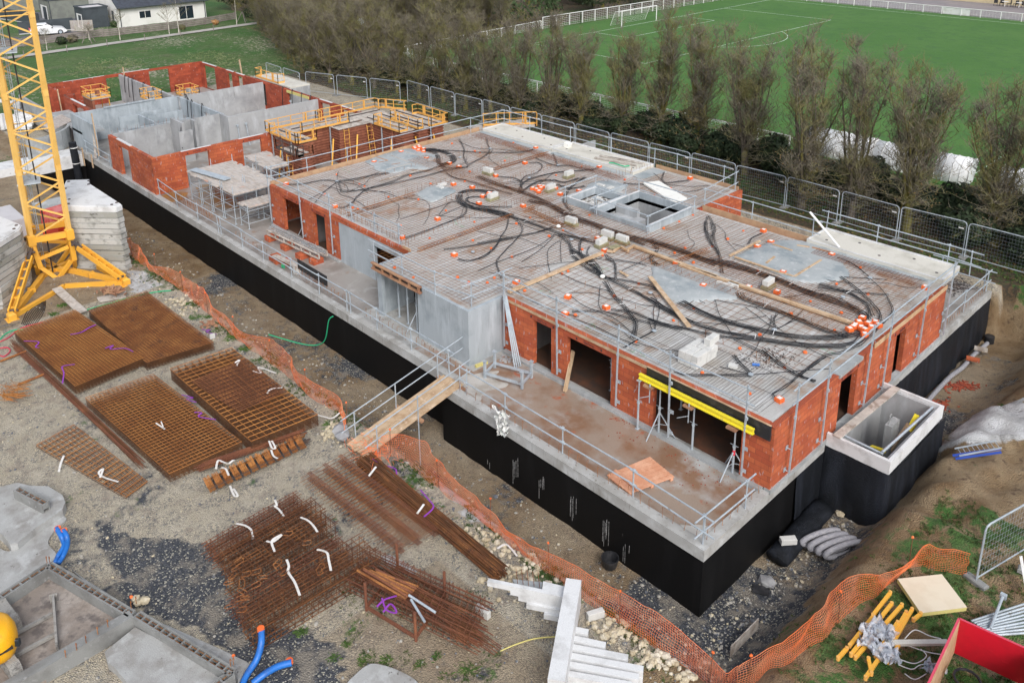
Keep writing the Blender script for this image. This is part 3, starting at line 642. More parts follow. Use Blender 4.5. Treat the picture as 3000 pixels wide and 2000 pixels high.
mb=MB();mb.box(-43.1,-42.95,38.1,42.4,0.05,2.3);mb.box(-36.45,-36.3,40.3,42.4,.05,2.3);part('concrete_wall',mb,M['conc_wall'],bld)
fw=thing('edge_shutter','black plywood shutter held by a long yellow beam over the wide opening','formwork',(-14,21.9,2))
mb=MB();mb.box(-16.15,-11.25,21.90,21.96,1.98,2.53);part('shutter_board',mb,M['black_board'],fw)
mb=MB();mb.box(-16.15,-11.25,21.895,21.962,2.532,2.55);part('board_edge',mb,M['wood'],fw)
mb=MB()
mb.box(-16.35,-11.75,21.74,21.78,2.09,2.22);mb.box(-16.35,-11.75,21.70,21.82,2.22,2.26);mb.box(-16.35,-11.75,21.70,21.82,2.05,2.09)
part('formwork_beam',mb,M['beam_yellow'],fw)
for x in (-15.9,-14.2,-12.5):
 mb=MB();mb.box(x-.18,x+.18,21.62,21.9,1.9,1.98);part('timber_packer',mb,M['wood_red'],fw)
for x in (-15.8,-14.15):
 mb=MB();mb.bar((x,21.66,1.95),(x,21.66,1.35),.02);mb.bar((x,21.66,1.62),(x-.35,21.5,1.45),.015);mb.bar((x,21.66,2.1),(x,21.66,1.9),.03);part('clamp',mb,M['galv'],fw)
mb=MB();wall_y(mb,21.1,35.2,-81.2,.2,-.2,2.5,[(26.1,27.5,-.2,2.25),(30.0,31.9,-.2,2.3)] ) ;part('brick_wall',mb,M['brick_far'],bld,'far end brick wall with two openings onto the grass')
mb=MB();wall_x(mb,-81,-53,35.0,.2,-.05,2.5,[(-80.3,-77.8,0,2.3),(-75.3,-74.3,.2,2.3),(-73.3,-72.2,.2,2.3),(-68.9,-68,.3,2.3),(-64.2,-60.8,0,2.35),(-59.0,-57.6,.6,2.3),(-55.9,-53.8,0,2.3)]);part('brick_wall',mb,M['brick_far'],bld,'long back brick wall pierced by window openings')
for a,b in ((-80.3,-77.8),(-75.3,-74.3),(-73.3,-72.2),(-59,-57.6),(-55.9,-53.8)): 
 mb=MB();mb.box(a-.2,b+.2,35.02,35.18,2.502,2.53);part('cement_cap',mb,M['white_conc'],bld)
mb=MB();mb.box(-81.15,-81.05,27.6,30.1,2.502,2.53);mb.box(-81.15,-81.05,22.5,26,2.502,2.52);part('cement_cap',mb,M['white_conc'],bld)
mb=MB();wall_x(mb,-81.0,-79.2,20.9,.2,0,2.5);wall_x(mb,-79.2,-78.9,20.7,.6,0,2.45);wall_x(mb,-75.8,-69.4,20.9,.2,-.1,2.4,[(-73.9,-71.2,0,2.1)]);part('brick_wall',mb,M['brick_far'],bld)
mb=MB();mb.box(-74.2,-71.0,20.92,21.08,2.402,2.44);part('cement_cap',mb,M['white_conc'],bld)
mb=MB();mb.lathe([(.45,-.1),(.45,2.4),(.3,2.4),(.3,2.35)],(-76.0,21.4,0),14);part('brick_pier',mb,M['brick_far'],bld,'rounded red brick pier')
mb=MB();wall_x(mb,-60.8,-53.2,19.15,.22,.02,2.5,[(-59.0,-57.2,0,2.15)]);part('brick_wall',mb,M['brick'],bld,'front brick wall of the far block with a tall doorway')
mb=MB();mb.box(-59.3,-56.9,19.17,19.35,2.502,2.56);part('cement_cap',mb,M['white_conc'],bld)
mb=MB();wall_y(mb,19.37,28.8,-53.4,.22,.02,2.5,[(21.3,22.9,0,2.2),(25.3,26.7,0,2.2)]);part('brick_wall',mb,M['brick'],bld,'brick wall facing the shoring decks')
for a,b in ((21.3,22.9),(25.3,26.7)): lintel(a,b,-53.18,'y',topc=M['white_conc'],z=2.22,h=.285)
mb=MB();wall_y(mb,19.4,27.3,-60.9,.18,0,2.48);wall_y(mb,27.3,35.0,-59.5,.18,0,2.48);wall_y(mb,27.4,35.0,-68.5,.18,0,2.45);wall_x(mb,-60.7,-59.5,27.3,.18,0,2.47)
part('concrete_wall',mb,M['conc_wall'],bld,'tall grey cast concrete walls of the inner rooms')
mb=MB();wall_x(mb,-69.0,-60.7,27.5,.18,0,2.4,[(-64.0,-62.2,.5,2.0)]);wall_y(mb,25.4,27.5,-69.1,.18,0,2.4);part('concrete_wall',mb,M['precast'],bld)
mb=MB();mb.box(-60.6,-58.6,23.5,23.7,0,2.9);mb.box(-60.7,-60.0,25.0,25.2,0,2.5);mb.box(-58.7,-58.55,23.2,24.2,0,2.3);part('concrete_upstand',mb,M['conc_wall'],bld)
mb=MB();wall_x(mb,-80.9,-69.1,27.2,.2,0,2.45);part('concrete_wall',mb,M['conc_wall'],bld,'long pale concrete wall with black conduits looped over it')
mb=MB();wall_x(mb,-69.1,-64.1,19.3,.16,0,2.5);wall_y(mb,19.46,25.7,-69.1,.16,0,2.45);mb.box(-69.0,-68.85,21.7,25.7,2.45,2.55)
part('precast_wall',mb,M['precast'],bld,'blue grey precast panels at the outer corner of the far block')
mb=MB();wall_y(mb,21.8,25.7,-66.2,.14,0,2.25);wall_x(mb,-66.2,-63.0,23.2,.14,0,2.2);wall_y(mb,20.5,25.8,-62.8,.14,0,2.1);wall_y(mb,23.3,26,-64.5,.14,0,2.35);part('precast_wall',mb,M['precast'],bld,'low precast partitions of the middle rooms')
mb=MB();mb.box(-70.6,-64.2,37.0,37.2,-.2,2.5);mb.box(-64.4,-64.2,35.3,37,-.2,2.5);mb.box(-70.6,-70.4,35.3,37,-.2,2.5);part('concrete_wall',mb,M['conc_wall'],bld,'mottled concrete box standing against the back brick wall')
mb=MB();mb.box(-70.6,-64.2,35.3,37.2,2.5,2.62);part('canopy_slab',mb,M['white_slab'],bld)
mb=MB();mb.box(-81.0,-66.9,19.2,35.1,-.3,-.02);part('floor_slab',mb,M['deck_far'],bld)
mb=MB();mb.box(-68.2,-66.2,8.5,18.95,-.95,.0);part('wing_slab',mb,M['white_conc'],bld,'white concrete edge of the wing that runs off to the left')
mb=MB();mb.box(-68.0,-66.32,8.4,19.0,-2.7,-.96);part('basement_wall',mb,M['black'],bld)
mb=MB();
for k in range(9):
 t0=math.pi*.5*k/9;t1=math.pi*.5*(k+1)/9
 for rr0,rr1 in ((3.9,4.1),):
  c0=(-71.5,15.6);pts_=[(c0[0]+rr0*math.cos(t0),c0[1]+rr0*math.sin(t0)),(c0[0]+rr1*math.cos(t0),c0[1]+rr1*math.sin(t0)),(c0[0]+rr1*math.cos(t1),c0[1]+rr1*math.sin(t1)),(c0[0]+rr0*math.cos(t1),c0[1]+rr0*math.sin(t1))]
  mb.prism(pts_,-.02,1.4)
part('curved_wall',mb,M['conc'],bld,'curved pale concrete wall',smooth=False)
mb=MB();mb.box(-84,-71.5,19.5,19.7,-.3,1.35);mb.box(-75,-66.9,19.3,20.9,1.2,1.38);part('concrete_wall',mb,M['conc'],bld)
mb=MB();sr=random.Random(12)
for u,v0,v1,n_ in ((1435,1345,1380,2),(1510,1340,1430,9),(1588,1395,1470,5),(1680,1450,1560,6),(1776,1520,1615,9),(1835,1590,1680,4),(2238,1380,1550,2)):
 for k in range(n_):
  p=aty(u+sr.uniform(-9,9),v0+sr.uniform(0,15),18.42) if u < 2100 else None
  if p is None: continue
  h_=sr.uniform(.3,1)*(v1-v0)*.0105;mb.box(p.x-.008,p.x+.008,18.412,18.419,max(-2.4,p.z-h_),p.z)
part('lime_streaks',mb,M['streak'],bld,'pale lime runs down the black basement wall')
hook=MB();hook.tube([(0,0,0),(0,0,.34),(.03,0,.40),(.08,0,.40),(.10,0,.34)],.008,4)
hook_me=hook.mesh('starter_bar',M['rust'])
spots=[(x,18.62,0) for x in [(-22.6+.44*k+rnd.uniform(-.05,.05)) for k in range(26)]] + [(-11.38,18.8+.42*k,R(90)) for k in range(8)] + [(-11.38,36.6+.29*k,R(90)) for k in range(20)] + [(-30.2+.33*k,19.5+rnd.uniform(-.08,.08),rnd.uniform(0,3)) for k in range(20)] + [(-36.5+.33*k,19.5,rnd.uniform(0,3)) for k in range(14)] + [(-43+.5*k,19.5,0) for k in range(12)]
for x,y,a in spots[:100]:
 o=bpy.data.objects.new('starter_bar',hook_me);COL.objects.link(o);o.parent=bld;o.location=Vector((x,y,.05))-gpos(bld);o.rotation_euler=(rnd.uniform(-.08,.08),rnd.uniform(-.12,.12),a+rnd.uniform(-.3,.3))
mb=MB()
def vbar(x,y,z,h,j=.04): mb.bar((x,y,z),(x+rnd.uniform(-j,j),y+rnd.uniform(-j,j),z+h),.008,3,cap=False)
for x0,y0,x1,y1,z,n,h in ((-37,22.4,-30.5,22.4,2.48,26,.55),(-36.6,22.5,-36.6,36,2.48,40,.35),(-31.2,22.6,-31.2,35.5,2.48,44,.35),(-40,25,-40,36.5,2.48,20,.3),(-34,27.5,-34,37.5,2.48,36,.35),(-26,25,-12,25.3,2.48,14,.3),(-22,29,-12,29,2.48,30,.28),(-31,29.9,-23,29.9,2.48,26,.3),(-69,28.5,-60,28.3,0,40,1.3),(-68.4,28,-68.4,34,0,20,1.6),(-66,22.5,-66,25.5,0,8,1.1),(-63.7,20.4,-61.2,20.2,0,12,1.6),(-52.6,19.6,-46,19.6,0,60,.7),(-52.6,19.9,-46,20.0,0,40,.6),(-62.6,20.5,-62.6,25.6,1.9,16,.5),(-60.8,19.6,-60.8,27,2.48,10,.35),(-43,36.5,-30,37.3,2.48,40,.25),(-30,37,-29.6,40,2.48,12,.5)):
 for k in range(n):
  t=(k+rnd.uniform(-.3,.3))/n;vbar(x0+(x1-x0)*t,y0+(y1-y0)*t,z,h*rnd.uniform(.7,1.1),.07)
part('starter_bars',mb,M['rust'],bld,'thin upright rebar ends standing out of the slabs',kind='stuff')
pit=thing('concrete_light_well','open topped concrete box wrapped in black drainage membrane against the side wall','light well',(-10,28,-2.5))
bx=[(-11.2,26.0),(-8.95,25.75),(-8.95,30.35),(-11.2,30.5)]
X0,X1,Y0,Y1=-11.14,-8.95,25.85,30.35
mb=MB();mb.box(X0,X1,Y0,Y0+.18,-2.6,.3);mb.box(X0,X1,Y1-.18,Y1,-2.6,.3);mb.box(X1-.18,X1,Y0+.18,Y1-.18,-2.6,.3);mb.box(X0-.0,X0+.12,Y0+.18,Y1-.18,-2.6,-.05)
part('concrete_wall',mb,M['conc_wall'],pit)
mb=MB();mb.box(X0,X1-.18,Y0+.18,Y1-.18,-2.5,-2.35);part('floor',mb,M['conc_wall'],pit)
mb=MB();mb.box(X0,X1+.06,Y0-.06,Y0+.06,.302,.42);mb.box(X1-.06,X1+.06,Y0+.06,Y1+.05,.302,.42);mb.box(X0,X1-.06,Y1-.06,Y1+.05,.302,.42);mb.box(X0,X1+.05,Y0-.05,Y0-.002,-.1,.3);mb.box(X1+.002,X1+.05,Y0,Y1+.05,-.1,.3);part('rim',mb,M['white_conc'],pit)
mb=MB();membrane_sheet([(X0,Y0-.02),(X1+.08,Y0-.05),(X1+.1,Y1+.05)],-2.6,-.08,90,.06);part('drainage_membrane',mb,M['membrane'],pit,smooth=True)
mb=MB();mb.box(-10.1,-9.85,28.2,28.9,-2.3,.1);mb.bar((-10,28.3,.1),(-10,28.3,.45),.02);mb.tube([(-10,28.3,.4),(-10,28.36,.5),(-10,28.45,.45)],.02,5);part('short_wall',mb,M['conc'],pit)
mb=MB()
for k in range(2): mb.bar((-9.35+.0*k,26.2,.36+.0*k),(-9.2,30.1,.36),.05,6) if k == 0 else mb.bar((-10.9,26.2,.34),(-9.3,26.15,.34),.045,6)
part('steel_tube',mb,M['galv'],pit)
top('scaffold_board',MB().beam(P(R6,(1060,1440),.45),P(R6,(1475,1100),.45),.28,.06),M['wood_grey'],'worn timber board laid across the open concrete box beside the brick wall','board')
top('formwork_beam',MB().beam(P(R6,(1560,1400),-.2),P(R6,(1620,1290),.3),.18,.14),M['beam_yellow'],'short yellow timber beam leaning inside the open concrete box','beam')
top('formwork_beam',MB().beam(P(R6,(1300,1510),-.6),P(R6,(1390,1540),-.4),.15,.12),M['beam_yellow'],'short yellow beam with a blue end at the near wall inside the open concrete box','beam')
top('plank',MB().beam(P(R6,(1430,1530),-1.0),P(R6,(1560,1350),0),.16,.06),M['wood'],'timber plank leaning behind the yellow beam inside the open concrete box','plank')
def bar_grid(mb,x0,x1,y0,y1,z,sx,sy,r,rn,jit=.02,skip=()):
 def free(a,b): return not any(h[0] < a < h[1] and h[2] < b < h[3] for h in skip)
 y=y0
 while y <= y1:
  segs=[(x0,x1)]
  for h in skip:
   if h[2] < y < h[3]: segs=[s for a,b in segs for s in ((a,min(b,h[0])),(max(a,h[1]),b)) if s[1]-s[0] > .1]
  for a,b in segs: mb.bar((a+rn.uniform(0,jit*6),y+rn.uniform(-jit,jit),z),(b-rn.uniform(0,jit*6),y+rn.uniform(-jit,jit),z),r,3,cap=False)
  y += sy
 x=x0
 while x <= x1:
  segs=[(y0,y1)]
  for h in skip:
   if h[0] < x < h[1]: segs=[s for a,b in segs for s in ((a,min(b,h[2])),(max(a,h[3]),b)) if s[1]-s[0] > .1]
  for a,b in segs: mb.bar((x+rn.uniform(-jit,jit),a+rn.uniform(0,jit*6),z+2*r),(x+rn.uniform(-jit,jit),b-rn.uniform(0,jit*6),z+2*r),r,3,cap=False)
  x += sx
sk=[(h[0]-.1,h[1]+.1,h[2]-.1,h[3]+.1) for h in HOLES]
panels=[(-43.0,-38.1,22.4,29.5,'at the far front corner of the roof'),(-38.2,-36.3,22.4,37.5,'in a narrow strip beside the first rebar ridge'),(-43.0,-38.1,29.6,37.7,'beside the far white slab'),(-36.4,-31.3,22.5,29.8,'behind the smooth grey wall with the black doorway'),(-36.3,-30.0,29.9,37.5,'in front of the white slab that carries boards'),(-31.1,-24.1,20.4,25.0,'over the forward precast corner'),(-31.1,-24.4,25.1,30.4,'around the small central patches of blocks'),(-29.4,-24.1,35.5,39.8,'at the back of the roof by the polystyrene board'),(-23.5,-17.6,30.4,36.0,'between the stair opening and the second concrete patch'),(-24.0,-18.6,22.4,30.2,'inside the angle of the two long timbers'),(-18.5,-11.9,25.2,30.4,'under the sweep of conduits near the block stack'),(-17.5,-11.6,30.2,35.6,'at the back right corner of the roof')]
for x0,x1,y0,y1,wh in panels:
 mb=MB();big=(x0 > -25 and y0 < 26);bar_grid(mb,x0,x1,y0,y1,2.51,.25 if not big else .3,.2 if not big else .42,.006,rnd,.015,sk)
 top('rebar_mesh',mb,M['rust'],'flat rusty rebar mesh '+wh,'rebar mesh','rebar meshes laid over the roof slab')
mb=MB();bar_grid(mb,-19.6,-11.9,22.4,25.0,2.51,.12,1.2,.006,rnd,.02);top('rebar_mesh',mb,M['steel_dark'],'fine dark rebar mesh around the stack of white blocks','rebar mesh','rebar meshes laid over the roof slab')
def ribbon(mb,a,b,wdt,z,s1=.11,s2=.16,r=.008):
 a=Vector(a);b=Vector(b);d=(b-a).normalized();n=Vector((-d.y,d.x,0));L_=(b-a).length
 k=-wdt/2
 while k <= wdt/2+1e-4: mb.bar(a+n*k+Vector((0,0,z)),b+n*k+Vector((0,0,z)),r,3,cap=False);k += s1
 t=0
 while t < L_: p=a+d*t;mb.bar(p+n*(-wdt/2)+Vector((0,0,z+.015)),p+n*(wdt/2)+Vector((0,0,z+.015)),r,3,cap=False);t += s2
pA=P(K2,(0,560),2.6);pB=P(K2,(2351,1430),2.6);
mb=MB();ribbon(mb,(-41,30.9,0),(-12.6,30.9,0),1.5,2.66,.17,.25,.007);top('rebar_mesh',mb,M['rust'],'long dense band of rusty mesh running the length of the roof over the conduits','rebar mesh')
mb=MB();ribbon(mb,(-30.5,29.2,0),(-12.5,29.2,0),.9,2.62,.15,.3,.007);top('rebar_mesh',mb,M['rust_bright'],'narrow orange rusted mesh strip in front of the long dense band','rebar mesh')
mb=MB();ribbon(mb,(-29.5,36.9,0),(-42.5,37.1,0),.8,2.58,.13,.2,.008);top('rebar_mesh',mb,M['rust_dark'],'tangled dark mesh along the foot of the two far white slabs','rebar mesh')
mb=MB();ribbon(mb,(-16.8,35.4,0),(-12,35.4,0),.8,2.58,.12,.16,.008);top('rebar_mesh',mb,M['rust_dark'],'tangled dark mesh in front of the near white slab','rebar mesh')
def girder(a,b,z=2.5,h=.16,wd=.12,name='lattice_girder',lab='',m='rust'):
 a=Vector(a);b=Vector(b);d=(b-a).normalized();n=Vector((-d.y,d.x,0));L_=(b-a).length;mb=MB();Z=Vector((0,0,1))
 for o_ in (n*wd/2+Z*z,-n*wd/2+Z*z,n*wd*.35+Z*(z+h),-n*wd*.35+Z*(z+h)): mb.bar(a+o_,b+o_,.011,4)
 t=0;s=1
 while t < L_-.1:
  p=a+d*t;q=a+d*(t+.1)
  for sd in (1,-1):
   mb.bar(p+n*sd*wd/2+Z*z,q+n*sd*wd*.35+Z*(z+h),.006,3,cap=False);mb.bar(q+n*sd*wd*.35+Z*(z+h),p+d*.2+n*sd*wd/2+Z*z,.006,3,cap=False)
  t += .2
 return top(name,mb,M[m],lab,'rebar girder','rebar ridge beams on the roof slab')
gl=lambda f,a,b: (tuple(P(f,a,2.5)[:2])+(0,),tuple(P(f,b,2.5)[:2])+(0,))
for f,a,b,lb in ((K1,(735,948),(1395,740),'straight rusty rebar ridge crossing the roof ahead of the lone small concrete patch'),(K1,(1425,1300),(2350,955),'longest rusty rebar ridge crossing the roof from the shuttered corner'),(K2,(160,500),(690,340),'rusty rebar ridge ending at the joint of the two far white slabs'),(K2,(450,910),(560,870),'short rusty rebar ridge beside the orange box near the centre of the roof'),(K4,(150,232),(340,160),'rusty ridge crossing the dense mesh band near the stair opening'),(K2,(500,900),(850,1060),'rusty ridge running toward the two middle white blocks')):
 a_,b_=gl(f,a,b);girder(a_,b_,lab=lb)
CR=random.Random(11)
def conduit(f,pts,n=1,r=.0145,z=2.54,sp_=.047,label=None,loose=False,straps=True):
 path=[P(f,p,z) for p in pts];mb=MB();sp=smooth_path(path,6);m_=len(sp)
 for k in range(n):
  o_=(k-(n-1)/2)*sp_*(1.0);q=[];ph=CR.uniform(0,10)
  for i,p in enumerate(sp):
   d=sp[min(i+1,m_-1)]-sp[max(i-1,0)];
   if d.length < 1e-6: d=Vector((1,0,0))
   d.normalize();nn=Vector((-d.y,d.x,0));e=min(i,m_-1-i)/max(1,m_*.12);fan=1+(1-min(1,e))*.5
   wob=noise.noise(Vector((i*.22+ph,k*3.3,1)))*(.035 if n > 1 else .03)
   q.append(p+nn*(o_*fan+wob)+Vector((0,0,.012+(k % 2)*.025+.03*abs(noise.noise(Vector((i*.3,k,5)))))))
  mb.tube(q,r,5)
 o=top('conduit' if n == 1 else 'conduit_bundle',mb,M['conduit'],label,'conduit','black electrical conduits over the roof slab',smooth=True)
 if n > 3 and straps:
  base=Vector(o.location)
  for t in (.42,):
   i=int(m_*t);d=(sp[i+1]-sp[i-1]).normalized();nn=Vector((-d.y,d.x,0));w_=n*sp_*.5+.05
   s=MB();c=sp[i];s.beam(c-nn*w_+Vector((0,0,.055)),c+nn*w_+Vector((0,0,.075)),.018,.012);part('cable_tie',s,M['white'],o)
 return o
n_c=0
CON=[
 (K1,[(155,645),(300,637),(480,603),(630,610)],2,'leading from the far front corner box to the starfish junction'),
 (K1,[(630,610),(800,588),(1000,548),(1130,530)],2,'from the starfish junction to the big far concrete patch'),
 (K1,[(630,610),(850,592),(1050,520)],1,'rising from the starfish junction under the far concrete patch'),
 (K1,[(645,515),(630,560),(632,605)],1,'short and straight above the starfish junction'),
 (K1,[(625,612),(560,672),(480,722),(350,790)],1,'left, from starfish junction to the front edge'),
 (K1,[(628,612),(520,702),(410,820)],1,'right, from starfish junction to the front edge'),
 (K1,[(622,615),(622,665),(660,735),(760,770),(850,820),(935,882)],1,'looping from the starfish junction to the first rebar ridge'),
 (K1,[(640,615),(665,680),(692,715),(900,690),(1200,627),(1500,560),(1700,505),(1920,470)],2,'in the long S across the far half of the roof'),
 (K1,[(645,615),(720,650),(737,700)],1,'ending in a stub near the starfish junction'),
 (K1,[(645,612),(800,640),(880,680),(932,722)],1,'short one right of the starfish junction'),
 (K1,[(640,870),(700,868),(780,822),(830,762),(920,690),(1050,650),(1200,605),(1300,560),(1500,512),(1650,460)],2,'curving up from the front edge orange box to the far coil'),
 (K1,[(900,690),(1100,722),(1255,778)],1,'crossing toward the first rebar ridge'),
 (K1,[(1250,982),(1500,902),(1650,852),(1740,815)],1,'straight one in front of the small concrete patch'),
 (K1,[(1630,940),(1700,852),(1760,812),(1850,830),(1890,845)],1,'arching behind the mid-roof orange box'),
 (K1,[(1640,952),(1800,882),(1900,838)],1,'low one leaving the mid-roof orange box'),
 (K1,[(1300,1170),(1500,1102),(1700,1022),(1850,962),(1905,900),(1890,850)],2,'from the front orange box to the hooked coil'),
 (K1,[(1480,300),(1600,302),(1740,345),(1775,405),(1700,438),(1640,450)],9,'thick coil leaving the far cluster of orange boxes'),
 (K1,[(1480,300),(1580,320),(1620,370),(1625,410),(1640,450)],6,'inner part of the coil by the far cluster of orange boxes'),
 (K1,[(1645,452),(1750,562),(1900,602),(2100,665),(2351,740)],2,'dropping from the far coil toward the middle blocks'),
 (K1,[(1645,455),(1750,482),(1920,470)],2,'short link behind the two far orange boxes'),
 (K1,[(1830,190),(1880,300),(1872,372),(1925,462)],2,'coming down from the back edge of the far roof'),
 (K1,[(1930,445),(2100,352),(2132,290)],2,'joining the blue ring near the far white slab'),
 (K1,[(2132,288),(2110,240),(2100,185)],2,'between the blue ring and the far white slab'),
 (K1,[(2140,290),(1980,282),(1830,220)],1,'thin one left of the blue ring'),
 (K2,[(115,288),(250,300),(400,315),(545,300)],1,'thin one right of the blue ring'),
 (K1,[(1500,300),(1800,312),(2000,325),(2350,330)],2,'long one parallel to the far white slab'),
 (K2,[(330,330),(440,325),(545,300)],2,'ending at the orange box below the first white slab'),
 (K2,[(150,300),(110,380),(230,475)],1,'dangling below the blue ring'),
 (K2,[(0,560),(200,645),(450,722),(700,832),(900,932),(1100,1012),(1400,1122),(1700,1202),(2000,1302),(2351,1430)],6,'trunk bundle running the length of the roof under the dense mesh'),
 (K2,[(500,800),(700,850),(900,960),(1150,1050),(1400,1150),(1650,1230)],6,'second trunk bundle beside the stair opening'),
 (K1,[(2190,725),(2000,700),(1860,718),(1832,780),(1900,850),(2100,900),(2350,955)],8,'hooked coil by the block on a green pad'),
 (K1,[(2120,760),(1960,765),(1900,790),(1960,830),(2100,860),(2350,860)],3,'inner coil by the block on a green pad'),
 (K2,[(0,1222),(150,1195),(400,1150),(600,1110),(740,1060)],3,'sweeping across the middle of the roof to the white cap'),
 (K2,[(302,980),(280,1080),(210,1182),(170,1270),(80,1332),(0,1372)],2,'left of the two tall S curves in mid roof'),
 (K2,[(350,970),(432,1050),(420,1130),(300,1262),(200,1372),(190,1440),(235,1568)],2,'right of the two tall S curves in mid roof'),
 (K2,[(0,865),(200,905),(350,962),(600,1052),(800,1122),(900,1150),(1150,1212)],4,'bundle passing the white cap toward the three blocks'),
 (K2,[(790,1130),(900,1222),(932,1330),(1000,1402),(1100,1482),(1235,1548)],4,'bundle from the white cap under the long timber'),
 (K2,[(1050,1155),(1002,1232),(1030,1370),(1150,1462),(1235,1550)],3,'bundle passing behind the long timber to the taped knot'),
 (K2,[(1100,1250),(1075,1330),(1180,1440),(1235,1545)],2,'short link from the three blocks to the taped knot'),
 (K2,[(810,1192),(700,1272),(690,1402),(725,1568)],1,'thin one dropping left of the long timber'),
 (K2,[(822,1182),(815,1300),(820,1402)],1,'straight one below the white cap'),
 (K2,[(755,1150),(600,1292),(430,1402)],1,'diagonal one left of the white cap'),
 (K2,[(0,1492),(200,1402),(400,1332),(600,1242),(760,1130)],1,'long diagonal one ending at the white cap'),
 (K2,[(1252,1330),(1285,1382),(1350,1432),(1352,1568)],2,'leaving the orange box at the end of the long timber'),
 (K2,[(1252,1370),(1450,1392),(1660,1442)],1,'thin one right of the long timber'),
 (K2,[(1700,1350),(1500,1452),(1350,1522)],1,'diagonal one ahead of the second concrete patch'),
 (K2,[(1700,1200),(1765,1282),(1700,1362),(1765,1435)],4,'S bundle beside the second long timber'),
 (K2,[(500,432),(600,430),(632,472),(572,532),(470,562),(420,622),(440,702)],2,'hooping round the orange box below the far slab'),
 (K2,[(565,382),(680,432),(790,460),(900,460),(1150,510)],2,'passing the blue ring in front of the second white slab'),
 (K2,[(740,340),(765,400),(790,455)],2,'up to the foot of the second white slab'),
 (K2,[(1190,482),(1050,502),(800,522),(600,562),(450,622),(400,722)],3,'from the orange box below the second slab to the long trunk'),
 (K2,[(195,565),(350,580),(440,622)],2,'leaving the orange box beside the far marked block'),
 (K2,[(755,520),(650,602),(590,650)],1,'short one left of the tall white block'),
 (K2,[(1000,580),(850,622),(750,602),(600,612),(460,690),(430,730)],4,'bundle in front of the tall white block'),
 (K2,[(1060,570),(950,642),(890,702),(850,782),(880,862),(925,902)],4,'bundle curling down beside the square duct opening'),
 (K2,[(780,640),(900,680),(1050,660)],3,'short bundle behind the far concrete block pile'),
 (K2,[(1430,632),(1600,642),(1830,632),(2080,602)],2,'leading to the orange box by the back edge board'),
 (K2,[(1832,520),(1812,590),(1842,630)],2,'short one by the back edge board'),
 (K2,[(1728,530),(1800,590),(1830,622)],1,'slanting one at the corner of the second white slab'),
 (K2,[(1850,640),(2100,662),(2280,652)],1,'passing behind the polystyrene board'),
 (K2,[(1960,715),(2100,710),(2230,680)],1,'right of the polystyrene board'),
 (K2,[(2262,950),(2232,1080),(2290,1152),(2302,1242)],2,'left branch of the bunch by the orange tiled notch'),
 (K2,[(2272,950),(2335,1082),(2300,1152)],2,'right branch of the bunch by the orange tiled notch'),
 (K4,[(0,100),(150,150),(350,222),(550,272),(750,342),(950,422),(1100,470),(1185,512),(1215,560)],7,'broad bundle between the two near concrete patches'),
 (K4,[(340,210),(500,240),(700,310),(900,390),(1050,430),(1190,500),(1230,545)],5,'broad bundle brushing the back concrete patch'),
 (K4,[(960,350),(1100,392),(1222,462),(1252,532)],4,'bundle emerging from the rough edge of the back patch'),
 (K4,[(1080,310),(1200,402),(1292,502),(1302,560)],3,'outermost bundle right of the back patch'),
 (K4,[(510,400),(530,430),(620,465),(700,492),(850,552),(1000,612),(1125,642)],6,'bundle wrapped in ties beside the second long timber'),
 (K4,[(180,450),(350,532),(600,602),(800,642),(1000,652),(1110,642),(1185,622)],7,'long bundle coming from under the near concrete patch'),
 (K4,[(0,430),(150,522),(350,602),(600,652),(800,682),(1000,697),(1150,682),(1195,650)],5,'outer of the long near bundles'),
 (K4,[(0,548),(150,590),(400,642),(650,672),(900,702),(1110,706)],3,'lowest of the long near bundles'),
 (K4,[(480,660),(650,742),(750,812),(830,862),(940,896)],2,'leaving the long bundles toward the near right corner'),
 (K5,[(820,60),(960,170),(1075,240),(1190,295)],2,'ending at the hollow brick edge near the right corner'),
 (K4,[(470,635),(400,522),(375,440)],1,'thin upright one behind the block stack'),
 (K4,[(370,440),(550,470),(700,502),(900,560)],1,'thin one under the near mesh'),
 (K4,[(710,600),(650,560),(545,482)],1,'left spoke of the near white ring'),
 (K4,[(712,600),(705,560),(718,520)],2,'upright spoke of the near white ring'),
 (K4,[(715,602),(765,582),(850,542)],1,'right spoke of the near white ring'),
 (K4,[(720,602),(800,560),(880,482)],1,'longest spoke of the near white ring'),
 (K4,[(1245,315),(1150,240),(1060,202)],2,'left spoke of the ring in front of the near white slab'),
 (K4,[(1245,315),(1290,322),(1343,325)],1,'right spoke of the ring in front of the near white slab'),
 (K4,[(1245,318),(1100,312)],1,'level spoke of the ring in front of the near white slab'),
 (K4,[(1245,318),(1300,370),(1350,435)],1,'lower spoke of the ring in front of the near white slab'),
 (K4,[(950,370),(1150,396),(1350,412)],2,'crossing to the right edge of the roof'),
 (K4,[(640,65),(582,92),(562,125)],2,'hooked below the orange box on the back edge board'),
 (K4,[(322,0),(332,90),(395,182),(415,290)],3,'tall bunch beside the back concrete patch'),
 (K4,[(352,0),(372,102),(402,202)],2,'second tall bunch beside the back concrete patch'),
 (K4,[(850,862),(950,792),(1000,752),(1092,735),(1190,692)],2,'snaking up the near right corner to the orange cluster'),
 (K4,[(480,752),(520,800),(572,850)],3,'short bundle between the block stack and the near ring'),
 (K4,[(570,862),(400,862),(220,862),(150,840)],3,'bundle in front of the block stack'),
 (K4,[(572,856),(480,835),(400,815)],1,'single one right of the block stack'),
 (K4,[(580,860),(800,842),(1030,825)],1,'straight one crossing the near right corner'),
 (K5,[(895,400),(900,372),(1000,312),(1070,252),(1200,152),(1265,112)],2,'from the lone corner orange box up the right edge'),
 (K4,[(1190,690),(1250,640),(1320,570),(1370,500),(1343,430)],2,'along the right hand roof edge'),
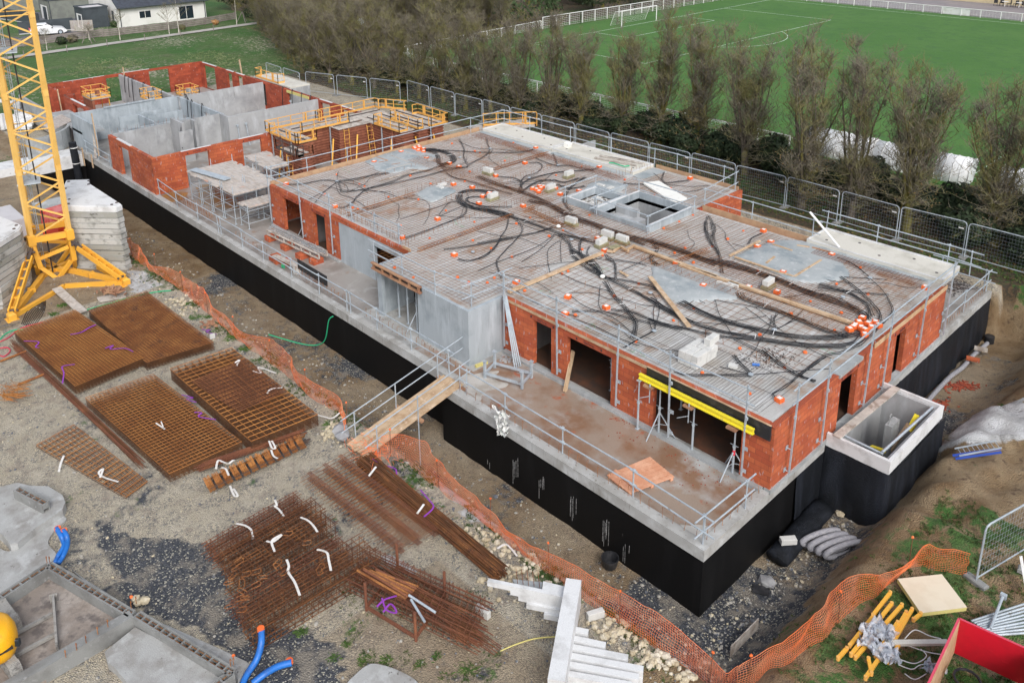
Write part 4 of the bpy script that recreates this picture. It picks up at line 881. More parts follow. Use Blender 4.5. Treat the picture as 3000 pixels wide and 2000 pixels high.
 (K3,[(78,115),(150,125),(240,92),(300,32),(322,0)],2,'sweeping arc ending at the orange box over the forward corner'),
 (K3,[(0,60),(100,50),(300,15),(390,0)],2,'twin line above the sweeping arc'),
 (K3,[(895,215),(840,152),(790,102),(720,60)],5,'fan left of the taped knot'),
 (K3,[(895,215),(960,242),(1100,312),(1250,402),(1343,452)],4,'lower fan right of the taped knot'),
 (K3,[(895,215),(1000,232),(1150,262),(1200,290)],3,'upper fan right of the taped knot'),
 (K3,[(905,240),(950,312),(1030,402),(1080,482),(1062,560)],4,'fan dropping from the taped knot'),
 (K3,[(880,262),(870,350),(885,400)],1,'short one between the taped knot and an orange box'),
 (K3,[(370,265),(500,352),(650,410),(760,440)],1,'along the front edge from the forward corner'),
 (K3,[(710,320),(800,382),(950,442),(1060,532)],1,'slanting one from the tilted orange box'),
 (K3,[(940,400),(1050,412),(1150,450),(1250,482),(1343,502)],2,'leaving the orange box in the middle of the near roof'),
 (K3,[(720,410),(900,412),(1100,462),(1343,512)],2,'leaving the orange box near the front edge'),
 (K3,[(700,440),(850,492),(970,552),(1100,602)],1,'hugging the front edge of the near roof'),
 (K3,[(650,190),(750,240),(850,272),(950,302)],1,'crossing in front of the long timber'),
 (K3,[(1190,515),(1100,562),(1015,612)],2,'lower spoke of the front ring'),
 (K3,[(1190,515),(1180,402),(1200,335)],1,'upper spoke of the front ring'),
 (K3,[(915,92),(960,132),(965,215)],1,'loop under the end of the long timber'),
 (K4,[(0,560),(30,605),(60,480),(20,400)],1,'loop round the front ring'),
]
for f,pts,n,lb in CON:
 conduit(f,pts,n,label=('black conduit ' if n == 1 else 'bundle of black conduits ')+lb)
cz_=random.Random(3)
for k in range(46):
 x,y=cz_.uniform(-42,-12.5),cz_.uniform(23,35.5);a=cz_.uniform(-.5,.5)+(0 if cz_.random() < .6 else 1.4);pts_=[]
 for j in range(6): pts_.append(Vector((x,y,2.53+.02*(j % 2))));a += cz_.gauss(0,.35);l_=cz_.uniform(.5,1.1);x += math.cos(a)*l_;y += math.sin(a)*l_
 if any(not (-43 < p.x < -11.8 and 22.3 < p.y < 35.8) or (-29.5 < p.x < -23.4 and 31.5 < p.y < 35.6) for p in pts_): continue
 mb=MB();mb.tube(smooth_path(pts_,5),.012,4);top('conduit',mb,M['conduit'],'thin loose black cable snaking over the rebar of the roof','conduit','thin loose cables over the roof',smooth=True)
def jbox(s=.17,h=.12,lid=True):
 t=thing('junction_box',None,'junction box');mb=MB();M0=Matrix.Translation((0,0,h/2));mb.mbox(M0,s,s,h,.012)
 for a in (-1,1): mb.bar((a*s/2,0,h*.4),(a*(s/2+.03),0,h*.4),.022,6);mb.bar((0,a*s/2,h*.4),(0,a*(s/2+.03),h*.4),.022,6)
 part('casing',mb,M['orange'],t,local=True)
 mb=MB();mb.mbox(Matrix.Translation((.01,-.01,h+.006)),s*.62,s*.62,.012);part('cap',mb,M['foam'],t,local=True);return t
jb=jbox(.24,.15);used=[False]
BIG=[(K1,(130,645),'in the far front corner of the roof'),(K1,(1260,328),'at the far edge of the big concrete patch'),(K1,(995,428),'set in the left of the big far concrete patch'),(K1,(1510,392),'at the right of the big far concrete patch'),(K1,(1735,442),'left of the pair beside the far conduit coil'),(K1,(1828,476),'right of the pair beside the far conduit coil'),(K1,(610,866),'by the front edge near the first rebar ridge'),(K1,(1775,647),'right of the small central concrete patch'),(K1,(1960,677),'above the hooked conduit coil'),(K1,(2025,836),'below the hooked conduit coil'),(K1,(1618,988),'alone in the open middle of the far roof'),(K1,(1268,1170),'on the front edge beside the black doorway'),(K1,(1783,1342),'over the forward precast corner'),(K1,(2190,563),'beside the block with red markings'),
 (K2,(570,290),'below the farthest white slab'),(K2,(463,437),'inside a conduit hoop behind the marked block'),(K2,(1193,478),'below the slab that carries boards'),(K2,(445,860),'right in the middle of the roof'),(K2,(810,745),'left of the pair before the square duct opening'),(K2,(995,713),'right of the pair before the square duct opening'),(K2,(2087,587),'on the back edge beside the brown board'),(K2,(1180,1182),'behind the three grouped white blocks'),(K2,(1245,1302),'at the end of the long timber'),(K2,(1950,1425),'on the second long timber near the patch'),(K3,(408,250),'beside the front end of the long timber'),(K3,(683,428),'on the front edge above the doorways'),(K3,(913,392),'in the middle of the near roof'),(K3,(698,332),'tilted over, near the front edge'),
 (K4,(645,56),'on the back edge board'),(K4,(687,120),'at the top of the back concrete patch'),(K4,(612,146),'half sunk in the back concrete patch'),(K4,(1028,192),'at the right of the back concrete patch'),(K4,(755,291),'below the batten on the back concrete patch'),(K4,(307,366),'in the middle of the near concrete patch'),(K4,(560,376),'against the second long timber'),(K4,(722,401),'beside the lone white block'),(K5,(935,428),'at the near right corner of the roof'),(R6,(1670,420),'on the right edge below the near white slab')]
def place(f,p,z,lb,rz,grp,proto,flag):
 o=proto if not flag[0] else copy_tree(proto);flag[0]=True
 o.location=P(f,p,z);o.rotation_euler=(0,0,rz);o['label']=lb
 if grp: o['group']=grp
 return o
for f,p,lb in BIG: place(f,p,2.48,'orange junction box '+lb,rnd.uniform(-.3,.3),'orange junction boxes on the roof',jb,used)
for k,p in enumerate([(1400,300),(1440,288),(1480,302),(1430,316),(1480,327),(1392,287),(1432,275)]): place(K1,p,2.50,'%s of the seven orange boxes heaped in the far cluster, counted from the left' % ORD[[1,2,5,3,6,0,4][k]],rnd.uniform(0,1),'orange junction boxes on the roof',jb,used)
for k,p in enumerate([(538,690),(578,702),(620,690),(600,722),(642,672),(762,690),(608,668)]): place(K2,p,2.50,'orange box %s in the heap beside the leaning white block' % ['farthest left','second from the left','in the middle','nearest the viewer','touching the block','behind the block','at the back'][k],rnd.uniform(0,1),'orange junction boxes on the roof',jb,used)
for p,lb in (((48,765),'orange box left of the block on the green pad'),((112,738),'orange box hidden behind the block on the green pad')): place(K2,p,2.5,lb,.4,'orange junction boxes on the roof',jb,used)
cl=[(1200,548),(1180,572),(1232,580),(1272,572),(1160,590),(1128,612),(1192,602),(1212,642),(1290,590),(1212,615),(1250,600),(1150,600)]
wh=['at the top','upper left','in the centre','upper right','left of centre','farthest left','just below centre','lowest, nearest the edge','farthest right','second lowest','right of centre','second from the left']
for p,lb in zip(cl,wh): place(K4,p,2.5+rnd.uniform(0,.1),'orange box '+lb+' of the big cluster where the near bundles end',rnd.uniform(0,1.5),'orange junction boxes on the roof',jb,used)
cap=MB();cap.lathe([(.075,0),(.07,.05),(.045,.07)],n=8);cap_me=cap.mesh('outlet_cap',M['orange'])
SMALL=[(K1,p) for p in [(625,543),(850,637),(900,660),(505,740),(1350,557),(1550,635),(1760,240),(1985,315),(2035,330),(2280,408),(1935,517),(1885,612),(1135,765),(785,870),(835,882),(990,930),(1430,790),(1700,898),(1980,1010),(1255,1047),(1965,1192),(1540,1170),(2145,1270),(1195,1460),(1380,1555)]] + [(K2,p) for p in [(350,233),(265,410),(770,550),(1020,465),(1445,595),(310,672),(1097,943),(515,968),(378,1028),(700,1150),(840,1093),(1025,1280),(335,1355),(887,1495),(830,1520),(1225,1340),(1935,1315),(2037,1268),(1828,1073),(1980,1007),(2115,943),(1740,740),(1897,678),(2308,1250),(2120,1410)]] + [(K4,p) for p in [(532,52),(445,98),(250,232),(615,280),(1057,350),(1190,258),(1233,407),(910,447),(802,517),(1083,512),(1045,610),(625,636),(513,712),(880,735),(765,820),(255,487),(140,555),(302,850)]] + [(K3,p) for p in [(78,217),(140,247),(245,247),(285,220),(455,292),(665,197),(700,182),(960,322),(1097,252),(740,430),(1292,460),(1080,578)]] + [(K5,p) for p in [(1120,80),(975,190),(725,375)]]
for f,p in SMALL:
 o=bpy.data.objects.new('outlet_cap',cap_me);COL.objects.link(o);o.location=P(f,p,2.5);s_=rnd.uniform(.75,1.1);o.scale=(s_,s_,s_)
 props(o,'small round orange outlet cap fixed on the roof slab','outlet cap','small orange outlet caps scattered over the roof slab')
ring=MB();ring.lathe([(.09,0),(.10,.03),(.06,.05),(.03,.05)],n=10);ring_me=ring.mesh('conduit_ring',M['galv'])
for f,p,lb in ((K1,(628,608),'at the starfish junction of the far roof'),(K1,(2135,287),'in front of the far white slab'),(K1,(1840,375),'right of the far coil'),(K1,(1655,503),'below the far coil'),(K2,(790,452),'in front of the slab that carries boards'),(K2,(505,575),'behind the heap of orange boxes'),(K2,(920,1182),'beside the three grouped blocks'),(K4,(708,606),'below the second long timber'),(K4,(1245,315),'in front of the near white slab'),(K4,(1093,422),'beside the broad bundles'),(K3,(1183,517),'near the front edge of the near roof'),(K3,(1162,303),'at the near concrete patch'),(K4,(575,858),'right of the block stack'),(K1,(1965,1303),'on the sweeping twin line')):
 o=bpy.data.objects.new('conduit_ring',ring_me);COL.objects.link(o);o.location=P(f,p,2.56);props(o,'pale round light fitting ring '+lb,'light fitting','pale fitting rings on the roof')
def blockmb(l=.62,w_=.25,h=.25): return MB().mbox(Matrix.Translation((0,0,h/2)),l,w_,h,.012)
bme=blockmb().mesh('cellular_block',M['aac'],(0,0,0))
def blk(loc,rz,lb,grp='white cellular blocks on the roof',tilt=0):
 o=bpy.data.objects.new('cellular_block',bme);COL.objects.link(o);o.location=loc;o.rotation_euler=(0,tilt,rz);props(o,lb,'block',grp);return o
M['pad']=mat('green_grey_pad',(.30,.28,.17),[((.22,.2,.12),3,.45,.6)],rough=.9)
BL=[(K2,(100,535),0,'with red marks beside the far trunk bundle'),(K2,(895,565),R(90),'standing alone before the slab with boards'),(K2,(715,700),R(90),'leaning over the heap of orange boxes'),(K2,(147,785),R(90),'on a green pad inside the hooked coil'),(K2,(920,1030),0,'on a broad pad left of the trio'),(K2,(1275,1165),0,'rearmost of the trio at the timber joint'),(K2,(1420,1210),0,'rightmost of the trio at the timber joint'),(K2,(1215,1240),R(90),'frontmost of the trio at the timber joint'),(K4,(672,365),R(90),'alone beside the second long timber')]
for f,p,rz,lb in BL:
 q=P(f,p,2.5);mb=MB().mbox(Matrix.Translation(q+Vector((.04,-.05,.06))) @ Matrix.Rotation(rz,4,'Z'),.72,.34,.14)
 top('green_pad',mb,M['pad'],'dull green packing pad under the white block '+lb,'packing pad','green packing pads on the roof')
 blk(q+Vector((0,0,.13)),rz+.05,'white cellular block '+lb)
for f,p,rz,lb in ((K1,(1640,680),0,'front one of two lying on the small central patch'),(K1,(1665,650),R(90),'rear one of two lying on the small central patch'),(K2,(1210,660),0,'half sunk in the patch by the duct opening'),(K2,(1300,690),R(90),'right one by the duct opening patch'),(K4,(478,362),0,'pale, next to the plank on the near patch')):
 o=blk(P(f,p,2.5),rz,'white cellular block '+lb);o.scale=(.8,.8,.6)
q0=P(K4,(318,770),2.5)
st=[(0,0,0),(.0,.27,0),(.0,.54,0),(.64,0,0),(.64,.27,0),(.64,.54,0),(-.02,.02,1),(.0,.28,1),(.02,.55,1),(.62,.03,1),(.66,.3,1),(.64,.57,1),(.95,.42,2)]
nm=['front left','middle left','rear left','front right','middle right','rear right']
for i,(a,b,c) in enumerate(st):
 lay=['lower','upper','top'][c];lb='white cellular block, %s of the %s layer in the near stack' % (nm[i % 6],lay) if c < 2 else 'single white block crowning the near stack'
 blk(q0+Vector((-.45+b*1.0,-.55+a*1.0,c*.252)),R(90)+rnd.uniform(-.03,.03),lb,'white cellular blocks on the roof')
blk(P(K4,(475,818),2.5),.3,'loose white block lying right of the near stack').scale=(.5,.8,.5)
def plank(f,a,b,wd,ht,m,lb,z=2.52,z2=None,name='plank',cat='plank',grp=None):
 return top(name,MB().beam(P(f,a,z),P(f,b,z if z2 is None else z2),wd,ht),M[m],lb,cat,grp)
plank(K3,(365,297),(893,77),.17,.10,'wood','long pale timber laid across the roof from the front edge to the three blocks',2.60,name='timber',cat='timber')
plank(K2,(1520,1240),(2351,1548),.17,.10,'wood','long pale timber running away from the three blocks to the near patch',2.60,name='timber',cat='timber')
plank(K4,(175,243),(1165,575),.17,.10,'wood','long pale timber ending at the big cluster of orange boxes',2.60,name='timber',cat='timber')
for i,(a,b) in enumerate((((1270,1290),(1330,1300)),((1330,1300),(1400,1250)),((1400,1250),(1480,1295)),((1470,1280),(1540,1240)))): plank(K2,a,b,.1,.1,'wood','%s piece of the zigzag of short pale timbers by the three blocks' % ORD[i],2.60,name='timber',cat='timber',grp='zigzag timbers')
plank(K2,(1290,1262),(1390,1240),.3,.04,'pad','small green sheet on the zigzag timbers',2.67,name='green_pad',cat='packing pad')
plank(K4,(8,308),(228,588),.2,.05,'wood','wide loose plank slanting across the near concrete patch edge',2.64)
for a,b,lb in (((1020,372),(1130,406),'rear piece of the L shape'),((1130,406),(1040,425),'front piece of the L shape'),((1158,354),(1322,416),'longest pale batten'),((1118,497),(1356,434),'batten along the front'),((1290,318),(1495,378),'dark batten at the right'),((1165,446),(1250,432),'short red batten'),((1050,600),(1460,495),'long faint batten in front')):
 plank(K1,a,b,.08,.05,'wood_red' if 'red' in lb or 'L' in lb else 'wood_grey',lb+' on the big far concrete patch',2.56,name='batten',cat='batten',grp='battens on the roof')
for a,b,lb in (((455,190),(626,106),'at the left'),((485,197),(735,282),'along the front'),((735,282),(815,306),'ending the front row'),((820,307),(970,214),'at the right'),((698,126),(808,162),'grey, at the rear'),((662,232),(708,196),'shortest, in the middle'),((920,144),(1042,176),'brown, at the rear right'),((835,132),(905,142),'thick, at the rear')):
 plank(K4,a,b,.1,.06,'wood_red' if 'brown' in lb else 'wood','batten '+lb+' of the back concrete patch',2.57,name='batten',cat='batten',grp='battens on the roof')
plank(K4,(385,335),(480,362),.14,.08,'aac','pale slab offcut at the edge of the near concrete patch',2.58,name='offcut',cat='offcut')
plank(K3,(990,182),(1035,208),.12,.04,'wood','small pale board right of the taped knot',2.58)
plank(K4,(165,348),(220,370),.05,.03,'wood_red','thin brown stick on the near concrete patch',2.56,name='stick',cat='stick')
for a,b,lb in (((1150,375),(1560,452),'longest grey board lying on the middle white slab'),((1200,355),(1480,405),'rearmost grey board lying on the middle white slab'),((1300,375),(1630,432),'right hand grey board lying on the middle white slab')): plank(K2,a,b,.2,.05,'wood_grey',lb,2.72,name='board',cat='board',grp='boards on the white slab')
mb=MB();mb.tube([P(K2,p,2.78) for p in ((1290,425),(1340,430),(1400,450),(1440,462),(1490,455))],.04,5);top('hose',mb,M['green'],'green hose scrap lying on the middle white slab','hose')
mb=MB();q=[P(K2,p,2.52) for p in ((1622,640),(1780,620),(2055,790),(1912,826))];mb.prism([tuple(v[:2]) for v in q],2.53,2.63);top('polystyrene_board',mb,M['foam'],'large white polystyrene board lying behind the stair opening','board')
mb=MB();q=P(K2,(885,250),2.8);mb.mbox(Matrix.Translation(q) @ Matrix.Rotation(.3,4,'Y'),.35,.4,.3);top('foam_block',mb,M['foam'],'white foam block between the two far white slabs','block')
plank(fr(2300,350,.5212),(140,520),(305,718),.12,.04,'white','white painted batten leaning on the guard rail over the near white slab',3.9,2.72,name='batten',cat='batten')
mb=MB();mb.lathe([(.1,0),(.13,.06),(.05,.14)],tuple(P(K2,(792,1060),2.55)),8);top('wrapped_bag',mb,M['foam'],'white bag wrapped round conduit ends in mid roof','cap')
mb=MB();mb.lathe([(.1,0),(.12,.07),(.05,.12)],tuple(P(K3,(893,215),2.56)),8);top('tape_knot',mb,M['foam'],'white tape wrapped round the knot of conduits on the near roof','tape')
mb=MB();mb.tube([P(K2,p,2.56) for p in ((830,1070),(900,1110),(1000,1150),(1110,1165))],.05,6);top('pipe',mb,M['galv'],'grey plastic pipe beside the block on the broad pad','pipe')
mb=MB();mb.tube([P(K2,p,2.62) for p in ((840,1300),(1100,1180))],.01,4)
for f,p,s_,m_,lb in ((R6,(480,940),.05,'blue','short blue pipe end left of the near ring'),):
 mb=MB();q=P(f,p,2.55);mb.bar(q,q+Vector((.2,.15,0)),s_,8);top('pipe_offcut',mb,M[m_],lb,'pipe')
mb=MB()
for k in range(120):
 q=Vector((rnd.uniform(-29.05,-27.35),rnd.uniform(32.1,34.0),2.44+rnd.uniform(0,.08)));mb.mbox(Matrix.Translation(q) @ Matrix.Rotation(rnd.uniform(0,3),4,'Z') @ Matrix.Rotation(rnd.uniform(-.5,.5),4,'X'),rnd.uniform(.05,.3),rnd.uniform(.03,.12),.03)
top('rubble',mb,M['aac'],'litter of broken pieces filling the square duct opening','rubble',kind='stuff')
mb=MB()
for k in range(260):
 q=P(K4,(rnd.gauss(690,70),rnd.gauss(760,30)),2.5);mb.mbox(Matrix.Translation(q) @ Matrix.Rotation(rnd.uniform(0,3),4,'Z'),rnd.uniform(.02,.06),.02,.015)
for k in range(300):
 q=P(R6,(rnd.gauss(1880,60),rnd.gauss(400,28)),.02);mb.mbox(Matrix.Translation(q) @ Matrix.Rotation(rnd.uniform(0,3),4,'Z'),rnd.uniform(.04,.12),.04,.015)
top('rubble',mb,M['steel_dark'],'dark crumbs and clips scattered on the slabs','rubble',kind='stuff')
M['spray']=mat('green_spray',(.12,.55,.22),[((.35,.42,.36),8,.4,.55)],rough=.8)
mb=MB()
for f,p in ((K3,(895,165)),(K3,(560,300)),(K3,(820,490)),(K4,(1040,750)),(K3,(1110,635)),(K2,(1235,1465)),(K1,(720,500)),(K1,(1800,1030)),(K1,(2330,375))):
 q=P(f,p,2.484)
 for k in range(7):
  a=q+Vector((rnd.uniform(-.35,.35),rnd.uniform(-.25,.25),0));b=a+Vector((rnd.uniform(-.3,.3),rnd.uniform(-.12,.12),0));mb.beam(a,b,.02,.003)
part('spray_mark',mb,M['spray'],bld,'green spray paint marks')
rs=random.Random(23)
def rail(posts,zb,h,label,rails=(1.,.5),zr=None,over=.35,flange=False,post_name='post',grp='galvanised guard rails',r=.029):
 t=thing('guard_rail',label,'guard rail',(posts[0][0],posts[0][1],zb),0,grp)
 for x,y in posts:
  mb=MB();mb.bar((x,y,zb),(x+rs.uniform(-.03,.03),y+rs.uniform(-.03,.03),zb+h),.026,6)
  for rr in rails: mb.bar((x-.05,y-.03,zb+h*rr-.06),(x+.05,y+.03,zb+h*rr-.06),.035,6)
  if flange: mb.box(x-.08,x+.08,y-.08,y+.08,zb,zb+.02)
  part(post_name,mb,M['galv'],t)
 for rr in rails:
  pts=[Vector((x,y,zb+h*rr-.06+rs.uniform(-.02,.02))) for x,y in posts]
  d0=(pts[0]-pts[1]).normalized()*over;d1=(pts[-1]-pts[-2]).normalized()*over
  pts=[pts[0]+d0*rs.uniform(.4,1)]+pts[1:-1]+[pts[-1]+d1*rs.uniform(.4,1)] if len(pts) > 2 else [pts[0]+d0,pts[1]+d1]
  mb=MB();n=Vector((-d0.y,d0.x,0)).normalized()*.04
  for i in range(len(pts)-1):
   a,b=pts[i],pts[i+1];e=(b-a).normalized()*.25
   o=n*(i % 2);mb.bar(a-e*.5+o,b+e*.5+o,r,6)
  part('rail',mb,M['galv'],t)
 return t
rail([(-22.3,18.68),(-20.1,18.68),(-17.2,18.68),(-14.1,18.68),(-11.35,18.55)],.03,1.12,'guard rail along the front edge of the brown terrace')
rail([(-11.35,18.55),(-11.3,20.8)],.03,1.12,'short guard rail turning the near corner of the terrace')
rail([(-31.0,19.15),(-28.9,19.15),(-26.4,19.15),(-23.9,19.15)],.03,1.12,'guard rail in front of the forward grey corner wall')
rail([(-44.1,19.15),(-41.5,19.15),(-39.2,19.15),(-36.3,19.15),(-33.7,19.15),(-31.3,19.15)],.03,1.12,'guard rail in front of the workbenches')
rail([(-53.0,19.3),(-50.0,19.15),(-47.1,19.15),(-44.4,19.15)],.03,1.12,'guard rail beside the thicket of starter bars')
rail([(-66,19.15),(-63.5,19.15),(-61.2,19.15)],.03,1.0,'short guard rail between the precast corner and the far front brick wall')
def facade(pts,y_off,label,axis_,z0=.35,z1=3.75,rails=(3.62,3.12),off=.16):
 t=thing('edge_protection',label,'guard rail',(pts[0][0],pts[0][1],z0),0,'roof edge guard rails')
 nx,ny=(0,-1) if axis_ == 'x' else (1,0)
 for x,y in pts:
  px,py=x+nx*off,y+ny*off;lean=rs.uniform(-.07,.07)
  mb=MB();mb.beam((px,py,z0),(px+(lean if axis_ == 'x' else .03),py+(lean if axis_ != 'x' else -.03),z1),.05,.05,(0,1,0));part('post',mb,M['galv'],t)
  for z in (z0+.1,z0+.95):
   mb=MB();mb.bar((px,py,z),(x,y,z),.018,5);mb.box(x-.07 if axis_ == 'x' else x-.01,x+.07 if axis_ == 'x' else x+.02,y-.02 if axis_ == 'x' else y-.07,y+.0 if axis_ == 'x' else y+.07,z-.07,z+.07);part('wall_bracket',mb,M['galv'],t)
  mb=MB()
  for z in (z1-1.2,z1-.65,z1-.12): mb.mbox(Matrix.Translation((px+.05,py+.05*0-.04,z)),.07,.07,.1)
  part('rail_hook',mb,M['galv'],t)
 for z in rails:
  mb=MB()
  for i in range(len(pts)-1):
   a=Vector((pts[i][0]+nx*(off+.03),pts[i][1]+ny*(off+.03),z+rs.uniform(-.02,.02)));b=Vector((pts[i+1][0]+nx*(off+.03),pts[i+1][1]+ny*(off+.03),z+rs.uniform(-.02,.02)));e=(b-a).normalized()*rs.uniform(.15,.6);mb.bar(a-e,b+e,.028,6)
  part('rail',mb,M['galv'],t)
 return t
facade([(-23.5,22.0),(-20.45,22.0),(-17.45,22.0),(-14.95,21.85),(-12.05,21.9)],0,'roof edge guard rail over the two doorways and the wide opening','x')
facade([(-11.15,22.9),(-11.15,25.1),(-11.15,28.3),(-11.15,29.9),(-11.15,33.2),(-11.15,35.9)],0,'roof edge guard rail down the brick side wall','y')
facade([(-43.2,22.0),(-39.7,22.0),(-36.7,22.0)],0,'roof edge guard rail over the two far doorways','x')
facade([(-35.2,22.3),(-33.2,22.3),(-31.2,22.3)],0,'roof edge guard rail over the smooth grey wall','x',2.45,3.6,(3.5,3.05),.1)
rail([(-30.3,20.15),(-28.2,20.15),(-25.9,20.15),(-24.0,20.5)],2.45,1.15,'roof guard rail over the forward grey corner wall')
rail([(-24.0,20.5),(-23.9,22.2)],2.45,1.15,'short roof guard rail at the side of the forward corner')
rail([(-43.55,22.3),(-43.5,24.6),(-43.5,27.4),(-43.5,30.8),(-43.5,34),(-43.4,37.4),(-43.3,39.9)],2.3,1.25,'roof guard rail above the formwork yard',(1,.55))
rail([(-43.0,40.2),(-40.4,40.2),(-36.6,40.2),(-33.1,40.2),(-29.8,40.3),(-28.2,40.4),(-25.0,40.4)],2.4,1.25,'roof guard rail behind the two far white slabs',(1,.5))
rail([(-24.0,40.0),(-23.7,36.6),(-20.9,36.6),(-17.6,36.6)],2.3,1.3,'roof guard rail round the inner back corner',(1,.5))
rail([(-17.7,38.2),(-15.2,38.2),(-12.0,38.2),(-11.0,38.1)],2.4,1.15,'roof guard rail behind the near white slab',(1,.5))
rail([(-13.5,42.3),(-11.5,42.3)],.03,1.1,'guard rail at the back corner of the rear terrace')
rail([(-11.35,37.0),(-11.35,39.3),(-11.35,42.2)],.03,1.1,'guard rail over the row of hooks on the rear terrace')
rail([(-29.3,31.8),(-29.3,34.3),(-27.2,34.3),(-27.2,31.8)],2.4,1.1,'guard rail round the square duct opening')
rail([(-27.2,35.5),(-23.6,35.5),(-23.6,31.6),(-26.9,31.6)],2.4,1.1,'guard rail round the stair opening')
def sheet(c,w_,h_,amp,seed,m,name,lb,cat,up=False):
 mb=MB();n_=16
 for i in range(n_+1):
  for j in range(n_+1):
   u,v=i/n_-.5,j/n_-.5;q=Vector((u*3,v*3,seed));k=1+.5*noise.noise(q*.7)
   x,y,z=u*w_*k+amp*noise.noise(q*1.7),v*h_*k+amp*noise.noise(q*1.9+Vector((5,0,0))),amp*abs(noise.noise(q*2.3+Vector((0,9,0))))*2.2+.02
   mb.v.append((c.x+x,c.y+z*.6-.1,c.z+y) if up else (c.x+x,c.y+y,c.z+z))
 for i in range(n_):
  for j in range(n_): a=i*(n_+1)+j;mb.f.append((a,a+1,a+n_+2,a+n_+1));mb.m.append(0)
 return top(name,mb,M[m],lb,cat,smooth=True)
g=thing('gangway','timber gangway bridging from the gravel yard to the terrace','gangway',(-23,14,-.5))
GA,GB=Vector((-22.9,13.95,-.42)),Vector((-23.35,18.9,.10));d=(GB-GA).normalized();n=Vector((d.y,-d.x,0)).normalized()
for k in range(4):
 o=n*(-.42+k*.28);mb=MB();e=rs.uniform(-.05,.05);mb.beam(GA+o-d*e,GB+o+d*e,.26,.045);part('board',mb,M['wood'],g)
for t_ in (.52,.97,.05):
 p=GA.lerp(GB,t_)-Vector((0,0,.075));mb=MB();mb.beam(p-n*.75,p+n*.75,.14,.10);part('bearer',mb,M['wood_red'],g)
for s,nm_ in ((-1,'l'),(1,'r')):
 t=thing('guard_rail','guard rail on the %s side of the gangway' % ('far' if s < 0 else 'near'),'guard rail',tuple(GA),0,'galvanised guard rails')
 for f_ in (.1,.5,.95):
  p=GA.lerp(GB,f_)+n*s*.62;mb=MB();mb.bar(p+Vector((0,0,-.25 if f_ != .5 or s < 0 else -2.0)),p+Vector((0,0,1.05)),.025,6);part('post',mb,M['galv'],t)
 for z in (1.0,.5):
  mb=MB();a=GA.lerp(GB,-.02)+n*s*.66+Vector((0,0,z));b=GA.lerp(GB,1.06 if s > 0 else 1.25)+n*s*.66+Vector((0,0,z));mb.bar(a,b,.024,6);part('rail',mb,M['galv'],t)
fr_=thing('storage_frame','galvanised steel storage frame with four upright legs on the wet terrace','steel frame',tuple(P(R5,(1150,1060),0)))
c4=[P(R5,(990,1035),.02),P(R5,(1245,1110),.02),P(R5,(1310,1035),.02),P(R5,(1058,965),.02)]
for i,p in enumerate(c4):
 mb=MB();mb.beam(p,p+Vector((0,0,.75)),.09,.09,(0,1,0));mb.mbox(Matrix.Translation(p+Vector((0,0,.76))),.15,.15,.03);part('leg',mb,M['galv'],fr_)
for i in range(4):
 mb=MB();mb.beam(c4[i]+Vector((0,0,.22)),c4[(i+1) % 4]+Vector((0,0,.22)),.07,.09);part('rail',mb,M['galv'],fr_)
pl=thing('pallet','reddish slatted wooden pallet lying on the terrace by the near corner','pallet',tuple(P(B2,(2060,130),0)))
pq=[P(B2,(1828,135),.14),P(B2,(2125,8),.14),P(B2,(2297,148),.14),P(B2,(1990,262),.14)]
for k in range(7):
 t_=(k+.5)/7;a=pq[0].lerp(pq[3],t_);b=pq[1].lerp(pq[2],t_);mb=MB();mb.beam(a,b,.16,.025);part('slat',mb,M['pallet'],pl)
for t_ in (.06,.5,.94):
 a=pq[0].lerp(pq[1],t_)-Vector((0,0,.065));b=pq[3].lerp(pq[2],t_)-Vector((0,0,.065));mb=MB();mb.beam(a,b,.11,.095);part('bearer',mb,M['pallet'],pl)
top('plank',MB().beam(P(B2,(1885,100),.2),P(B2,(2050,240),.2),.11,.04),M['pallet'],'reddish board lying across the pallet on the terrace','plank')
top('plank',MB().beam(P(R5,(1540,1130),.02),P(R5,(1560,1050),.02)+Vector((-.05,.35,1.15)),.24,.04,(1,0,0)),M['wood'],'short wide plank leaning on the brick between the two doorways','plank')
for k in range(4):
 a=P(R5,(1195+k*14,965-k*4),.02);top('scaffold_tube',MB().bar(a,Vector((-23.6+k*.05,21.93,2.7)),.03,6),M['galv'],'%s of the four tubes leaning in the corner by the grey wall' % ['leftmost','second','third','rightmost'][k],'scaffold tube','tubes leaning in the corner')
def prop(x,y,h,lb,tri=False,z0=.01,m='galv',grp='shoring props'):
 t=thing('shoring_prop',lb,'prop',(x,y,z0),0,grp);mb=MB();mb.bar((x,y,z0),(x,y,z0+h*.55),.04,8);mb.mbox(Matrix.Translation((x,y,z0+.01)),.14,.14,.02);part('outer_tube',mb,M[m],t)
 mb=MB();mb.bar((x,y,z0+h*.5),(x,y,z0+h),.028,8);mb.mbox(Matrix.Translation((x,y,z0+h)),.16,.16,.02);part('inner_tube',mb,M[m],t)
 mb=MB();mb.lathe([(.06,0),(.06,.08)],(x,y,z0+h*.53),8);mb.bar((x-.15,y,z0+h*.58),(x+.15,y,z0+h*.58),.012);part('collar',mb,M['galv'],t)
 if tri:
  mb=MB()
  for k in range(3):
   a=k*2.1+.4;mb.bar((x,y,z0+.95),(x+.62*math.cos(a),y+.62*math.sin(a),z0),.022,6);mb.bar((x,y,z0+.45),(x+.32*math.cos(a),y+.32*math.sin(a),z0+.48),.012,4)
  part('tripod',mb,M['galv'],t)
 return t
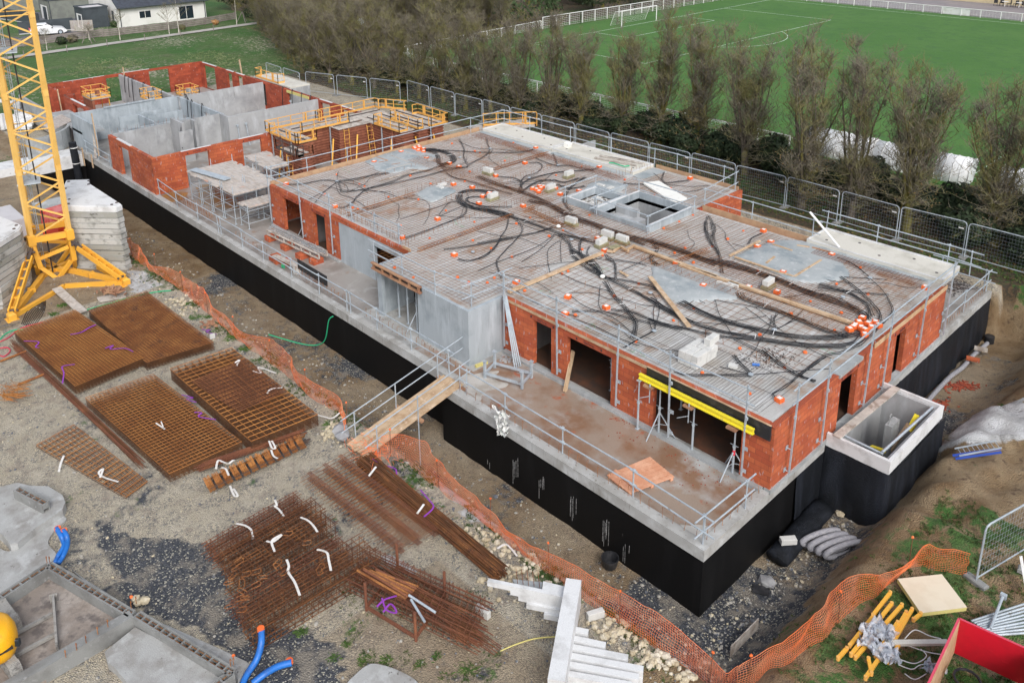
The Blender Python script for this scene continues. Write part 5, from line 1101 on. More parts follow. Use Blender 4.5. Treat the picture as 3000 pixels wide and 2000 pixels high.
for x,y,lb,tri in ((-15.55,21.95,'left prop with a tripod under the yellow beam',True),(-14.15,22.0,'plain prop under the middle of the yellow beam',False),(-12.5,21.95,'right prop with a tripod and a red band under the yellow beam',True),(-12.3,22.3,'prop close behind the one with the red band',False),(-16.3,21.7,'prop at the left end of the yellow beam in front of the brick',False),(-18.55,22.9,'prop standing inside the wider doorway',False),(-40.95,22.9,'prop with a tripod inside the farther left doorway',True),(-29.2,20.6,'left prop in the mouth of the grey corner room',False),(-28.4,20.5,'middle prop in the mouth of the grey corner room',False),(-27.6,20.4,'right prop in the mouth of the grey corner room',True),(-15.9,23.8,'prop deep inside the wide opening',False),(-13.2,24.4,'prop at the back of the wide opening',False),(-19.6,24.2,'prop deep behind the wider doorway',False)): prop(x,y,2.0 if y < 22.2 and x > -17 else 2.25,lb,tri)
mb=MB();mb.lathe([(.05,0),(.05,.18)],(-12.5,21.95,.8),8);top('reflective_band',mb,M['strapred'],'red tape band round the right hand tripod prop','tape')
sheet(P(R5,(1105,1350),.3),.55,1.0,.28,6,'whitebag','plastic_rag','crumpled white plastic sheet snagged on the front edge of the terrace','plastic sheet',True)
top('foam_strip',MB().beam(P(R5,(925,955),.05),P(R5,(1005,925),.05),.12,.12),M['cream_edge'],'yellow foam strip at the foot of the grey corner wall','foam')
mb=MB()
for k in range(60):
 q=P(R5,(rs.gauss(1140,35),rs.gauss(910,14)),.02);mb.rock(q,rs.uniform(.03,.08),rs)
top('rubble',mb,M['rock_grey'],'small heap of stones in the corner beside the leaning tubes','rubble',kind='stuff')
mb=MB()
for k in range(110):
 q=Vector((rs.uniform(-17.5,-11.6),21.8-abs(rs.gauss(0,.7)),.02));
 if q.y < 18.8: continue
 mb.rock(q,rs.uniform(.012,.032),rs,.5)
for k in range(500):
 u=rs.choice([((1760,1210),40,20),((1900,1080),70,15),((1560,1310),30,12)]) if rs.random() < .75 else ((1700,1620),60,40);q=P(R6,(rs.gauss(u[0][0],u[1]),rs.gauss(u[0][1],u[2])),-2.4)
 if q.x > -11.1 and not (-11.1 < q.x < -8.9 and 25.8 < q.y < 30.4): mb.mbox(Matrix.Translation((q.x,q.y,tz(q.x,q.y)+.03)) @ Matrix.Rotation(rs.uniform(0,3),4,'Z'),rs.uniform(.04,.16),.05,.04)
top('brick_rubble',mb,M['reddirt'],'scattered red brick fragments','rubble',kind='stuff')
top('black_board',MB().beam((-36.4+0*0,19.6,.62),(-33.6,19.55,.62),.04,.55),M['black_board'],'long black panel propped on bricks behind the guard rail','board')
def brickblock(p,l=.55,rz=0,lb='',grp=None,h=.28,wd=.22,stackn=1):
 mb=MB();mb.mbox(Matrix.Translation(p+Vector((0,0,h/2))) @ Matrix.Rotation(rz,4,'Z'),l,wd,h,.008);return top('brick',mb,M['brick'],lb,'brick',grp)
for k,p in enumerate([(105,1060),(410,1230),(700,1400),(960,1500)]): brickblock(P(fr(780,540,.15306),p,.02),.6,R(90),'%s brick pair carrying the long workbench, counted from the far end' % ORD[k],'bricks under benches',wd=.5)
for k,p in enumerate([(170,1440),(390,1520)]): brickblock(P(fr(780,540,.15306),p,.02),.5,R(90),'%s brick holding up the black panel' % ('left' if k == 0 else 'right'),'bricks under benches',wd=.4)
bn=thing('workbench','long workbench of timber beams covered with lattice rods along the brick wall','workbench',(-38,20.8,0))
a,b=P(fr(780,540,.15306),(100,930),.4),P(fr(780,540,.15306),(1090,1400),.4);d=(b-a).normalized();n=Vector((-d.y,d.x,0))
for o in (-.25,.25):
 for z in (0,.26): mb=MB();mb.beam(a+n*o+Vector((0,0,z)),b+n*o+Vector((0,0,z)),.1,.05);part('beam',mb,M['wood_grey'],bn)
 for k in range(7): mb=MB();p=a.lerp(b,k/6)+n*o;mb.beam(p+Vector((0,0,.02)),p+Vector((0,0,.24)),.08,.06,(0,1,0));part('spacer',mb,M['wood_grey'],bn)
a2,b2=a+Vector((0,0,.4)),b+Vector((0,0,.4));gd=girder((a2.x,a2.y,0),(b2.x,b2.y,0),z=.72,h=.12,wd=.3,lab='pale lattice girder lying along the workbench',m='galv');gd['group']='girders on benches'
sb=thing('low_bench','short low bench of grey boards on bricks behind the guard rail','workbench',(-32.9,20,0))
a,b=P(R4,(1890,190),.4),P(R4,(2060,270),.4)
mb=MB();mb.beam(a,b,.3,.05);part('top',mb,M['wood_grey'],sb)
for t_ in (.1,.9): mb=MB();mb.mbox(Matrix.Translation(a.lerp(b,t_)-Vector((0,0,.22))),.3,.3,.38);part('support',mb,M['brick'] if t_ < .5 else M['aac'],sb)
for k,p in enumerate([(1945,275),(1958,278)]): mb=MB();mb.lathe([(.04,0),(.04,.16),(.02,.22)],tuple(P(R4,p,.02)),8);top('spray_can',mb,M['green'],'%s green can on the slab behind the guard rail' % ('left' if k == 0 else 'right'),'can','green cans')
top('black_board',MB().beam(Vector((-31.35,21.5,.02)),Vector((-31.0,21.85,1.95)),.9,.03,(1,0,0)),M['black_board'],'black board leaning beside the doorway in the smooth grey wall','board')
sh=thing('lintel_shutter','wooden ladder like shutter fixed over the mouth of the grey corner room','formwork',(-28.6,20,2.3))
for z in (2.28,2.55): mb=MB();mb.box(-30.3,-26.7,19.92,20.06,z,z+.06);part('rail',mb,M['wood_red'],sh)
for k in range(6): mb=MB();mb.box(-30.2+k*.66,-30.12+k*.66,19.95,20.05,2.34,2.55);part('strut',mb,M['wood_red'],sh)
mb=MB();mb.box(-30.25,-26.75,20.062,20.085,2.3,2.6);part('board',mb,M['black_board'],sh)
top('black_board',MB().beam(Vector((-27.9,21.2,.02)),Vector((-27.6,21.9,1.3)),.9,.03,(1,0,0)),M['black_board'],'tilted black board inside the grey corner room','board')
def shoring(x0,x1,y0,y1,z,nx,ny,label,boards,bm='planks'):
 t=thing('shoring_deck',label,'scaffold',((x0+x1)/2,(y0+y1)/2,0),0,'shoring decks beside the brick wall')
 for i in range(nx+1):
  for j in range(ny+1):
   for e in (-.12,.12) if 0 < i < nx else (0,):
    x=x0+(x1-x0)*i/nx+e;y=y0+(y1-y0)*j/ny;mb=MB();mb.bar((x,y,.02),(x,y,z+(.5 if rs.random() < .3 else .1)),.026,6);mb.box(x-.07,x+.07,y-.07,y+.07,.012,.03);part('standard',mb,M['galv'],t)
 for j in range(ny+1):
  y=y0+(y1-y0)*j/ny
  for zz in (.35,1.1,z-.12): mb=MB();mb.bar((x0,y,zz),(x1,y,zz),.022,6);part('ledger',mb,M['galv'],t)
 for i in range(nx+1):
  x=x0+(x1-x0)*i/nx
  for zz in (.35,1.1,z-.1): mb=MB();mb.bar((x,y0,zz),(x,y1,zz),.022,6);part('transom',mb,M['galv'],t)
 for i in range(nx): mb=MB();xa,xb=x0+(x1-x0)*i/nx,x0+(x1-x0)*(i+1)/nx;mb.bar((xa,y0,.4),(xb,y0,1.1),.018,5);part('brace',mb,M['galv'],t)
 for i in range(boards):
  xa=x0-.1+(x1-x0+.2)*i/boards;xb=x0-.1+(x1-x0+.2)*(i+.93)/boards;q=rs.uniform(-.12,.2);mb=MB();w_=(xb-xa)/2
  for s in (0,1): mb.box(xa+s*w_,xa+s*w_+w_*.97,y0-.15+q,y1+.1+q+rs.uniform(-.15,.15),z,z+.05)
  mb.box(xb-.01,xb+.03,y0-.1+q,y1+q,z-.04,z+.02);part('deck_board',mb,M[bm],t)
 return t
shoring(-50.9,-45.0,20.5,23.4,1.85,4,2,'large shoring deck of pale planks on tube legs',9)
shoring(-44.7,-43.75,20.7,23.6,1.35,1,2,'small low shoring deck against the brick wall',2)
shoring(-51.2,-47.8,24.4,25.7,1.85,2,1,'rear shoring deck of grey planks',5)
top('metal_deck',MB().beam(P(F2,(280,160),2.02),P(F2,(530,232),2.02),.5,.05),M['galv'],'long metal deck board lying askew on the large shoring deck','board')
def form_panel(x0,x1,y0,y1,label,zt=2.6,yellow=True,sides='sn',zb=0.03,ladders=1,deck='wood_grey'):
 t=thing('wall_formwork',label,'formwork',((x0+x1)/2,(y0+y1)/2,zb),0,'rust brown wall formwork with platforms')
 along='x' if (x1-x0) > (y1-y0) else 'y';mb=MB()
 mb.box(x0+.12,x1-.12,y0+.12,y1-.12,zb,zt-.06)
 k=zb+.15
 while k < zt-.1:
  mb.box(x0+.06,x1-.06,y0+.06,y0+.118,k,k+.07);mb.box(x1-.118,x1-.06,y0+.12,y1-.06,k,k+.07);k += .2
 part('shutter',mb,M['form_rust'],t)
 mb=MB();nb=max(2,int((x1-x0)*(y1-y0)/1.0));nn=max(3,int(max(x1-x0,y1-y0)/.5))
 for i in range(nn):
  if along == 'x': a=x0+(x1-x0)*i/nn;mb.box(a,a+(x1-x0)/nn*.94,y0,y1,zt,zt+.045)
  else: a=y0+(y1-y0)*i/nn;mb.box(x0,x1,a,a+(y1-y0)/nn*.94,zt,zt+.045)
 part('platform',mb,M[deck],t)
 mb=MB();mb.box(x0+.35*(x1-x0),x0+.35*(x1-x0)+.05,y0+.1,y1-.1,zt+.05,zt+.12) if along == 'y' else mb.box(x0+.1,x1-.1,y0+.5*(y1-y0),y0+.5*(y1-y0)+.05,zt+.05,zt+.12);part('shutter_top',mb,M['steel_dark'],t)
 for i in range(int((x1-x0)/1.3)+1):
  x=x0+.1+i*1.3;mb=MB();mb.box(x,x+.07,y0-.02,y0+.05,zb,zt-.02);part('stiffener',mb,M['galv'] if i % 2 == 0 else M['form_rust'],t)
 return t
def yrail(p0,p1,z,label,h=.62,ret=.5,toe=True,side=1,m='form_yellow'):
 t=thing('platform_guard',label,'guard rail',(p0[0],p0[1],z),0,'yellow platform guards');a=Vector((*p0,z));b=Vector((*p1,z));d=(b-a).normalized();n=Vector((-d.y,d.x,0))*side;L_=(b-a).length;Z=Vector((0,0,1))
 def run(p,q,nm):
  mb=MB();mb.beam(p+Z*h,q+Z*h,.045,.045);mb.beam(p+Z*h*.52,q+Z*h*.52,.03,.03);part('rail',mb,M[m],t)
  if toe: mb=MB();mb.beam(p+Z*.07,q+Z*.07,.02,.14);part('toe_board',mb,M[m],t)
  k=max(2,int((q-p).length/.9)+1);mb=MB()
  for i in range(k): c=p.lerp(q,i/(k-1));mb.beam(c,c+Z*h,.045,.045,(0,1,0))
  part('post_row',mb,M[m],t)
  return
 run(a,b,'front')
 if ret: run(a,a+n*ret,'side');run(b,b+n*ret,'side')
 c=a.lerp(b,.8);mb=MB();mb.box(c.x-.09,c.x+.09,c.y-.03,c.y+.03,z+.1,z+h-.04);part('gate_plate',mb,M[m],t)
 return t
form_panel(-52.9,-49.0,27.3,28.5,'rusty wall formwork nearest the shoring decks, topped by a platform')
form_panel(-52.9,-51.4,28.5,36.2,'longest rusty wall formwork running back beside the far block')
form_panel(-51.4,-46.3,33.6,34.8,'rusty cross wall formwork in front of the two bays',zt=2.58)
form_panel(-51.4,-46.2,35.0,36.0,'middle rusty cross wall formwork',zt=2.56)
form_panel(-51.4,-46.2,36.2,37.4,'rear rusty cross wall formwork',zt=2.6)
form_panel(-51.4,-50.1,31.0,33.6,'short rusty formwork with ladders facing the roof',zt=2.57)
form_panel(-49.8,-47.2,26.3,27.2,'low rusty formwork with a dark platform nearest the roof',zt=2.3)
for p0,p1,lb,rt,sd in (((-53.4,27.2),(-53.4,31.2),'near half of the guard along the back of the longest formwork',.5,-1),((-53.4,31.4),(-53.4,36.4),'far half of the guard along the back of the longest formwork',.5,-1),((-49.0,27.2),(-49.0,28.6),'guard closing the end of the platform by the dark walkway',.4,1),((-52.6,27.1),(-49.2,27.1),'guard facing the shoring decks',.4,1),((-51.2,28.8),(-51.2,32.6),'inner guard of the longest formwork',.2,1),((-46.4,33.5),(-49.4,33.5),'guard on the front cross wall',.7,-1),((-46.1,34.9),(-49.6,35.1),'guard on the middle cross wall',.4,-1),((-46.0,37.5),(-49.6,37.6),'tall guard on the rear cross wall',.5,1),((-46.0,36.0),(-46.0,37.4),'guard at the open end of the rear cross wall',.3,1),((-51.0,37.6),(-52.9,36.6),'guard at the far back corner of the formwork',.4,1)):
 yrail(p0,p1,2.64,'yellow '+lb,.72,rt,True,sd)
yrail((-50.0,26.1),(-47.2,26.1),2.35,'dark framed guard of the low formwork platform',.7,.4,True,1,'steel_dark')
yrail((-47.2,26.0),(-47.2,27.2),2.35,'slatted rust brown guard of the low formwork platform',.6,.1,True,1,'rust_dark')
yrail((-70.2,35.3),(-66.2,35.3),2.62,'yellow guard on the concrete box behind the far block',.8,.6,True,1)
yrail((-43.9,39.0),(-41.6,42.0),2.5,'yellow guard standing past the end of the far white slab',.9,.5,True,-1)
mb=MB();mb.prism([(-44.6,38.2),(-43.4,38.2),(-41.6,41.9),(-43.2,42.5)],2.3,2.48);top('platform',mb,M['wood_grey'],'grey work platform below the lone yellow guard by the far white slab','platform')
def ladder(a,b,wd=.4,m='form_yellow',lb='',n=8):
 a=Vector(a);b=Vector(b);s=(b-a).cross(Vector((0,0,1)));
 if s.length < .01: s=Vector((1,0,0))
 s=s.normalized()*wd/2;t=thing('ladder',lb,'ladder',tuple(a),0,'ladders on the site')
 for e in (1,-1): mb=MB();mb.beam(a+s*e,b+s*e,.05,.03,tuple(s));part('stile',mb,M[m],t)
 for k in range(n): c=a.lerp(b,(k+.6)/n);mb=MB();mb.bar(c-s,c+s,.014,5);part('rung',mb,M[m],t)
 return t
ladder((-50.0,31.6,.03),(-50.05,31.6,2.55),lb='upright yellow ladder between the two formwork bays')
ladder((-49.5,33.4,.03),(-50.0,33.5,2.5),lb='yellow ladder leaning on the front cross wall')
ladder((-48.4,26.0,.03),(-48.6,26.28,2.2),lb='yellow ladder under the low dark platform')
ladder((-74.5,26.2,0),(-74.4,27.15,2.2),m='wood_grey',lb='pale ladder leaning on the long pale concrete wall')
for k,(x,y) in enumerate(((-49.6,27.2),(-49.0,26.9),(-50.2,30.6),(-49.9,32.4),(-47.2,33.4),(-46.6,35.0),(-46.2,36.3),(-51.2,27.1))):
 mb=MB();mb.beam((x+.75,y-.75*(x < -46.8),.05),(x,y,2.0),.09,.07);top('push_prop',mb,M['yellow'],'%s yellow push prop bracing the rusty formwork, from the left' % ORD[k],'prop','yellow push props')
mb=MB();
for k in range(20): mb.rock(P(F3,(540+rs.uniform(-40,60),445+rs.uniform(-8,12)),.15),rs.uniform(.1,.25),rs,.6)
M['lilac']=mat('lilac_sheet',(.45,.42,.55),rough=.6);top('plastic_sheet',mb,M['lilac'],'crumpled lilac plastic sheet on the floor below the formwork ladders','plastic sheet')
brickblock(Vector((-44.6,25.6,.9)),1.1,R(90),'stack of red bricks beside the far roof edge board',h=.9,wd=.6)
mb=MB();mb.box(-45.6,-44.2,36.5,38.0,.02,1.0);top('concrete_block',mb,M['conc'],'rough grey concrete cube behind the formwork','block')
for k in range(5): mb=MB();mb.beam((-45.0+k*.25,38.6,1.2+.05*k),(-44.0+k*.2,40.2,1.15),.08,.08);top('timber',mb,M['wood_grey'],'%s grey timber dumped behind the concrete cube' % ORD[k],'timber','timbers behind the cube')
for (x,y,w1,w2,lb) in ((-75.3,23.3,2.2,1.6,'in the far left room'),(-71.2,26.3,1.8,1.1,'against the long pale wall'),(-70.2,29.0,1.7,1.3,'behind the long pale wall')):
 t=thing('formwork_tower','small yellow railed platform '+lb,'platform',(x,y,0),0,'small yellow platforms in the far block');mb=MB();mb.box(x-w1/2,x+w1/2,y-w2/2,y+w2/2,2.0,2.08);part('deck',mb,M['wood_grey'],t)
 mb=MB();mb.box(x-w1/2,x+w1/2,y-w2/2+.05,y-w2/2+.25,.8,1.95);mb.box(x-.3,x+.3,y,y+.2,1.9,2.6);part('shutter',mb,M['form_rust'] if w1 > 2 else M['conc'],t)
 for a,b in (((-1,-1),(1,-1)),((1,-1),(1,1)),((1,1),(-1,1)),((-1,1),(-1,-1))):
  p,q=Vector((x+a[0]*w1/2,y+a[1]*w2/2,2.08)),Vector((x+b[0]*w1/2,y+b[1]*w2/2,2.08));mb=MB()
  for z in (.35,.75): mb.beam(p+Vector((0,0,z)),q+Vector((0,0,z)),.045,.045)
  for k in range(3): c=p.lerp(q,k/2);mb.beam(c,c+Vector((0,0,.75)),.045,.045,(0,1,0))
  mb.beam(p+Vector((0,0,.08)),q+Vector((0,0,.08)),.02,.14);part('guard',mb,M['form_yellow'],t)
 for a in (-1,1):
  for b in (-1,1): mb=MB();mb.bar((x+a*w1*.42,y+b*w2*.42,0),(x+a*w1*.42,y+b*w2*.42,2.0),.035,5);part('leg',mb,M['yellow'],t)
for a,b,wd,lb in (((-76.3,20.75,0),(-76.5,20.7,2.9),.22,'beside the rounded brick pier'),((-63.2,19.1,.4),(-63.7,19.2,3.5),.16,'tall, standing at the precast corner'),((-79.6,27.3,1.8),(-79.8,27.3,3.3),.26,'poking above the far brick wall'),((-75.0,36.5,0),(-76.6,37.0,3.0),.25,'leaning behind the back brick wall'),((-66.0,18.85,-.9),(-66.0,18.85,.5),.18,'upright against the slab edge'),((-64.1,18.85,-.6),(-64.1,18.85,.4),.18,'short, against the slab edge')): top('plank',MB().beam(a,b,wd,.05,(0,1,0)),M['wood'],'pale timber plank '+lb,'plank','planks standing at the far block')
top('plank',MB().beam(P(R1,(640,860),2.4),P(R1,(660,1090),.1),.16,.05,(1,0,0)),M['wood_grey'],'grey timber plank closing the end of the precast wall','plank')
for k in range(14):
 f_,pa,pb=R1,None,None
 x=[-79.5,-78.6,-77.7,-75.2,-73.0,-66.8,-66.0,-64.9,-63.3,-61.8,-60.4,-64.2,-58.9,-68.2][k];y=[27.3]*5+[35.0-.1*0]*0+[27.55,27.5,35.0,35.0,35.0,35.0,27.55,23.6,28.0];yy=y[k] if k < len(y) else 28
 mb=MB();mb.tube(smooth_path([(x,yy+.1,2.2),(x+.02,yy,2.62),(x+.15,yy-.15,2.4),(x+.2,yy-.25,1.4-.3*(k % 3)),(x+.4,yy-.3,1.1-.3*(k % 3))],4),.03,5);top('hanging_conduit',mb,M['conduit'],'black conduit loop hanging over a concrete wall of the far block','conduit','conduit loops hanging on the far block walls',smooth=True)
for x,y,lb in ((-62.5,27.6,'left push pull prop fixed on the back room wall'),(-63.2,34.6,'right push pull prop fixed on the back room wall'),(-59.3,27.9,'left short prop on the tall front room wall'),(-59.3,28.6,'right short prop on the tall front room wall')):
 mb=MB();mb.bar((x+.45,y,.1),(x+.15,y,1.7),.035,6);mb.mbox(Matrix.Translation((x+.12,y,1.75)),.1,.18,.14);top('push_prop',mb,M['galv'],lb,'prop')
top('formwork_beam',MB().beam((-64.2,35.05,2.35),(-60.7,35.05,2.35),.25,.22),M['cream_edge'],'pale yellow beam bridging the gap in the back brick wall','beam')
M['galvy']=M['beam_yellow']
mb=MB()
for k in range(5): mb.beam((-75,36.0+k*.2,.2+.05*k),(-70.8,36.2+k*.2,.2+.05*k),.16,.1)
top('beam_stack',mb,M['beam_yellow'],'stack of bright yellow beams seen through the back wall windows','beam stack')
def stair_piece(p,rz,label,n=8,m='white_conc'):
 t=thing('precast_stair',label,'stair',tuple(p),rz,'precast winding stairs lying on the ground');mb=MB()
 for k in range(n):
  a=k*R(13);mb.add([(0,0,k*.17),(2.2*math.cos(a),2.2*math.sin(a),k*.17),(2.2*math.cos(a+R(13)),2.2*math.sin(a+R(13)),k*.17),(0,0,k*.17+.18),(2.2*math.cos(a),2.2*math.sin(a),k*.17+.18),(2.2*math.cos(a+R(13)),2.2*math.sin(a+R(13)),k*.17+.18)],[(0,2,1),(3,4,5),(0,1,4,3),(1,2,5,4),(2,0,3,5)])
 part('treads',mb,M[m],t,local=True);mb=MB();mb.box(-.2,.1,-.2,.2,0,n*.17+.3);part('newel',mb,M[m],t,local=True);return t
stair_piece((-83.4,30.5,-.2),R(200),'white precast winding stair standing outside the far end wall',9)
stair_piece((-83,19.0,-.2),R(120),'grey precast winding stair lying left of the far block',7)
stair_piece((-79.5,17.0,-.4),R(40),'white precast stair half hidden behind the crane mast',6)
mb=MB()
for k in range(9): mb.beam((-73.5+k*.3,19.9,1.42),(-71.5+k*.3,17.9,1.43),.16,.06)
top('board_stack',mb,M['planks'],'row of pale and dark boards lying on the curved wall platform','boards')
t=thing('black_pipe','tall black plastic pipe standing against the corner of the basement','pipe',(-66.0,18.4,-2.5));mb=MB();mb.bar((-66.0,18.35,-2.6),(-66.15,18.3,1.0),.26,14);part('pipe',mb,M['membrane'],t)
for z in (-.6,.6): mb=MB();mb.lathe([(.275,0),(.275,.04)],(-66.05,18.32,z),14);part('band',mb,M['white'],t)
def net(path,h,label,posts,capz=True,seed=1,sag=.25,cell=.07,nv=13):
 r_=random.Random(seed);t=thing('safety_fence',label,'safety fence',(path[0][0],path[0][1],tz(path[0][0],path[0][1])),0,'orange net safety fences')
 sp=smooth_path([(p[0],p[1],0) for p in path],8);L_=[0]
 for i in range(1,len(sp)): L_.append(L_[-1]+(sp[i]-sp[i-1]).length)
 T=L_[-1];m_=int(T/cell)
 def pos(s,v):
  s=max(0,min(T-.001,s));lo=0
  while L_[lo+1] < s: lo += 1
  f=(s-L_[lo])/(L_[lo+1]-L_[lo]);p=sp[lo].lerp(sp[lo+1],f);d=(sp[lo+1]-sp[lo]).normalized();n=Vector((-d.y,d.x,0))
  hh=h*(1-sag*abs(math.sin(s*.9+seed))*.6-sag*.5*noise.noise(Vector((s*.45,seed,0))));lean=noise.noise(Vector((s*.35,seed,4)))*.5+.22*math.sin(s*.7)
  wv=.10*noise.noise(Vector((s*1.6,v*2,seed)))
  return Vector((p.x+n.x*(lean*v+wv),p.y+n.y*(lean*v+wv),tz(p.x,p.y)+.02+hh*v))
 mb=MB();grid=[[pos(i*cell+.02*math.sin(j),j/nv) for j in range(nv+1)] for i in range(m_+1)]
 cz=Vector((0,0,1))
 def strip(a,b,r):
  d=b-a
  if d.length < 1e-5: return
  mb.bar(a,b,r,3,cap=False)
 for i in range(m_):
  for j in range(nv+1): strip(grid[i][j],grid[i+1][j],.0055 if j < nv else .010)
 for i in range(0,m_+1):
  for j in range(nv): strip(grid[i][j],grid[i][j+1],.004)
 part('net',mb,M['net'],t)
 s=.3
 while s < T:
  p=pos(s,0);mb=MB();q=p+Vector((r_.uniform(-.05,.05),r_.uniform(-.05,.05),h+.15));mb.bar(p-cz*.1,q,.012,5);o=part('stake',mb,M['rust_dark'],t)
  mb=MB();mb.rock(q,.045,r_,1);part('cap',mb,M['orange'],o);s += posts
 return t
net([(-49.5,14.9),(-47,14.8),(-43.6,14.85),(-40.9,15.0),(-37.5,14.9),(-33.3,14.75),(-29.7,14.85),(-27.2,14.7),(-25.3,14.9),(-24.0,14.3)],.95,'orange net fence along the trench from the ballast to the gangway',3.1,seed=2,cell=.085,nv=11)
net([(-22.2,14.6),(-21.4,15.0),(-19.8,14.9),(-18.1,14.95),(-16.3,14.9),(-13.8,14.9),(-11.7,15.0),(-10.3,15.2),(-9.2,15.7),(-8.6,16.2)],.95,'orange net fence along the trench from the gangway to the near corner',2.6,seed=5)
net([(-8.5,16.0),(-7.9,17.0),(-7.5,18.4),(-7.4,19.8),(-7.1,21.3),(-6.8,22.9),(-6.3,23.3),(-5.6,23.6)],.95,'orange net fence climbing the bank on the right',3.3,seed=9)
mb=MB()
for k in range(150):
 q=Vector((-22.5+rs.gauss(0,.5),14.3+rs.gauss(0,.22),-.55+abs(rs.gauss(0,.2))));q2=q+Vector((rs.uniform(-.4,.4),rs.uniform(-.3,.3),rs.uniform(-.2,.25)));mb.bar(q,q2,.008,3,cap=False)
top('crumpled_net',mb,M['net'],'crumpled heap of orange net at the foot of the gangway','net')
M['rust_shade_tone']=mat('rust_shade_and_tone',(.10,.042,.016),[((.16,.068,.022),1.1,.45,.65)],rough=.95)  # dark rust: painted shade in mesh stacks and cages, plain tone mix in rods
def mesh_stack(q,z0,layers,cx,cy,label,m='rust_bright',r=.011,dz=.035,jit=.02,thick=2):
 t=thing('mesh_stack',label,'rebar mesh stack',(sum(p.x for p in q)/4,sum(p.y for p in q)/4,z0),0,'stacks of welded mesh in the yard')
 for l in range(layers):
  mb=MB();o=Vector((rs.uniform(-jit,jit),rs.uniform(-jit,jit),z0+l*dz));s0,s1=(cx,cy)
  na=max(2,int((q[1]-q[0]).length/s0));nb=max(2,int((q[3]-q[0]).length/s1));rr=r*1.35 if l == layers-1 else r*.85
  for i in range(na+1): a=q[0].lerp(q[1],i/na);b=q[3].lerp(q[2],i/na);mb.bar(Vector((a.x,a.y,0))+o,Vector((b.x,b.y,0))+o,rr,3,cap=False)
  for j in range(nb+1): a=q[0].lerp(q[3],j/nb);b=q[1].lerp(q[2],j/nb);mb.bar(Vector((a.x,a.y,2*r))+o,Vector((b.x,b.y,2*r))+o,rr,3,cap=False)
  part('mesh_sheet',mb,M[m if l >= layers-1 else 'rust_shade_tone'],t)  # sheets below the top one carry their shade in the colour
 return t
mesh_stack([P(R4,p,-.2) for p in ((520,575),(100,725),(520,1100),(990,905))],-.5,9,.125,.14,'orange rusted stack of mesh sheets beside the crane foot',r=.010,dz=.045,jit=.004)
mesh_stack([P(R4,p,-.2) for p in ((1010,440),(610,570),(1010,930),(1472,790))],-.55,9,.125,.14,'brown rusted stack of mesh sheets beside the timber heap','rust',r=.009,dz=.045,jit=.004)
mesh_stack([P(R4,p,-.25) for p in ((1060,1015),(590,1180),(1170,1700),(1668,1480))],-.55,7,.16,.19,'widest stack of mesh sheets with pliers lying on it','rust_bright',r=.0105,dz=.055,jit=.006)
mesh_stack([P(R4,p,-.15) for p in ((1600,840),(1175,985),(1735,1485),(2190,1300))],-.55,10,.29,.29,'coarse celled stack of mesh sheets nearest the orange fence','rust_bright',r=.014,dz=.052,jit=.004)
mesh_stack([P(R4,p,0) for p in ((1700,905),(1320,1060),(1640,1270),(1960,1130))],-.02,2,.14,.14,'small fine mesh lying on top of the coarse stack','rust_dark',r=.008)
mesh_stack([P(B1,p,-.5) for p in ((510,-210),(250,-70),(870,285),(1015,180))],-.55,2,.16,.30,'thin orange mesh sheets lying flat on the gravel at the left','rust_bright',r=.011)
def rods(a,b,n,wdt,hgt,r,m,label,name='rebar_bundle',ends=.3,grp='bundles of straight rebar'):
 a=Vector(a);b=Vector(b);d=(b-a).normalized();s=Vector((-d.y,d.x,0));mb=MB()
 for k in range(n):
  o=s*rs.uniform(-wdt/2,wdt/2)+Vector((0,0,abs(rs.uniform(0,hgt))));o2=s*rs.uniform(-wdt/2,wdt/2)*.6+o*.4+Vector((0,0,o.z*.6));mb.bar(a+o-d*rs.uniform(0,ends),b+o2+d*rs.uniform(0,ends),r,4)
 o=top(name,mb,[M[m],M['rust_shade_tone']],label,'rebar bundle',grp)
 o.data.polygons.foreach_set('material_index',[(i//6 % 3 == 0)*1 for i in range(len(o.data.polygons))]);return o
rods(P(B2,(165,55),-.5),P(B2,(1090,830),-.5),120,.62,.32,.015,'rust_yard','long thick bundle of brown rebar beside the orange fence',ends=.15)
rods(P(R4,(130,840),-.55),P(R4,(900,1568),-.55),26,.35,.08,.010,'rust_dark','loose trail of thin dark rebar beside the widest mesh stack',ends=1.2)
rods(P(F1,(0,290),-.5),P(F1,(650,60),-.5),24,.3,.14,.016,'rust_dark','bundle of dark rebar lying behind the spiked cage',ends=.4)
def zigcage(a,b,label,n=12,wd=.55,h=.3):
 a=Vector(a);b=Vector(b);d=(b-a).normalized();s=Vector((-d.y,d.x,0));t=thing('rebar_cage',label,'rebar cage',tuple(a),0,'rebar cages in the yard');L_=(b-a).length;Z=Vector((0,0,1))
 mb=MB()
 for k in range(26): o=s*rs.uniform(-wd/2,wd/2)+Z*rs.uniform(0,.16);mb.bar(a+o,b+o+d*rs.uniform(-.3,.3),.012,4)
 part('long_bars',mb,M['steel_dark'],t);
 for k in range(n):
  for e in (-1,1):
   p=a+d*(L_*(k+.5)/n+.1*e)+s*e*wd*.25+Z*.16;mb=MB()
   for j in range(9): q=p+d*(j*.025-.1)+s*rs.uniform(-.03,.03);mb.bar(q,q+s*e*-.2+Z*rs.uniform(.2,.3)-d*.05,.011,3);mb.bar(q+Z*.02,q+s*e*.22-Z*.08,.011,3)
   part('hooks',mb,M['rust_bright'],t)
 return t
zigcage(P(F1,(20,440),-.5),P(F1,(720,115),-.5),'long dark rebar cage with rows of orange rusted spikes')
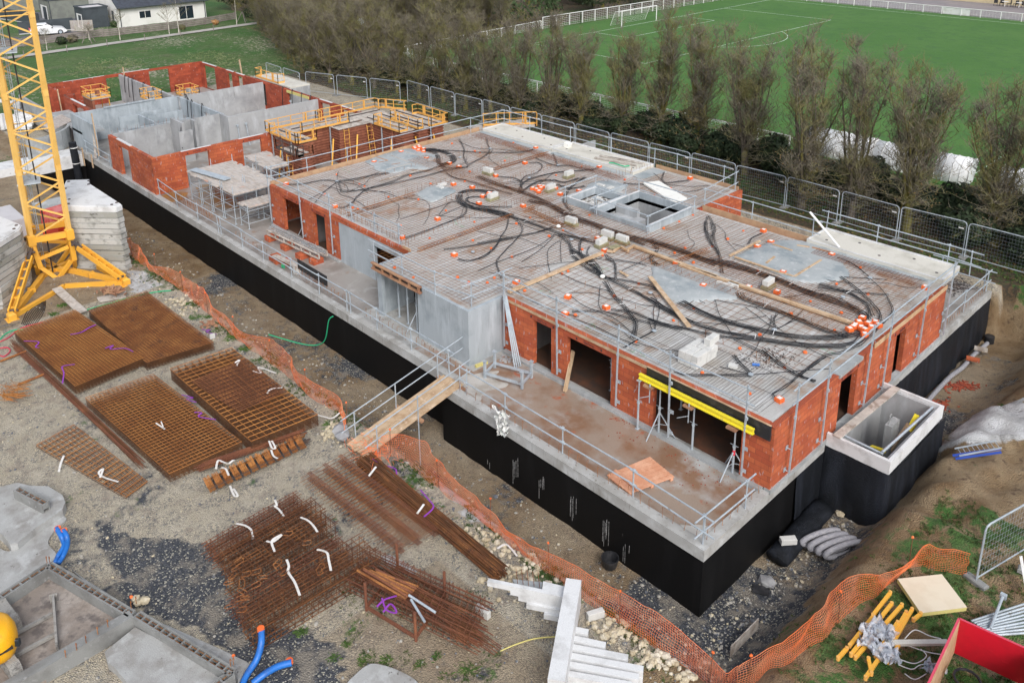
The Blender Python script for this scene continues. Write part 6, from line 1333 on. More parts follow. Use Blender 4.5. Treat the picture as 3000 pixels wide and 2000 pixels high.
def cage(o,dx,dy,dz,n1,n2,n3,label,m='rust',r=.0105,grp='rebar cages in the yard',st=None,jit=.05):
 o=Vector(o);dx=Vector(dx);dy=Vector(dy);Z=Vector((0,0,dz));t=thing('rebar_cage',label,'rebar cage',tuple(o),0,grp)
 mb=MB()
 for j in range(n2+1):
  for k in range(n3+1):
   if 0 < k < n3 and 0 < j < n2: continue
   e=Vector((rs.uniform(-jit,jit),rs.uniform(-jit,jit),rs.uniform(-.02,.02)))*.5;a=o+dy*(j/n2)+Z*(k/n3)+e;mb.bar(a-dx.normalized()*rs.uniform(0,jit*4),a+dx+e+dx.normalized()*rs.uniform(0,jit*4),r,4,cap=False)
 part('long_bars',mb,M[m],t);mb=MB()
 for j in range(n2): 
  for k in range(n3): e=dy*((j+rs.random())/n2)+Z*((k+rs.random()*.8)/n3)*.85;mb.bar(o+e,o+e+dx,r*.8,3,cap=False)
 part('inner_bars',mb,M['rust_shade_tone'],t);mb=MB()  # inner bars added and darkened to stand for shade inside the cage
 for i in range(n1+1):
  e=dx*((i+rs.uniform(-.25,.25))/n1)+Vector((0,0,rs.uniform(-.03,.03)));a=o+e;mb.bar(a,a+dy,r,3,cap=False);mb.bar(a+Z+Vector((0,0,.02)),a+Z+dy+Vector((0,0,.02)),r*1.15,3,cap=False);
  for f_ in (0,.33,.66,1): mb.bar(a+dy*f_,a+dy*f_+Z+dy*.03,r,3,cap=False)
  for k in range(1,n3): mb.bar(a+Z*(k/n3),a+Z*(k/n3)+dy,r*.6,3,cap=False)
 part('stirrups',mb,M[m],t);return t
def pxcage(f,p0,p1,p2,z0,h,n1,n2,n3,label,**k):
 a,b,c=P(f,p0,z0),P(f,p1,z0),P(f,p2,z0);return cage(a,b-a,c-a,h,n1,n2,n3,label,**k)
for k,(x,y0_,y1_,w_,h_,m_,lb) in enumerate(((-21.75,8.0,11.1,.8,.38,'rust_dark','rearmost flat cage of the big brown pile, with a squared ridge'),(-20.85,8.05,11.15,.85,.62,'rust','second cage of the big brown pile from the rear'),(-19.95,7.8,11.0,.8,.8,'rust','tall middle cage of the big brown pile'),(-19.05,7.5,10.9,.75,.5,'rust_dark','low cage in the hollow of the big brown pile'),(-18.2,7.45,11.15,.85,.95,'rust','nearest and tallest cage of the big brown pile'))):
 cage((x-w_/2,y0_,-.55),(.06*(k-2),y1_-y0_,0),(w_,0,0),h_,17,6,3,lb,m={'rust': 'rust_yard'}.get(m_,m_),jit=.05)
mb=MB()
for k in range(22):
 q=P(B1,(rs.uniform(1600,1800),rs.uniform(760,1160)),0) if k % 3 else P(B1,(rs.uniform(1850,2300),rs.uniform(560,900)),.2);a=rs.uniform(0,6);v=Vector((math.cos(a),math.sin(a),.2))*.22;u=Vector((-v.y,v.x,.05));q.z += .35;mb.tube([q,q+v,q+v*1.2+u*.3,q+v+u*.7,q+u*.6],.012,4)
top('bent_bars',mb,M['rust'],'looped bar ends spread over the big brown pile of cages','rebar',kind='stuff')
for k in range(3):
 a=P(F1,(745+k*110,365-k*62),-.5);b=P(F1,(1420+k*120,900-k*60),-.5);d=(b-a);s=Vector((-d.y,d.x,0)).normalized()
 t=thing('ladder_mesh','%s of the three long ladder like meshes between the pile and the thick bundle' % ['nearest','middle','farthest'][k],'rebar mesh',tuple(a),0,'long ladder meshes');mb=MB()
 for i in range(9): o=s*((i/8-.5)*.16)+Vector((0,0,.02+.22*(i % 2)));mb.bar(a+o,b+o,.010,4)
 part('long_bars',mb,M['rust_dark'],t);mb=MB();n_=60
 for i in range(n_): c=a.lerp(b,i/n_)+Vector((0,0,.02+.22*(i % 2)));mb.bar(c-s*.35,c+s*.8,.0085,3,cap=False)
 part('cross_bars',mb,M['rust'],t)
rk=thing('stillage','rust red steel stillage with corner posts full of bent rebar','stillage',tuple(P(B2,(450,1000),-.6)))
cp=[P(B2,(175,1065),-.6),P(B2,(515,1275),-.6),P(B2,(715,985),-.6),P(B2,(390,790),-.6)]
for p in cp: mb=MB();mb.bar(p,p+Vector((0,0,.95)),.045,8);part('corner_post',mb,M['rust_dark'],rk)
for i in range(4): mb=MB();mb.beam(cp[i]+Vector((0,0,.12)),cp[(i+1) % 4]+Vector((0,0,.12)),.07,.07);part('frame_bar',mb,M['rust_dark'],rk)
pxcage(B2,(60,930),(880,1330),(200,700),-.42,.4,20,7,3,'dark bent rebar cages lying in the stillage',m='rust_dark',r=.011,grp='rebar cages in the yard',jit=.12)
rods(P(B2,(300,850),-.1),P(B2,(900,1230),-.35),40,.8,.15,.012,'rust_dark','loose dark bars spread over the stillage',ends=.9)
for k in range(7): top('steel_pipe',MB().bar(P(B2,(110+k*22+(k % 2)*20,790+k*2-(k % 3)*8),.15),P(B2,(445+k*14,985-k*14),.17),.035,8),M['rust_dark' if k % 2 else 'rust'],'%s red brown pipe on top of the stillage, from the left' % ORD[k],'pipe','rusty pipes on the stillage')
for a,b,lb in (((465,960),(650,1080),'upper'),((480,990),(575,1145),'lower')): prop_=top('push_prop',MB().bar(P(B2,a,.2),P(B2,b,.1),.035,8),M['galv'],lb+' galvanised prop lying on the stillage','prop')
def ribbon_strap(f,pts,z,m,lb,wd=.07,cat='strap'):
 pp=smooth_path([P(f,p,z+(p[2] if len(p) > 2 else 0)) for p in pts],5);mb=MB()
 for i in range(len(pp)-1): mb.beam(pp[i],pp[i+1]+(pp[i+1]-pp[i])*.1,wd,.012,(0,.3,1))
 return top('strap',mb,M[m],lb,cat,'lifting straps and tie bands')
for f,pts,z,m,lb in (
 (F1,[(80,300),(95,240),(130,250),(170,262),(200,240),(215,240)],0,'strap','white strap curled at the left end of the spiked cage'),
 (F1,[(120,290),(150,300),(170,345)],0,'strap','short white strap in front of the curled one on the spiked cage'),
 (F1,[(460,100),(480,150),(505,150),(480,100)],0,'strap','looped white strap on the right of the spiked cage'),
 (F1,[(475,165),(490,205),(520,225)],0,'strap','white strap with a red end hanging off the spiked cage'),
 (F1,[(180,420),(210,490),(235,490),(205,440)],-.45,'strap','thin white strap loop on the gravel below the spiked cage'),
 (F1,[(500,520),(515,560),(500,565),(530,590),(565,635)],.0,'strap','white strap on the rearmost cage'),
 (F1,[(225,690),(290,705),(335,740),(345,800)],-.1,'strap','white strap draped on the left of the rearmost cage'),
 (F1,[(685,645),(740,670),(780,710),(805,750)],.3,'strap','white strap on the middle cage'),
 (F1,[(440,815),(490,820),(550,770),(480,815),(500,890)],.3,'strap','twisted white strap over the upper left cage'),
 (B1,[(1975,715),(1990,760),(1985,800),(2030,870),(2065,960)],.45,'strap','longest white strap down the front cage'),
 (B1,[(2185,645),(2250,665),(2265,720),(2280,790)],.45,'strap','white strap with a blue tip on the front cage'),
 (B1,[(690,150),(710,90),(680,120),(720,150),(815,180)],-.4,'strap','beige strap knotted on the flat mesh sheets'),
 (B1,[(440,0),(420,50),(405,110)],-.4,'strap','beige strap at the left end of the flat mesh sheets'),
 (R4,[(485,735),(560,720),(610,690),(660,668)],-.05,'purple','purple strap on the orange mesh stack near its top corner'),
 (R4,[(725,830),(780,810),(760,835),(860,830),(915,852)],-.05,'purple','purple strap at the right side of the orange mesh stack'),
 (R4,[(165,780),(265,785),(245,820),(270,825)],-.05,'purple','faded purple strap at the left of the orange mesh stack'),
 (R4,[(515,940),(430,955),(440,1000),(430,1070)],-.05,'purple','purple strap hanging off the front of the orange mesh stack'),
 (R4,[(1340,1270),(1390,1275),(1370,1300),(1485,1320)],-.1,'purple','pale purple strap at the right edge of the widest stack'),
 (R4,[(1250,1150),(1330,1170),(1280,1180),(1350,1200)],-.3,'purple','tangled purple strap between the two front stacks'),
 (R4,[(1390,700),(1450,705),(1420,715),(1490,735)],-.5,'purple','purple strap lying on the gravel right of the brown stack'),
 (R4,[(1620,930),(1650,910),(1630,950)],0,'strap','beige strap on the top corner of the coarse stack'),
 (R4,[(1740,985),(1800,1000),(1780,960),(1900,1000)],0,'strap','beige strap knotted on the right of the coarse stack'),
 (R4,[(1840,1140),(1870,1110),(1945,1100)],0,'strap','beige strap on the front of the small fine mesh'),
 (B2,[(215,20),(280,60),(370,90),(380,140)],-.3,'purple','purple strap at the far end of the thick rebar bundle'),
 (B2,[(545,235),(600,300),(635,355),(570,420)],-.15,'purple','purple strap crossing the thick rebar bundle'),
 (B2,[(245,1040),(300,990),(380,965)],.15,'purple','first arm of the purple strap knot on the stillage'),
 (B2,[(280,980),(310,1060),(380,1080),(340,1020),(290,1075)],.15,'purple','tangled part of the purple strap knot on the stillage'),
 (B2,[(190,140),(235,82)],-.12,'strap','white tie band near the far end of the thick bundle'),(B2,[(522,400),(565,340)],-.12,'strap','white tie band in the middle of the thick bundle'),
 (B2,[(1075,640),(1130,610),(1170,640),(1210,690)],-.5,'strap','pale rope lying on the stones beside the thick bundle'),
 (R4,[(2140,1275),(2230,1300),(2290,1310),(2340,1275)],-.4,'strap','white sheet strip tied between the coarse stack and the fence')):
 ribbon_strap(f,pts,z,m,lb,.07 if m == 'strap' else .05)
for a,b,lb in (((1075,1345),(1135,1385),'left'),((1110,1335),(1130,1385),'right')): top('plier_arm',MB().beam(P(R4,a,-.18),P(R4,b,-.18),.04,.03),M['strap'],lb+' handle of the red and white pliers on the widest stack','pliers')
def hose(f,pts,z,r,m,lb,name='hose',cat='hose'):
 pp=[P(f,p,(p[2] if len(p) > 2 else z)) for p in pts];mb=MB();mb.tube(smooth_path(pp,6),r,6);return top(name,mb,M[m],lb,cat,smooth=True)
hose(R4,[(1850,735,-1.7),(1950,765,-2.0),(2080,800,-2.2),(2180,808,-2.3),(2240,770,-1.8),(2265,640,-.6),(2295,610,-.3)],0,.028,'green','green hose running from the trench up to the slab edge')
hose(R4,[(600,565),(900,480),(1060,445),(1180,432)],-.55,.03,'green','green hose lying behind the brown mesh stack')
hose(R4,[(0,770),(40,730),(100,705),(160,700)],-.55,.03,'green','green hose end beside the crane foot')
hose(R4,[(0,785),(60,755),(150,690),(300,650)],-.55,.028,'pinkhose','red hose end running beside the crane foot')
hose(R4,[(0,830),(50,825),(70,850),(30,885),(0,880)],-.55,.03,'pinkhose','coil of red hose at the left edge')
for k,off in enumerate((0,12)): hose(B1,[(390+off*4,500+off*1.2,.25),(425+off*3,560,.2),(440+off*2,620,-.1),(400+off*3,690,-.4),(380+off*2,740,-.45)],0,.075,'blue','%s blue duct pipe curving out of the concrete pad' % ('left' if k == 0 else 'right'),'duct_pipe','pipe')
hose(B1,[(1800,1200,.15),(1800,1290,0),(1770,1400,-.3),(1700,1510,-.45),(1660,1600,-.5)],0,.09,'blue','upright curving blue duct pipe with an orange end','duct_pipe','pipe')
hose(B1,[(2010,1425,-.2),(1920,1450,-.25),(1830,1500,-.4),(1740,1570,-.5)],0,.09,'blue','low blue duct pipe with an orange end','duct_pipe','pipe')
for f,p,z,lb in ((B1,(1798,1205),.17,'upright blue pipe'),(B1,(1995,1428),-.2,'low blue pipe'),(B1,(400,512),.24,'left pipe of the blue pair'),(B1,(443,528),.24,'right pipe of the blue pair')): mb=MB();mb.lathe([(.1,0),(.1,.1)],tuple(P(f,p,z-.05)),8);top('pipe_plug',mb,M['orange'],'orange plug in the '+lb,'plug')
cr=thing('tower_crane','yellow lattice tower crane mast on a braced cross base','crane',(-47.1,11.2,-.8))
cL,cR_,cB,cD=Vector((-46.6,10.2,0)),Vector((-46.1,11.9,0)),Vector((-47.8,12.35,0)),Vector((-48.3,10.65,0));corners=[cL,cR_,cB,cD];Z=Vector((0,0,1))
z0=1.6;topz=18.2
for c in corners: mb=MB();mb.beam(c+Z*z0,c+Z*topz,.2,.2,(1,.3,0));part('mast_leg',mb,M['crane_pale'],cr)
hz=1.9;nL=int((topz-z0)/hz)
for k in range(nL+1):
 z=z0+.1+k*hz
 for i in range(4):
  a,b=corners[i],corners[(i+1) % 4];mb=MB()
  if k < nL: mb.beam(a+Z*z,b+Z*(z+hz/2),.08,.08);mb.beam(b+Z*(z+hz/2),a+Z*(z+hz),.08,.08)
  if k % 3 == 0: mb.bar(a+Z*z,b+Z*z,.03,6)
  part('lacing',mb,M['crane_pale'],cr)
for c in corners:
 for z in (5.3,9.2,13.1): mb=MB();mb.mbox(Matrix.Translation(c+Z*z),.24,.24,.3);mb.bar(c+Z*z+Vector((.0,-.16,.07)),c+Z*z+Vector((0,.16,.07)),.03,6);part('mast_joint',mb,M['crane_pale'],cr)
for zz,lb in ((4.6,'lower'),(11.3,'upper')):
 mb=MB();mb.prism([(cD+(cL-cD)*.0)[:2],(cL+(cL-cR_)*.1)[:2],((cL+cR_)/2)[:2],((cD+cB)/2)[:2]],zz,zz+.06);part('rest_platform',mb,M['galv'],cr)
lx=Vector((-47.5,10.7,0));ld=thing('ladder','galvanised caged ladder inside the crane mast','ladder',tuple(lx+Z*-.3),0,'ladders on the site')
for e in (-.2,.2): mb=MB();mb.bar(lx+Vector((e,.1,-.3)),lx+Vector((e,.1,18)),.022,5);part('stile',mb,M['galv'],ld)
for k in range(58): mb=MB();z=-.2+k*.31;mb.bar(lx+Vector((-.2,.1,z)),lx+Vector((.2,.1,z)),.013,5);part('rung',mb,M['galv'],ld)
for k in range(20):
 z=2.+k*.8;mb=MB();mb.tube([lx+Vector((.35*math.cos(a)*1.0,.1-.35*math.sin(a)*1.4,z)) for a in [i*math.pi/6 for i in range(7)]],.012,4);part('hoop',mb,M['galv'],ld)
mb=MB();mb.bar(lx+Vector((.6,.3,-.5)),lx+Vector((.45,.3,18.3)),.035,6);top('power_cable',mb,M['black_board'],'thick black cable hanging inside the crane mast','cable')
ring_z=1.65
for i in range(4):
 a,b=corners[i],corners[(i+1) % 4];mb=MB();mb.beam(a+Z*ring_z,b+Z*ring_z,.22,.30);part('ring_beam',mb,M['yellow'],cr)
 mb=MB();mb.mbox(Matrix.Translation(a+Z*1.65),.36,.36,.55,.03);part('corner_node',mb,M['yellow'],cr)
 mb=MB();mb.beam(a+Z*1.5,a.lerp(b,.10)+Z*.1,.24,.24,(1,0,0));mb.beam(a.lerp(b,.08)+Z*.55,b.lerp(a,.08)+Z*.95,.12,.18);mb.beam(b.lerp(a,.08)+Z*.15,a.lerp(b,.5)-Z*.75,.14,.2,(0,1,0));mb.beam(a.lerp(b,.08)+Z*.15,a.lerp(b,.5)-Z*.75,.14,.2,(0,1,0));part('base_frame',mb,M['yellow'],cr)
feet=[P(A1,(65,862),-.7),P(A1,(650,680),-.7)];ctr=Vector((-47.2,11.25,-.7));feet += [ctr*2-feet[0]+Vector((0,0,0)),ctr*2-feet[1]]
for f_ in feet[2:]: f_.z=-.7
order=[(feet[0],cL),(feet[1],cR_),(feet[2],cB),(feet[3],cD)]
for ft,c in order:
 a=c+Z*1.25;b=Vector((ft.x,ft.y,-.35));dd=(b-a);u=dd.normalized();s=u.cross(Z).normalized();mb=MB()
 for e in (-.15,.15): mb.beam(a.lerp(b,.16)+s*e,b-u*.15+s*e,.07,.26)
 for k in range(6): c0=a.lerp(b,.2+.14*k);mb.beam(c0-s*.15,c0+s*.15,.16,.06)
 part('strut',mb,M['yellow'],cr);mb=MB();mb.beam(a-u*.1,a.lerp(b,.2),.14,.16);mb.bar(a.lerp(b,.08)-s*.2,a.lerp(b,.08)+s*.2,.06,8);mb.bar(b-u*.25-s*.25,b-u*.25+s*.25,.06,8);part('strut_pin',mb,M['steel_dark'],cr)
 mb=MB();mb.mbox(Matrix.Translation((ft.x,ft.y,-.68)),.75,.6,.16,.04);mb.mbox(Matrix.Translation((ft.x,ft.y,-.45)),.4,.35,.4,.08);part('foot',mb,M['yellow'],cr)
 mid=c*.75+ctr*.25;m0=Vector((mid.x,mid.y,-.5));mb=MB();mb.beam(Vector((ft.x,ft.y,-.5)),m0,.24,.26);mb.beam(m0,Vector((ctr.x,ctr.y,-.5)),.24,.24);part('ground_beam',mb,M['yellow'],cr)
 mb=MB();q=Vector((ft.x,ft.y,-.5)).lerp(m0,.62);mb.bar(q-Vector((.2,0,0)),q+Vector((.2,0,0)),.07,8);mb.mbox(Matrix.Translation(q),.3,.3,.32);part('pinned_joint',mb,M['yellow'],cr)
for a,b in ((0,1),(1,2),(2,3),(3,0)):
 p,q=Vector((feet[a].x,feet[a].y,-.52)),Vector((feet[b].x,feet[b].y,-.52));m_=p.lerp(q,.5).lerp(Vector((ctr.x,ctr.y,-.52)),.42);mb=MB();mb.beam(p,m_,.2,.22);mb.beam(m_,q,.2,.22);part('tie_beam',mb,M['yellow'],cr)
def ballast(poly,nslab,z0,dz,label):
 for k in range(nslab):
  zz=z0+k*dz;o=(rs.uniform(-.04,.04),rs.uniform(-.04,.04));mb=MB();mb.prism([(p[0]+o[0],p[1]+o[1]) for p in poly],zz,zz+dz-.055);mb.prism([(p[0]*.97+poly[0][0]*.0+.03*sum(c_[0] for c_ in poly)/len(poly)+o[0],p[1]*.97+.03*sum(c_[1] for c_ in poly)/len(poly)+o[1]) for p in poly],zz+dz-.054,zz+dz-.001)
  wh_='topmost, whitest' if k == nslab-1 else ORD[k]+' from the ground'
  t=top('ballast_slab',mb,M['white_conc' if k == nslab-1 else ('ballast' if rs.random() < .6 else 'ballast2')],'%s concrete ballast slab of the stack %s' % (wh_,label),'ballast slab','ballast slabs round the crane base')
  if k == nslab-1:
   cx=sum(p[0] for p in poly)/len(poly);cy=sum(p[1] for p in poly)/len(poly)
   for f_ in ((.45,0),(.45,1),(.55,2),(.1,2)):
    p=poly[f_[1]*2 % len(poly)];x,y=cx+(p[0]-cx)*f_[0],cy+(p[1]-cy)*f_[0];mb=MB();mb.box(x-.22,x+.22,y-.13,y+.13,zz+dz-.011,zz+dz-.006);part('recess',mb,M['rock_grey'],t)
   for p in poly: x,y=cx+(p[0]-cx)*.86,cy+(p[1]-cy)*.86;mb=MB();mb.lathe([(.08,0),(.07,.05)],(x,y,zz+dz-.011),8);part('lifting_eye',mb,M['steel_dark'],t)
ballast([(-50.3,14.5),(-49.6,14.25),(-44.8,14.3),(-44.65,13.95),(-46.7,12.1),(-47.5,12.4),(-49.8,12.9),(-51.1,13.5)],12,-.7,.308,'right of the crane mast')
ballast([(-48.9,9.35),(-46.3,9.85),(-45.8,9.6),(-44.35,8.0),(-44.5,7.2),(-48.4,6.2),(-51.2,7.5)],11,-.7,.308,'left of the crane mast')
mb=MB();q=P(R1,(250,1400),0);mb.prism([(-53.2,12.3),(-51.0,12.6),(-51.2,14.0),(-53.4,13.6)],-.7,.9,.08);top('plastic_bin',mb,M['red_plastic'],'red plastic tank behind the crane mast','tank')
mb=MB();mb.box(-56,-53,9.0,11.5,-.7,.7);top('grey_container',mb,M['rendergrey'],'grey container behind the left ballast stack','container')
mb=MB()
for k in range(14): mb.bar((-57.5+k*.22,13.0,-.1),(-56.9+k*.22,15.6,.1),.09,8)
top('pipe_stack',mb,M['conc'],'stack of grey pipes between the crane and the white wing','pipe stack')
plank(A1,(290,692),(425,815),.42,.06,'wood_grey','grey board leading from the crane base to the mesh stacks',-.3,-.45,name='board',cat='board')
mb=MB()
for k in range(90): q=P(A1,(570+rs.gauss(0,26),705+rs.gauss(0,8)),-.4+rs.uniform(0,.3));a=rs.uniform(0,3);mb.beam(q,q+Vector((math.cos(a),math.sin(a),rs.uniform(-.3,.3)))*rs.uniform(.15,.4),.06,.05)
top('timber_heap',mb,M['wood_red'],'heap of small reddish timber offcuts by the right crane foot','timber heap')
mb=MB()
for k in range(4): mb.beam(P(A1,(500+k*4,745+k*5),-.5),P(A1,(650,712+k*8),-.5),.12,.09)
top('pallet',mb,M['wood_grey'],'dark pallet under the heap of timber offcuts','pallet')
mb=MB()
for k in range(24): q=P(R4,(1430+rs.gauss(0,25),670+rs.gauss(0,12)),-.45);a=rs.uniform(0,3);mb.beam(q,q+Vector((math.cos(a),math.sin(a),rs.uniform(-.2,.3)))*rs.uniform(.15,.35),.05,.04)
top('timber_heap',mb,M['wood_red'],'small heap of timber bits right of the brown mesh stack','timber heap')
for k in range(9): hose(A1,[(110+k*8,880+k*2),(150+k*9,800+k*3),(235,760+k*2)],-.6,.03,'conduit','%s dark ribbed cable of the fan beside the left crane foot' % ORD[k],'cable','cable')
mb=MB()
for k in range(50): q=P(R4,(40+rs.gauss(0,40),1120+rs.gauss(0,28)),-.4+rs.uniform(0,.2));a=rs.uniform(-.5,.6);mb.tube([q,q+Vector((math.cos(a),math.sin(a),.1))*.4,q+Vector((math.cos(a+.5),math.sin(a+.5),0))*.8],.012,4)
top('rebar_scrap',mb,M['rust_bright'],'tangled basket of bent rebar at the left edge','rebar scrap')
top('steel_pipe',MB().bar(P(R4,(0,920),-.5),P(R4,(180,850),-.5),.05,8),M['rust'],'rusty pipe at the left edge beyond the orange stack','pipe');top('steel_pipe',MB().bar(P(R4,(125,1080),-.5),P(R4,(300,1010),-.5),.05,8),M['rust'],'rusty pipe beside the basket of bent rebar','pipe')
ps=thing('precast_stair','white precast winding stair lying on its side in the foreground','stair',tuple(P(B2,(1560,1200),-.55)))
a,b=P(B2,(1600,935),.35),P(B2,(1480,1640),.35);mb=MB();mb.beam(a,b,.42,.85);part('string_wall',mb,M['white_conc'],ps)
d=(b-a).normalized();s=Vector((-d.y,d.x,0));s=s if s.y > 0 else -s
for k,(u0,v0,u1,v1) in enumerate(((1600,1215,1700,1235),(1590,1275,1820,1325),(1580,1335,1975,1410),(1570,1395,2080,1490),(1560,1455,2050,1545),(1550,1520,2000,1600))):
 p,q=P(B2,(u0,v0),.12),P(B2,(u1,v1),.12);mb=MB();mb.beam(p,q,.17,.22);mb.beam(p-Vector((0,.0,.22)),q-Vector((0,0,.22)),.2,.22);part('tread',mb,M['white_conc'],ps)
for k,(u0,v0,u1,v1) in enumerate(((1010,870,1560,985),(1170,925,1530,1000),(1225,965,1515,1025),(1280,1020,1510,1065),(1400,1090,1500,1110))):
 p,q=P(B2,(u0,v0),.45-.14*k),P(B2,(u1,v1),.45-.14*k);mb=MB();mb.beam(p,q,.12+.06*(k > 0),.16);part('tread',mb,M['white_conc'],ps)
mb=MB();q4=[P(B2,p,.5) for p in ((1390,868),(1630,925),(1560,985),(1385,925))];mb.prism([tuple(p[:2]) for p in q4],.30,.52);part('landing',mb,M['white_conc'],ps)
mb=MB();q4=[P(B2,p,.1) for p in ((1180,850),(1385,870),(1380,920),(1200,890))];mb.prism([tuple(p[:2]) for p in q4],.0,.1);part('slab_end',mb,M['conc'],ps)
mb=MB()
for k in range(5): p=P(B2,(1215+k*38,880+k*7),.12);mb.bar(p,p+Vector((-.12,.05,.42)),.009,4)
part('tie_bars',mb,M['rust_dark'],ps)
hose(B2,[(1095,1345),(1200,1300),(1330,1260),(1480,1245)],-.55,.02,'cream_edge','yellow flexible rod lying on the ground by the stair','rod','rod')
for f,p,s_,lb in ((B2,(975,1095),.3,'left of the stair'),(B2,(1750,1115),.32,'right of the stair beside the net'),(R4,(1465,762),.15,'right of the brown mesh stack')): o=blk(P(f,p,-.58),rs.uniform(0,2),'white cellular block offcut on the ground '+lb);o.scale=(s_/.4,s_/.3*.6,.9)
def block_wall(a,b,label,h=.5,t_=.26,z=-.6):
 a=Vector((a.x,a.y,0));b=Vector((b.x,b.y,0));d=(b-a).normalized();s=Vector((-d.y,d.x,0));L_=(b-a).length;t=thing('block_wall',label,'block wall',(a.x,a.y,z),0,'block foundation walls');Z=Vector((0,0,1));n=max(1,int(L_/.25));mb=MB();zt=z+h
 for e in (-1,1): mb.beam(a+s*e*(t_/2-.025)+Z*(z+h/2),b+s*e*(t_/2-.025)+Z*(z+h/2),.05,h)
 for k in range(n+1): p=a.lerp(b,k/n);mb.beam(p-s*(t_/2-.05)+Z*(zt-.12),p+s*(t_/2-.05)+Z*(zt-.12),.045,.2)
 part('blocks',mb,M['block'],t);mb=MB();mb.beam(a+Z*(zt-.22),b+Z*(zt-.22),t_-.1,.06);part('core',mb,M['dark'],t)  # core is a dark sheet standing for shade down in the open cells
 mb=MB()
 for e in (-.04,.05): mb.bar(a+s*e+Z*(zt-.05),b+s*e+Z*(zt-.05),.009,4)
 part('rebar',mb,M['rust'],t);return t
zt_=-.1
c1=P(B1,(335,750),zt_);c0=P(B1,(-60,1010),zt_);c2=P(B1,(905,1085),zt_);c3=P(B1,(1600,1490),zt_);c5=P(B1,(300,1568),zt_)
block_wall(c0,c1,'block foundation wall running off the left edge');block_wall(c1,c2,'middle block foundation wall with open cells');block_wall(c2+Vector((.12,.1,0)),c3,'nearest block foundation wall running to the blue pipes');block_wall(c3,P(B1,(1450,1600),zt_),'short return of the nearest block wall')
fl=MB();fl.beam(Vector((c2.x,c2.y,-.35)),Vector((c5.x-.6,c5.y-1.2,-.35)),.3,.5);top('ground_beam',fl,M['block'],'solid grey concrete ground beam joining the block walls','ground beam')
def slab_px(f,pts,z0,z1,m,name,label,cat,kind=None,jag=.0):
 pp=[P(f,p,z1) for p in pts];sp=smooth_path(pp+[pp[0]],4)[:-1] if jag else pp;mb=MB();mb.prism([tuple(p[:2]) for p in sp],z0,z1);return top(name,mb,M[m],label,cat,kind=kind)
slab_px(B1,[(340,770),(-100,1060),(-100,1700),(280,1568),(900,1110)],-.62,-.47,'mud_slab','muddy_floor','muddy floor inside the block foundation with track marks','floor')
slab_px(B1,[(930,1180),(720,1350),(740,1420),(800,1470),(880,1568),(960,1700),(1450,1700),(1540,1500)],-.64,-.36,'site_slab','concrete_floor','poured grey floor inside the nearest block walls','floor')
slab_px(B1,[(-60,230),(120,185),(200,205),(330,210),(430,270),(450,320),(430,370),(330,440),(240,500),(120,600),(70,610),(30,560),(-60,480)],-.62,-.28,'site_slab','concrete_pad','grey concrete pad with a block upstand on it','concrete pad')
slab_px(B1,[(440,415),(300,500),(150,590),(60,660),(-60,640),(-60,1000),(60,920),(200,820),(340,740),(390,680),(330,600),(380,510),(455,440)],-.62,-.53,'site_slab','concrete_blinding','thin concrete blinding in front of the pad','concrete pad',jag=1)
slab_px(B1,[(500,790),(600,860),(760,960),(900,1060),(1180,1180),(1450,1300),(1620,1380),(1730,1450),(1650,1568),(1600,1520),(1300,1300),(900,1120),(700,960)],-.62,-.55,'site_slab','concrete_blinding','thin concrete blinding along the block walls','concrete pad',jag=1)
slab_px(B2,[(60,1540),(180,1440),(280,1440),(420,1490),(530,1566),(560,1700),(0,1700)],-.62,-.45,'site_slab','concrete_blinding','pale concrete spill at the bottom edge','concrete pad',jag=1)
slab_px(B2,[(270,690),(340,680),(430,730),(520,790),(500,830),(330,760)],-.62,-.56,'site_slab','flat_slab','flat grey slab piece behind the stillage','slab')
block_wall(P(B1,(115,225),.05),P(B1,(310,325),.05),'short block upstand on the concrete pad',h=.34,z=-.28)
mb=MB()
for f,p in ((B1,(325,740)),(B1,(345,742)),(B1,(905,1050)),(B1,(940,1020)),(B1,(745,1180)),(B1,(675,1230)),(B1,(595,1290)),(B1,(530,1340)),(B1,(455,1390)),(B1,(1590,1450)),(B1,(1610,1440))): q=P(f,p,-.1);mb.tube([q,q+Vector((0,0,.22)),q+Vector((.04,0,.28)),q+Vector((.09,0,.24))],.010,4)
top('starter_bars',mb,M['rust'],'bent starter bars along the block foundation walls','rebar')
for f,p,lb in ((B1,(905,972),'at the middle joint of the block walls'),(B1,(1608,1375),'at the end of the nearest block wall')): mb=MB();mb.rock(P(f,p,.1),.05,rs,1);top('bar_cap',mb,M['orange'],'orange safety cap '+lb,'safety cap')
for k,(p,r_) in enumerate((((935,985),.14),((1000,995),.16),((950,1015),.12))): mb=MB();mb.rock(P(B1,p,-.5),r_,rs,.8);top('stone',mb,M['rock'],'%s of the three cream stones by the middle joint of the block walls' % ['left','right','front'][k],'stone')
ex=thing('excavator','yellow compact excavator on muddy tracks cut by the left edge','excavator',tuple(P(B1,(60,1300),-.5)))
q=P(B1,(-30,1260),.4);prof=[]
mb=MB();n_=16
for i in range(9):
 ph=math.pi*i/8-math.pi/2
 for j in range(n_): a=2*math.pi*j/n_;mb.v.append((q.x+.62*math.cos(ph)**.5*math.cos(a),q.y+.5*math.cos(ph)**.5*math.sin(a) if math.cos(ph) > 0 else q.y,q.z+.55*math.sin(ph))) if math.cos(ph) > 1e-6 else mb.v.append((q.x,q.y,q.z+.55*math.sin(ph)))
for i in range(8):
 for j in range(n_): a=i*n_+j;b_=i*n_+(j+1) % n_;mb.f.append((a,b_,b_+n_,a+n_));mb.m.append(0)
part('body',mb,M['machine'],ex,smooth=True)
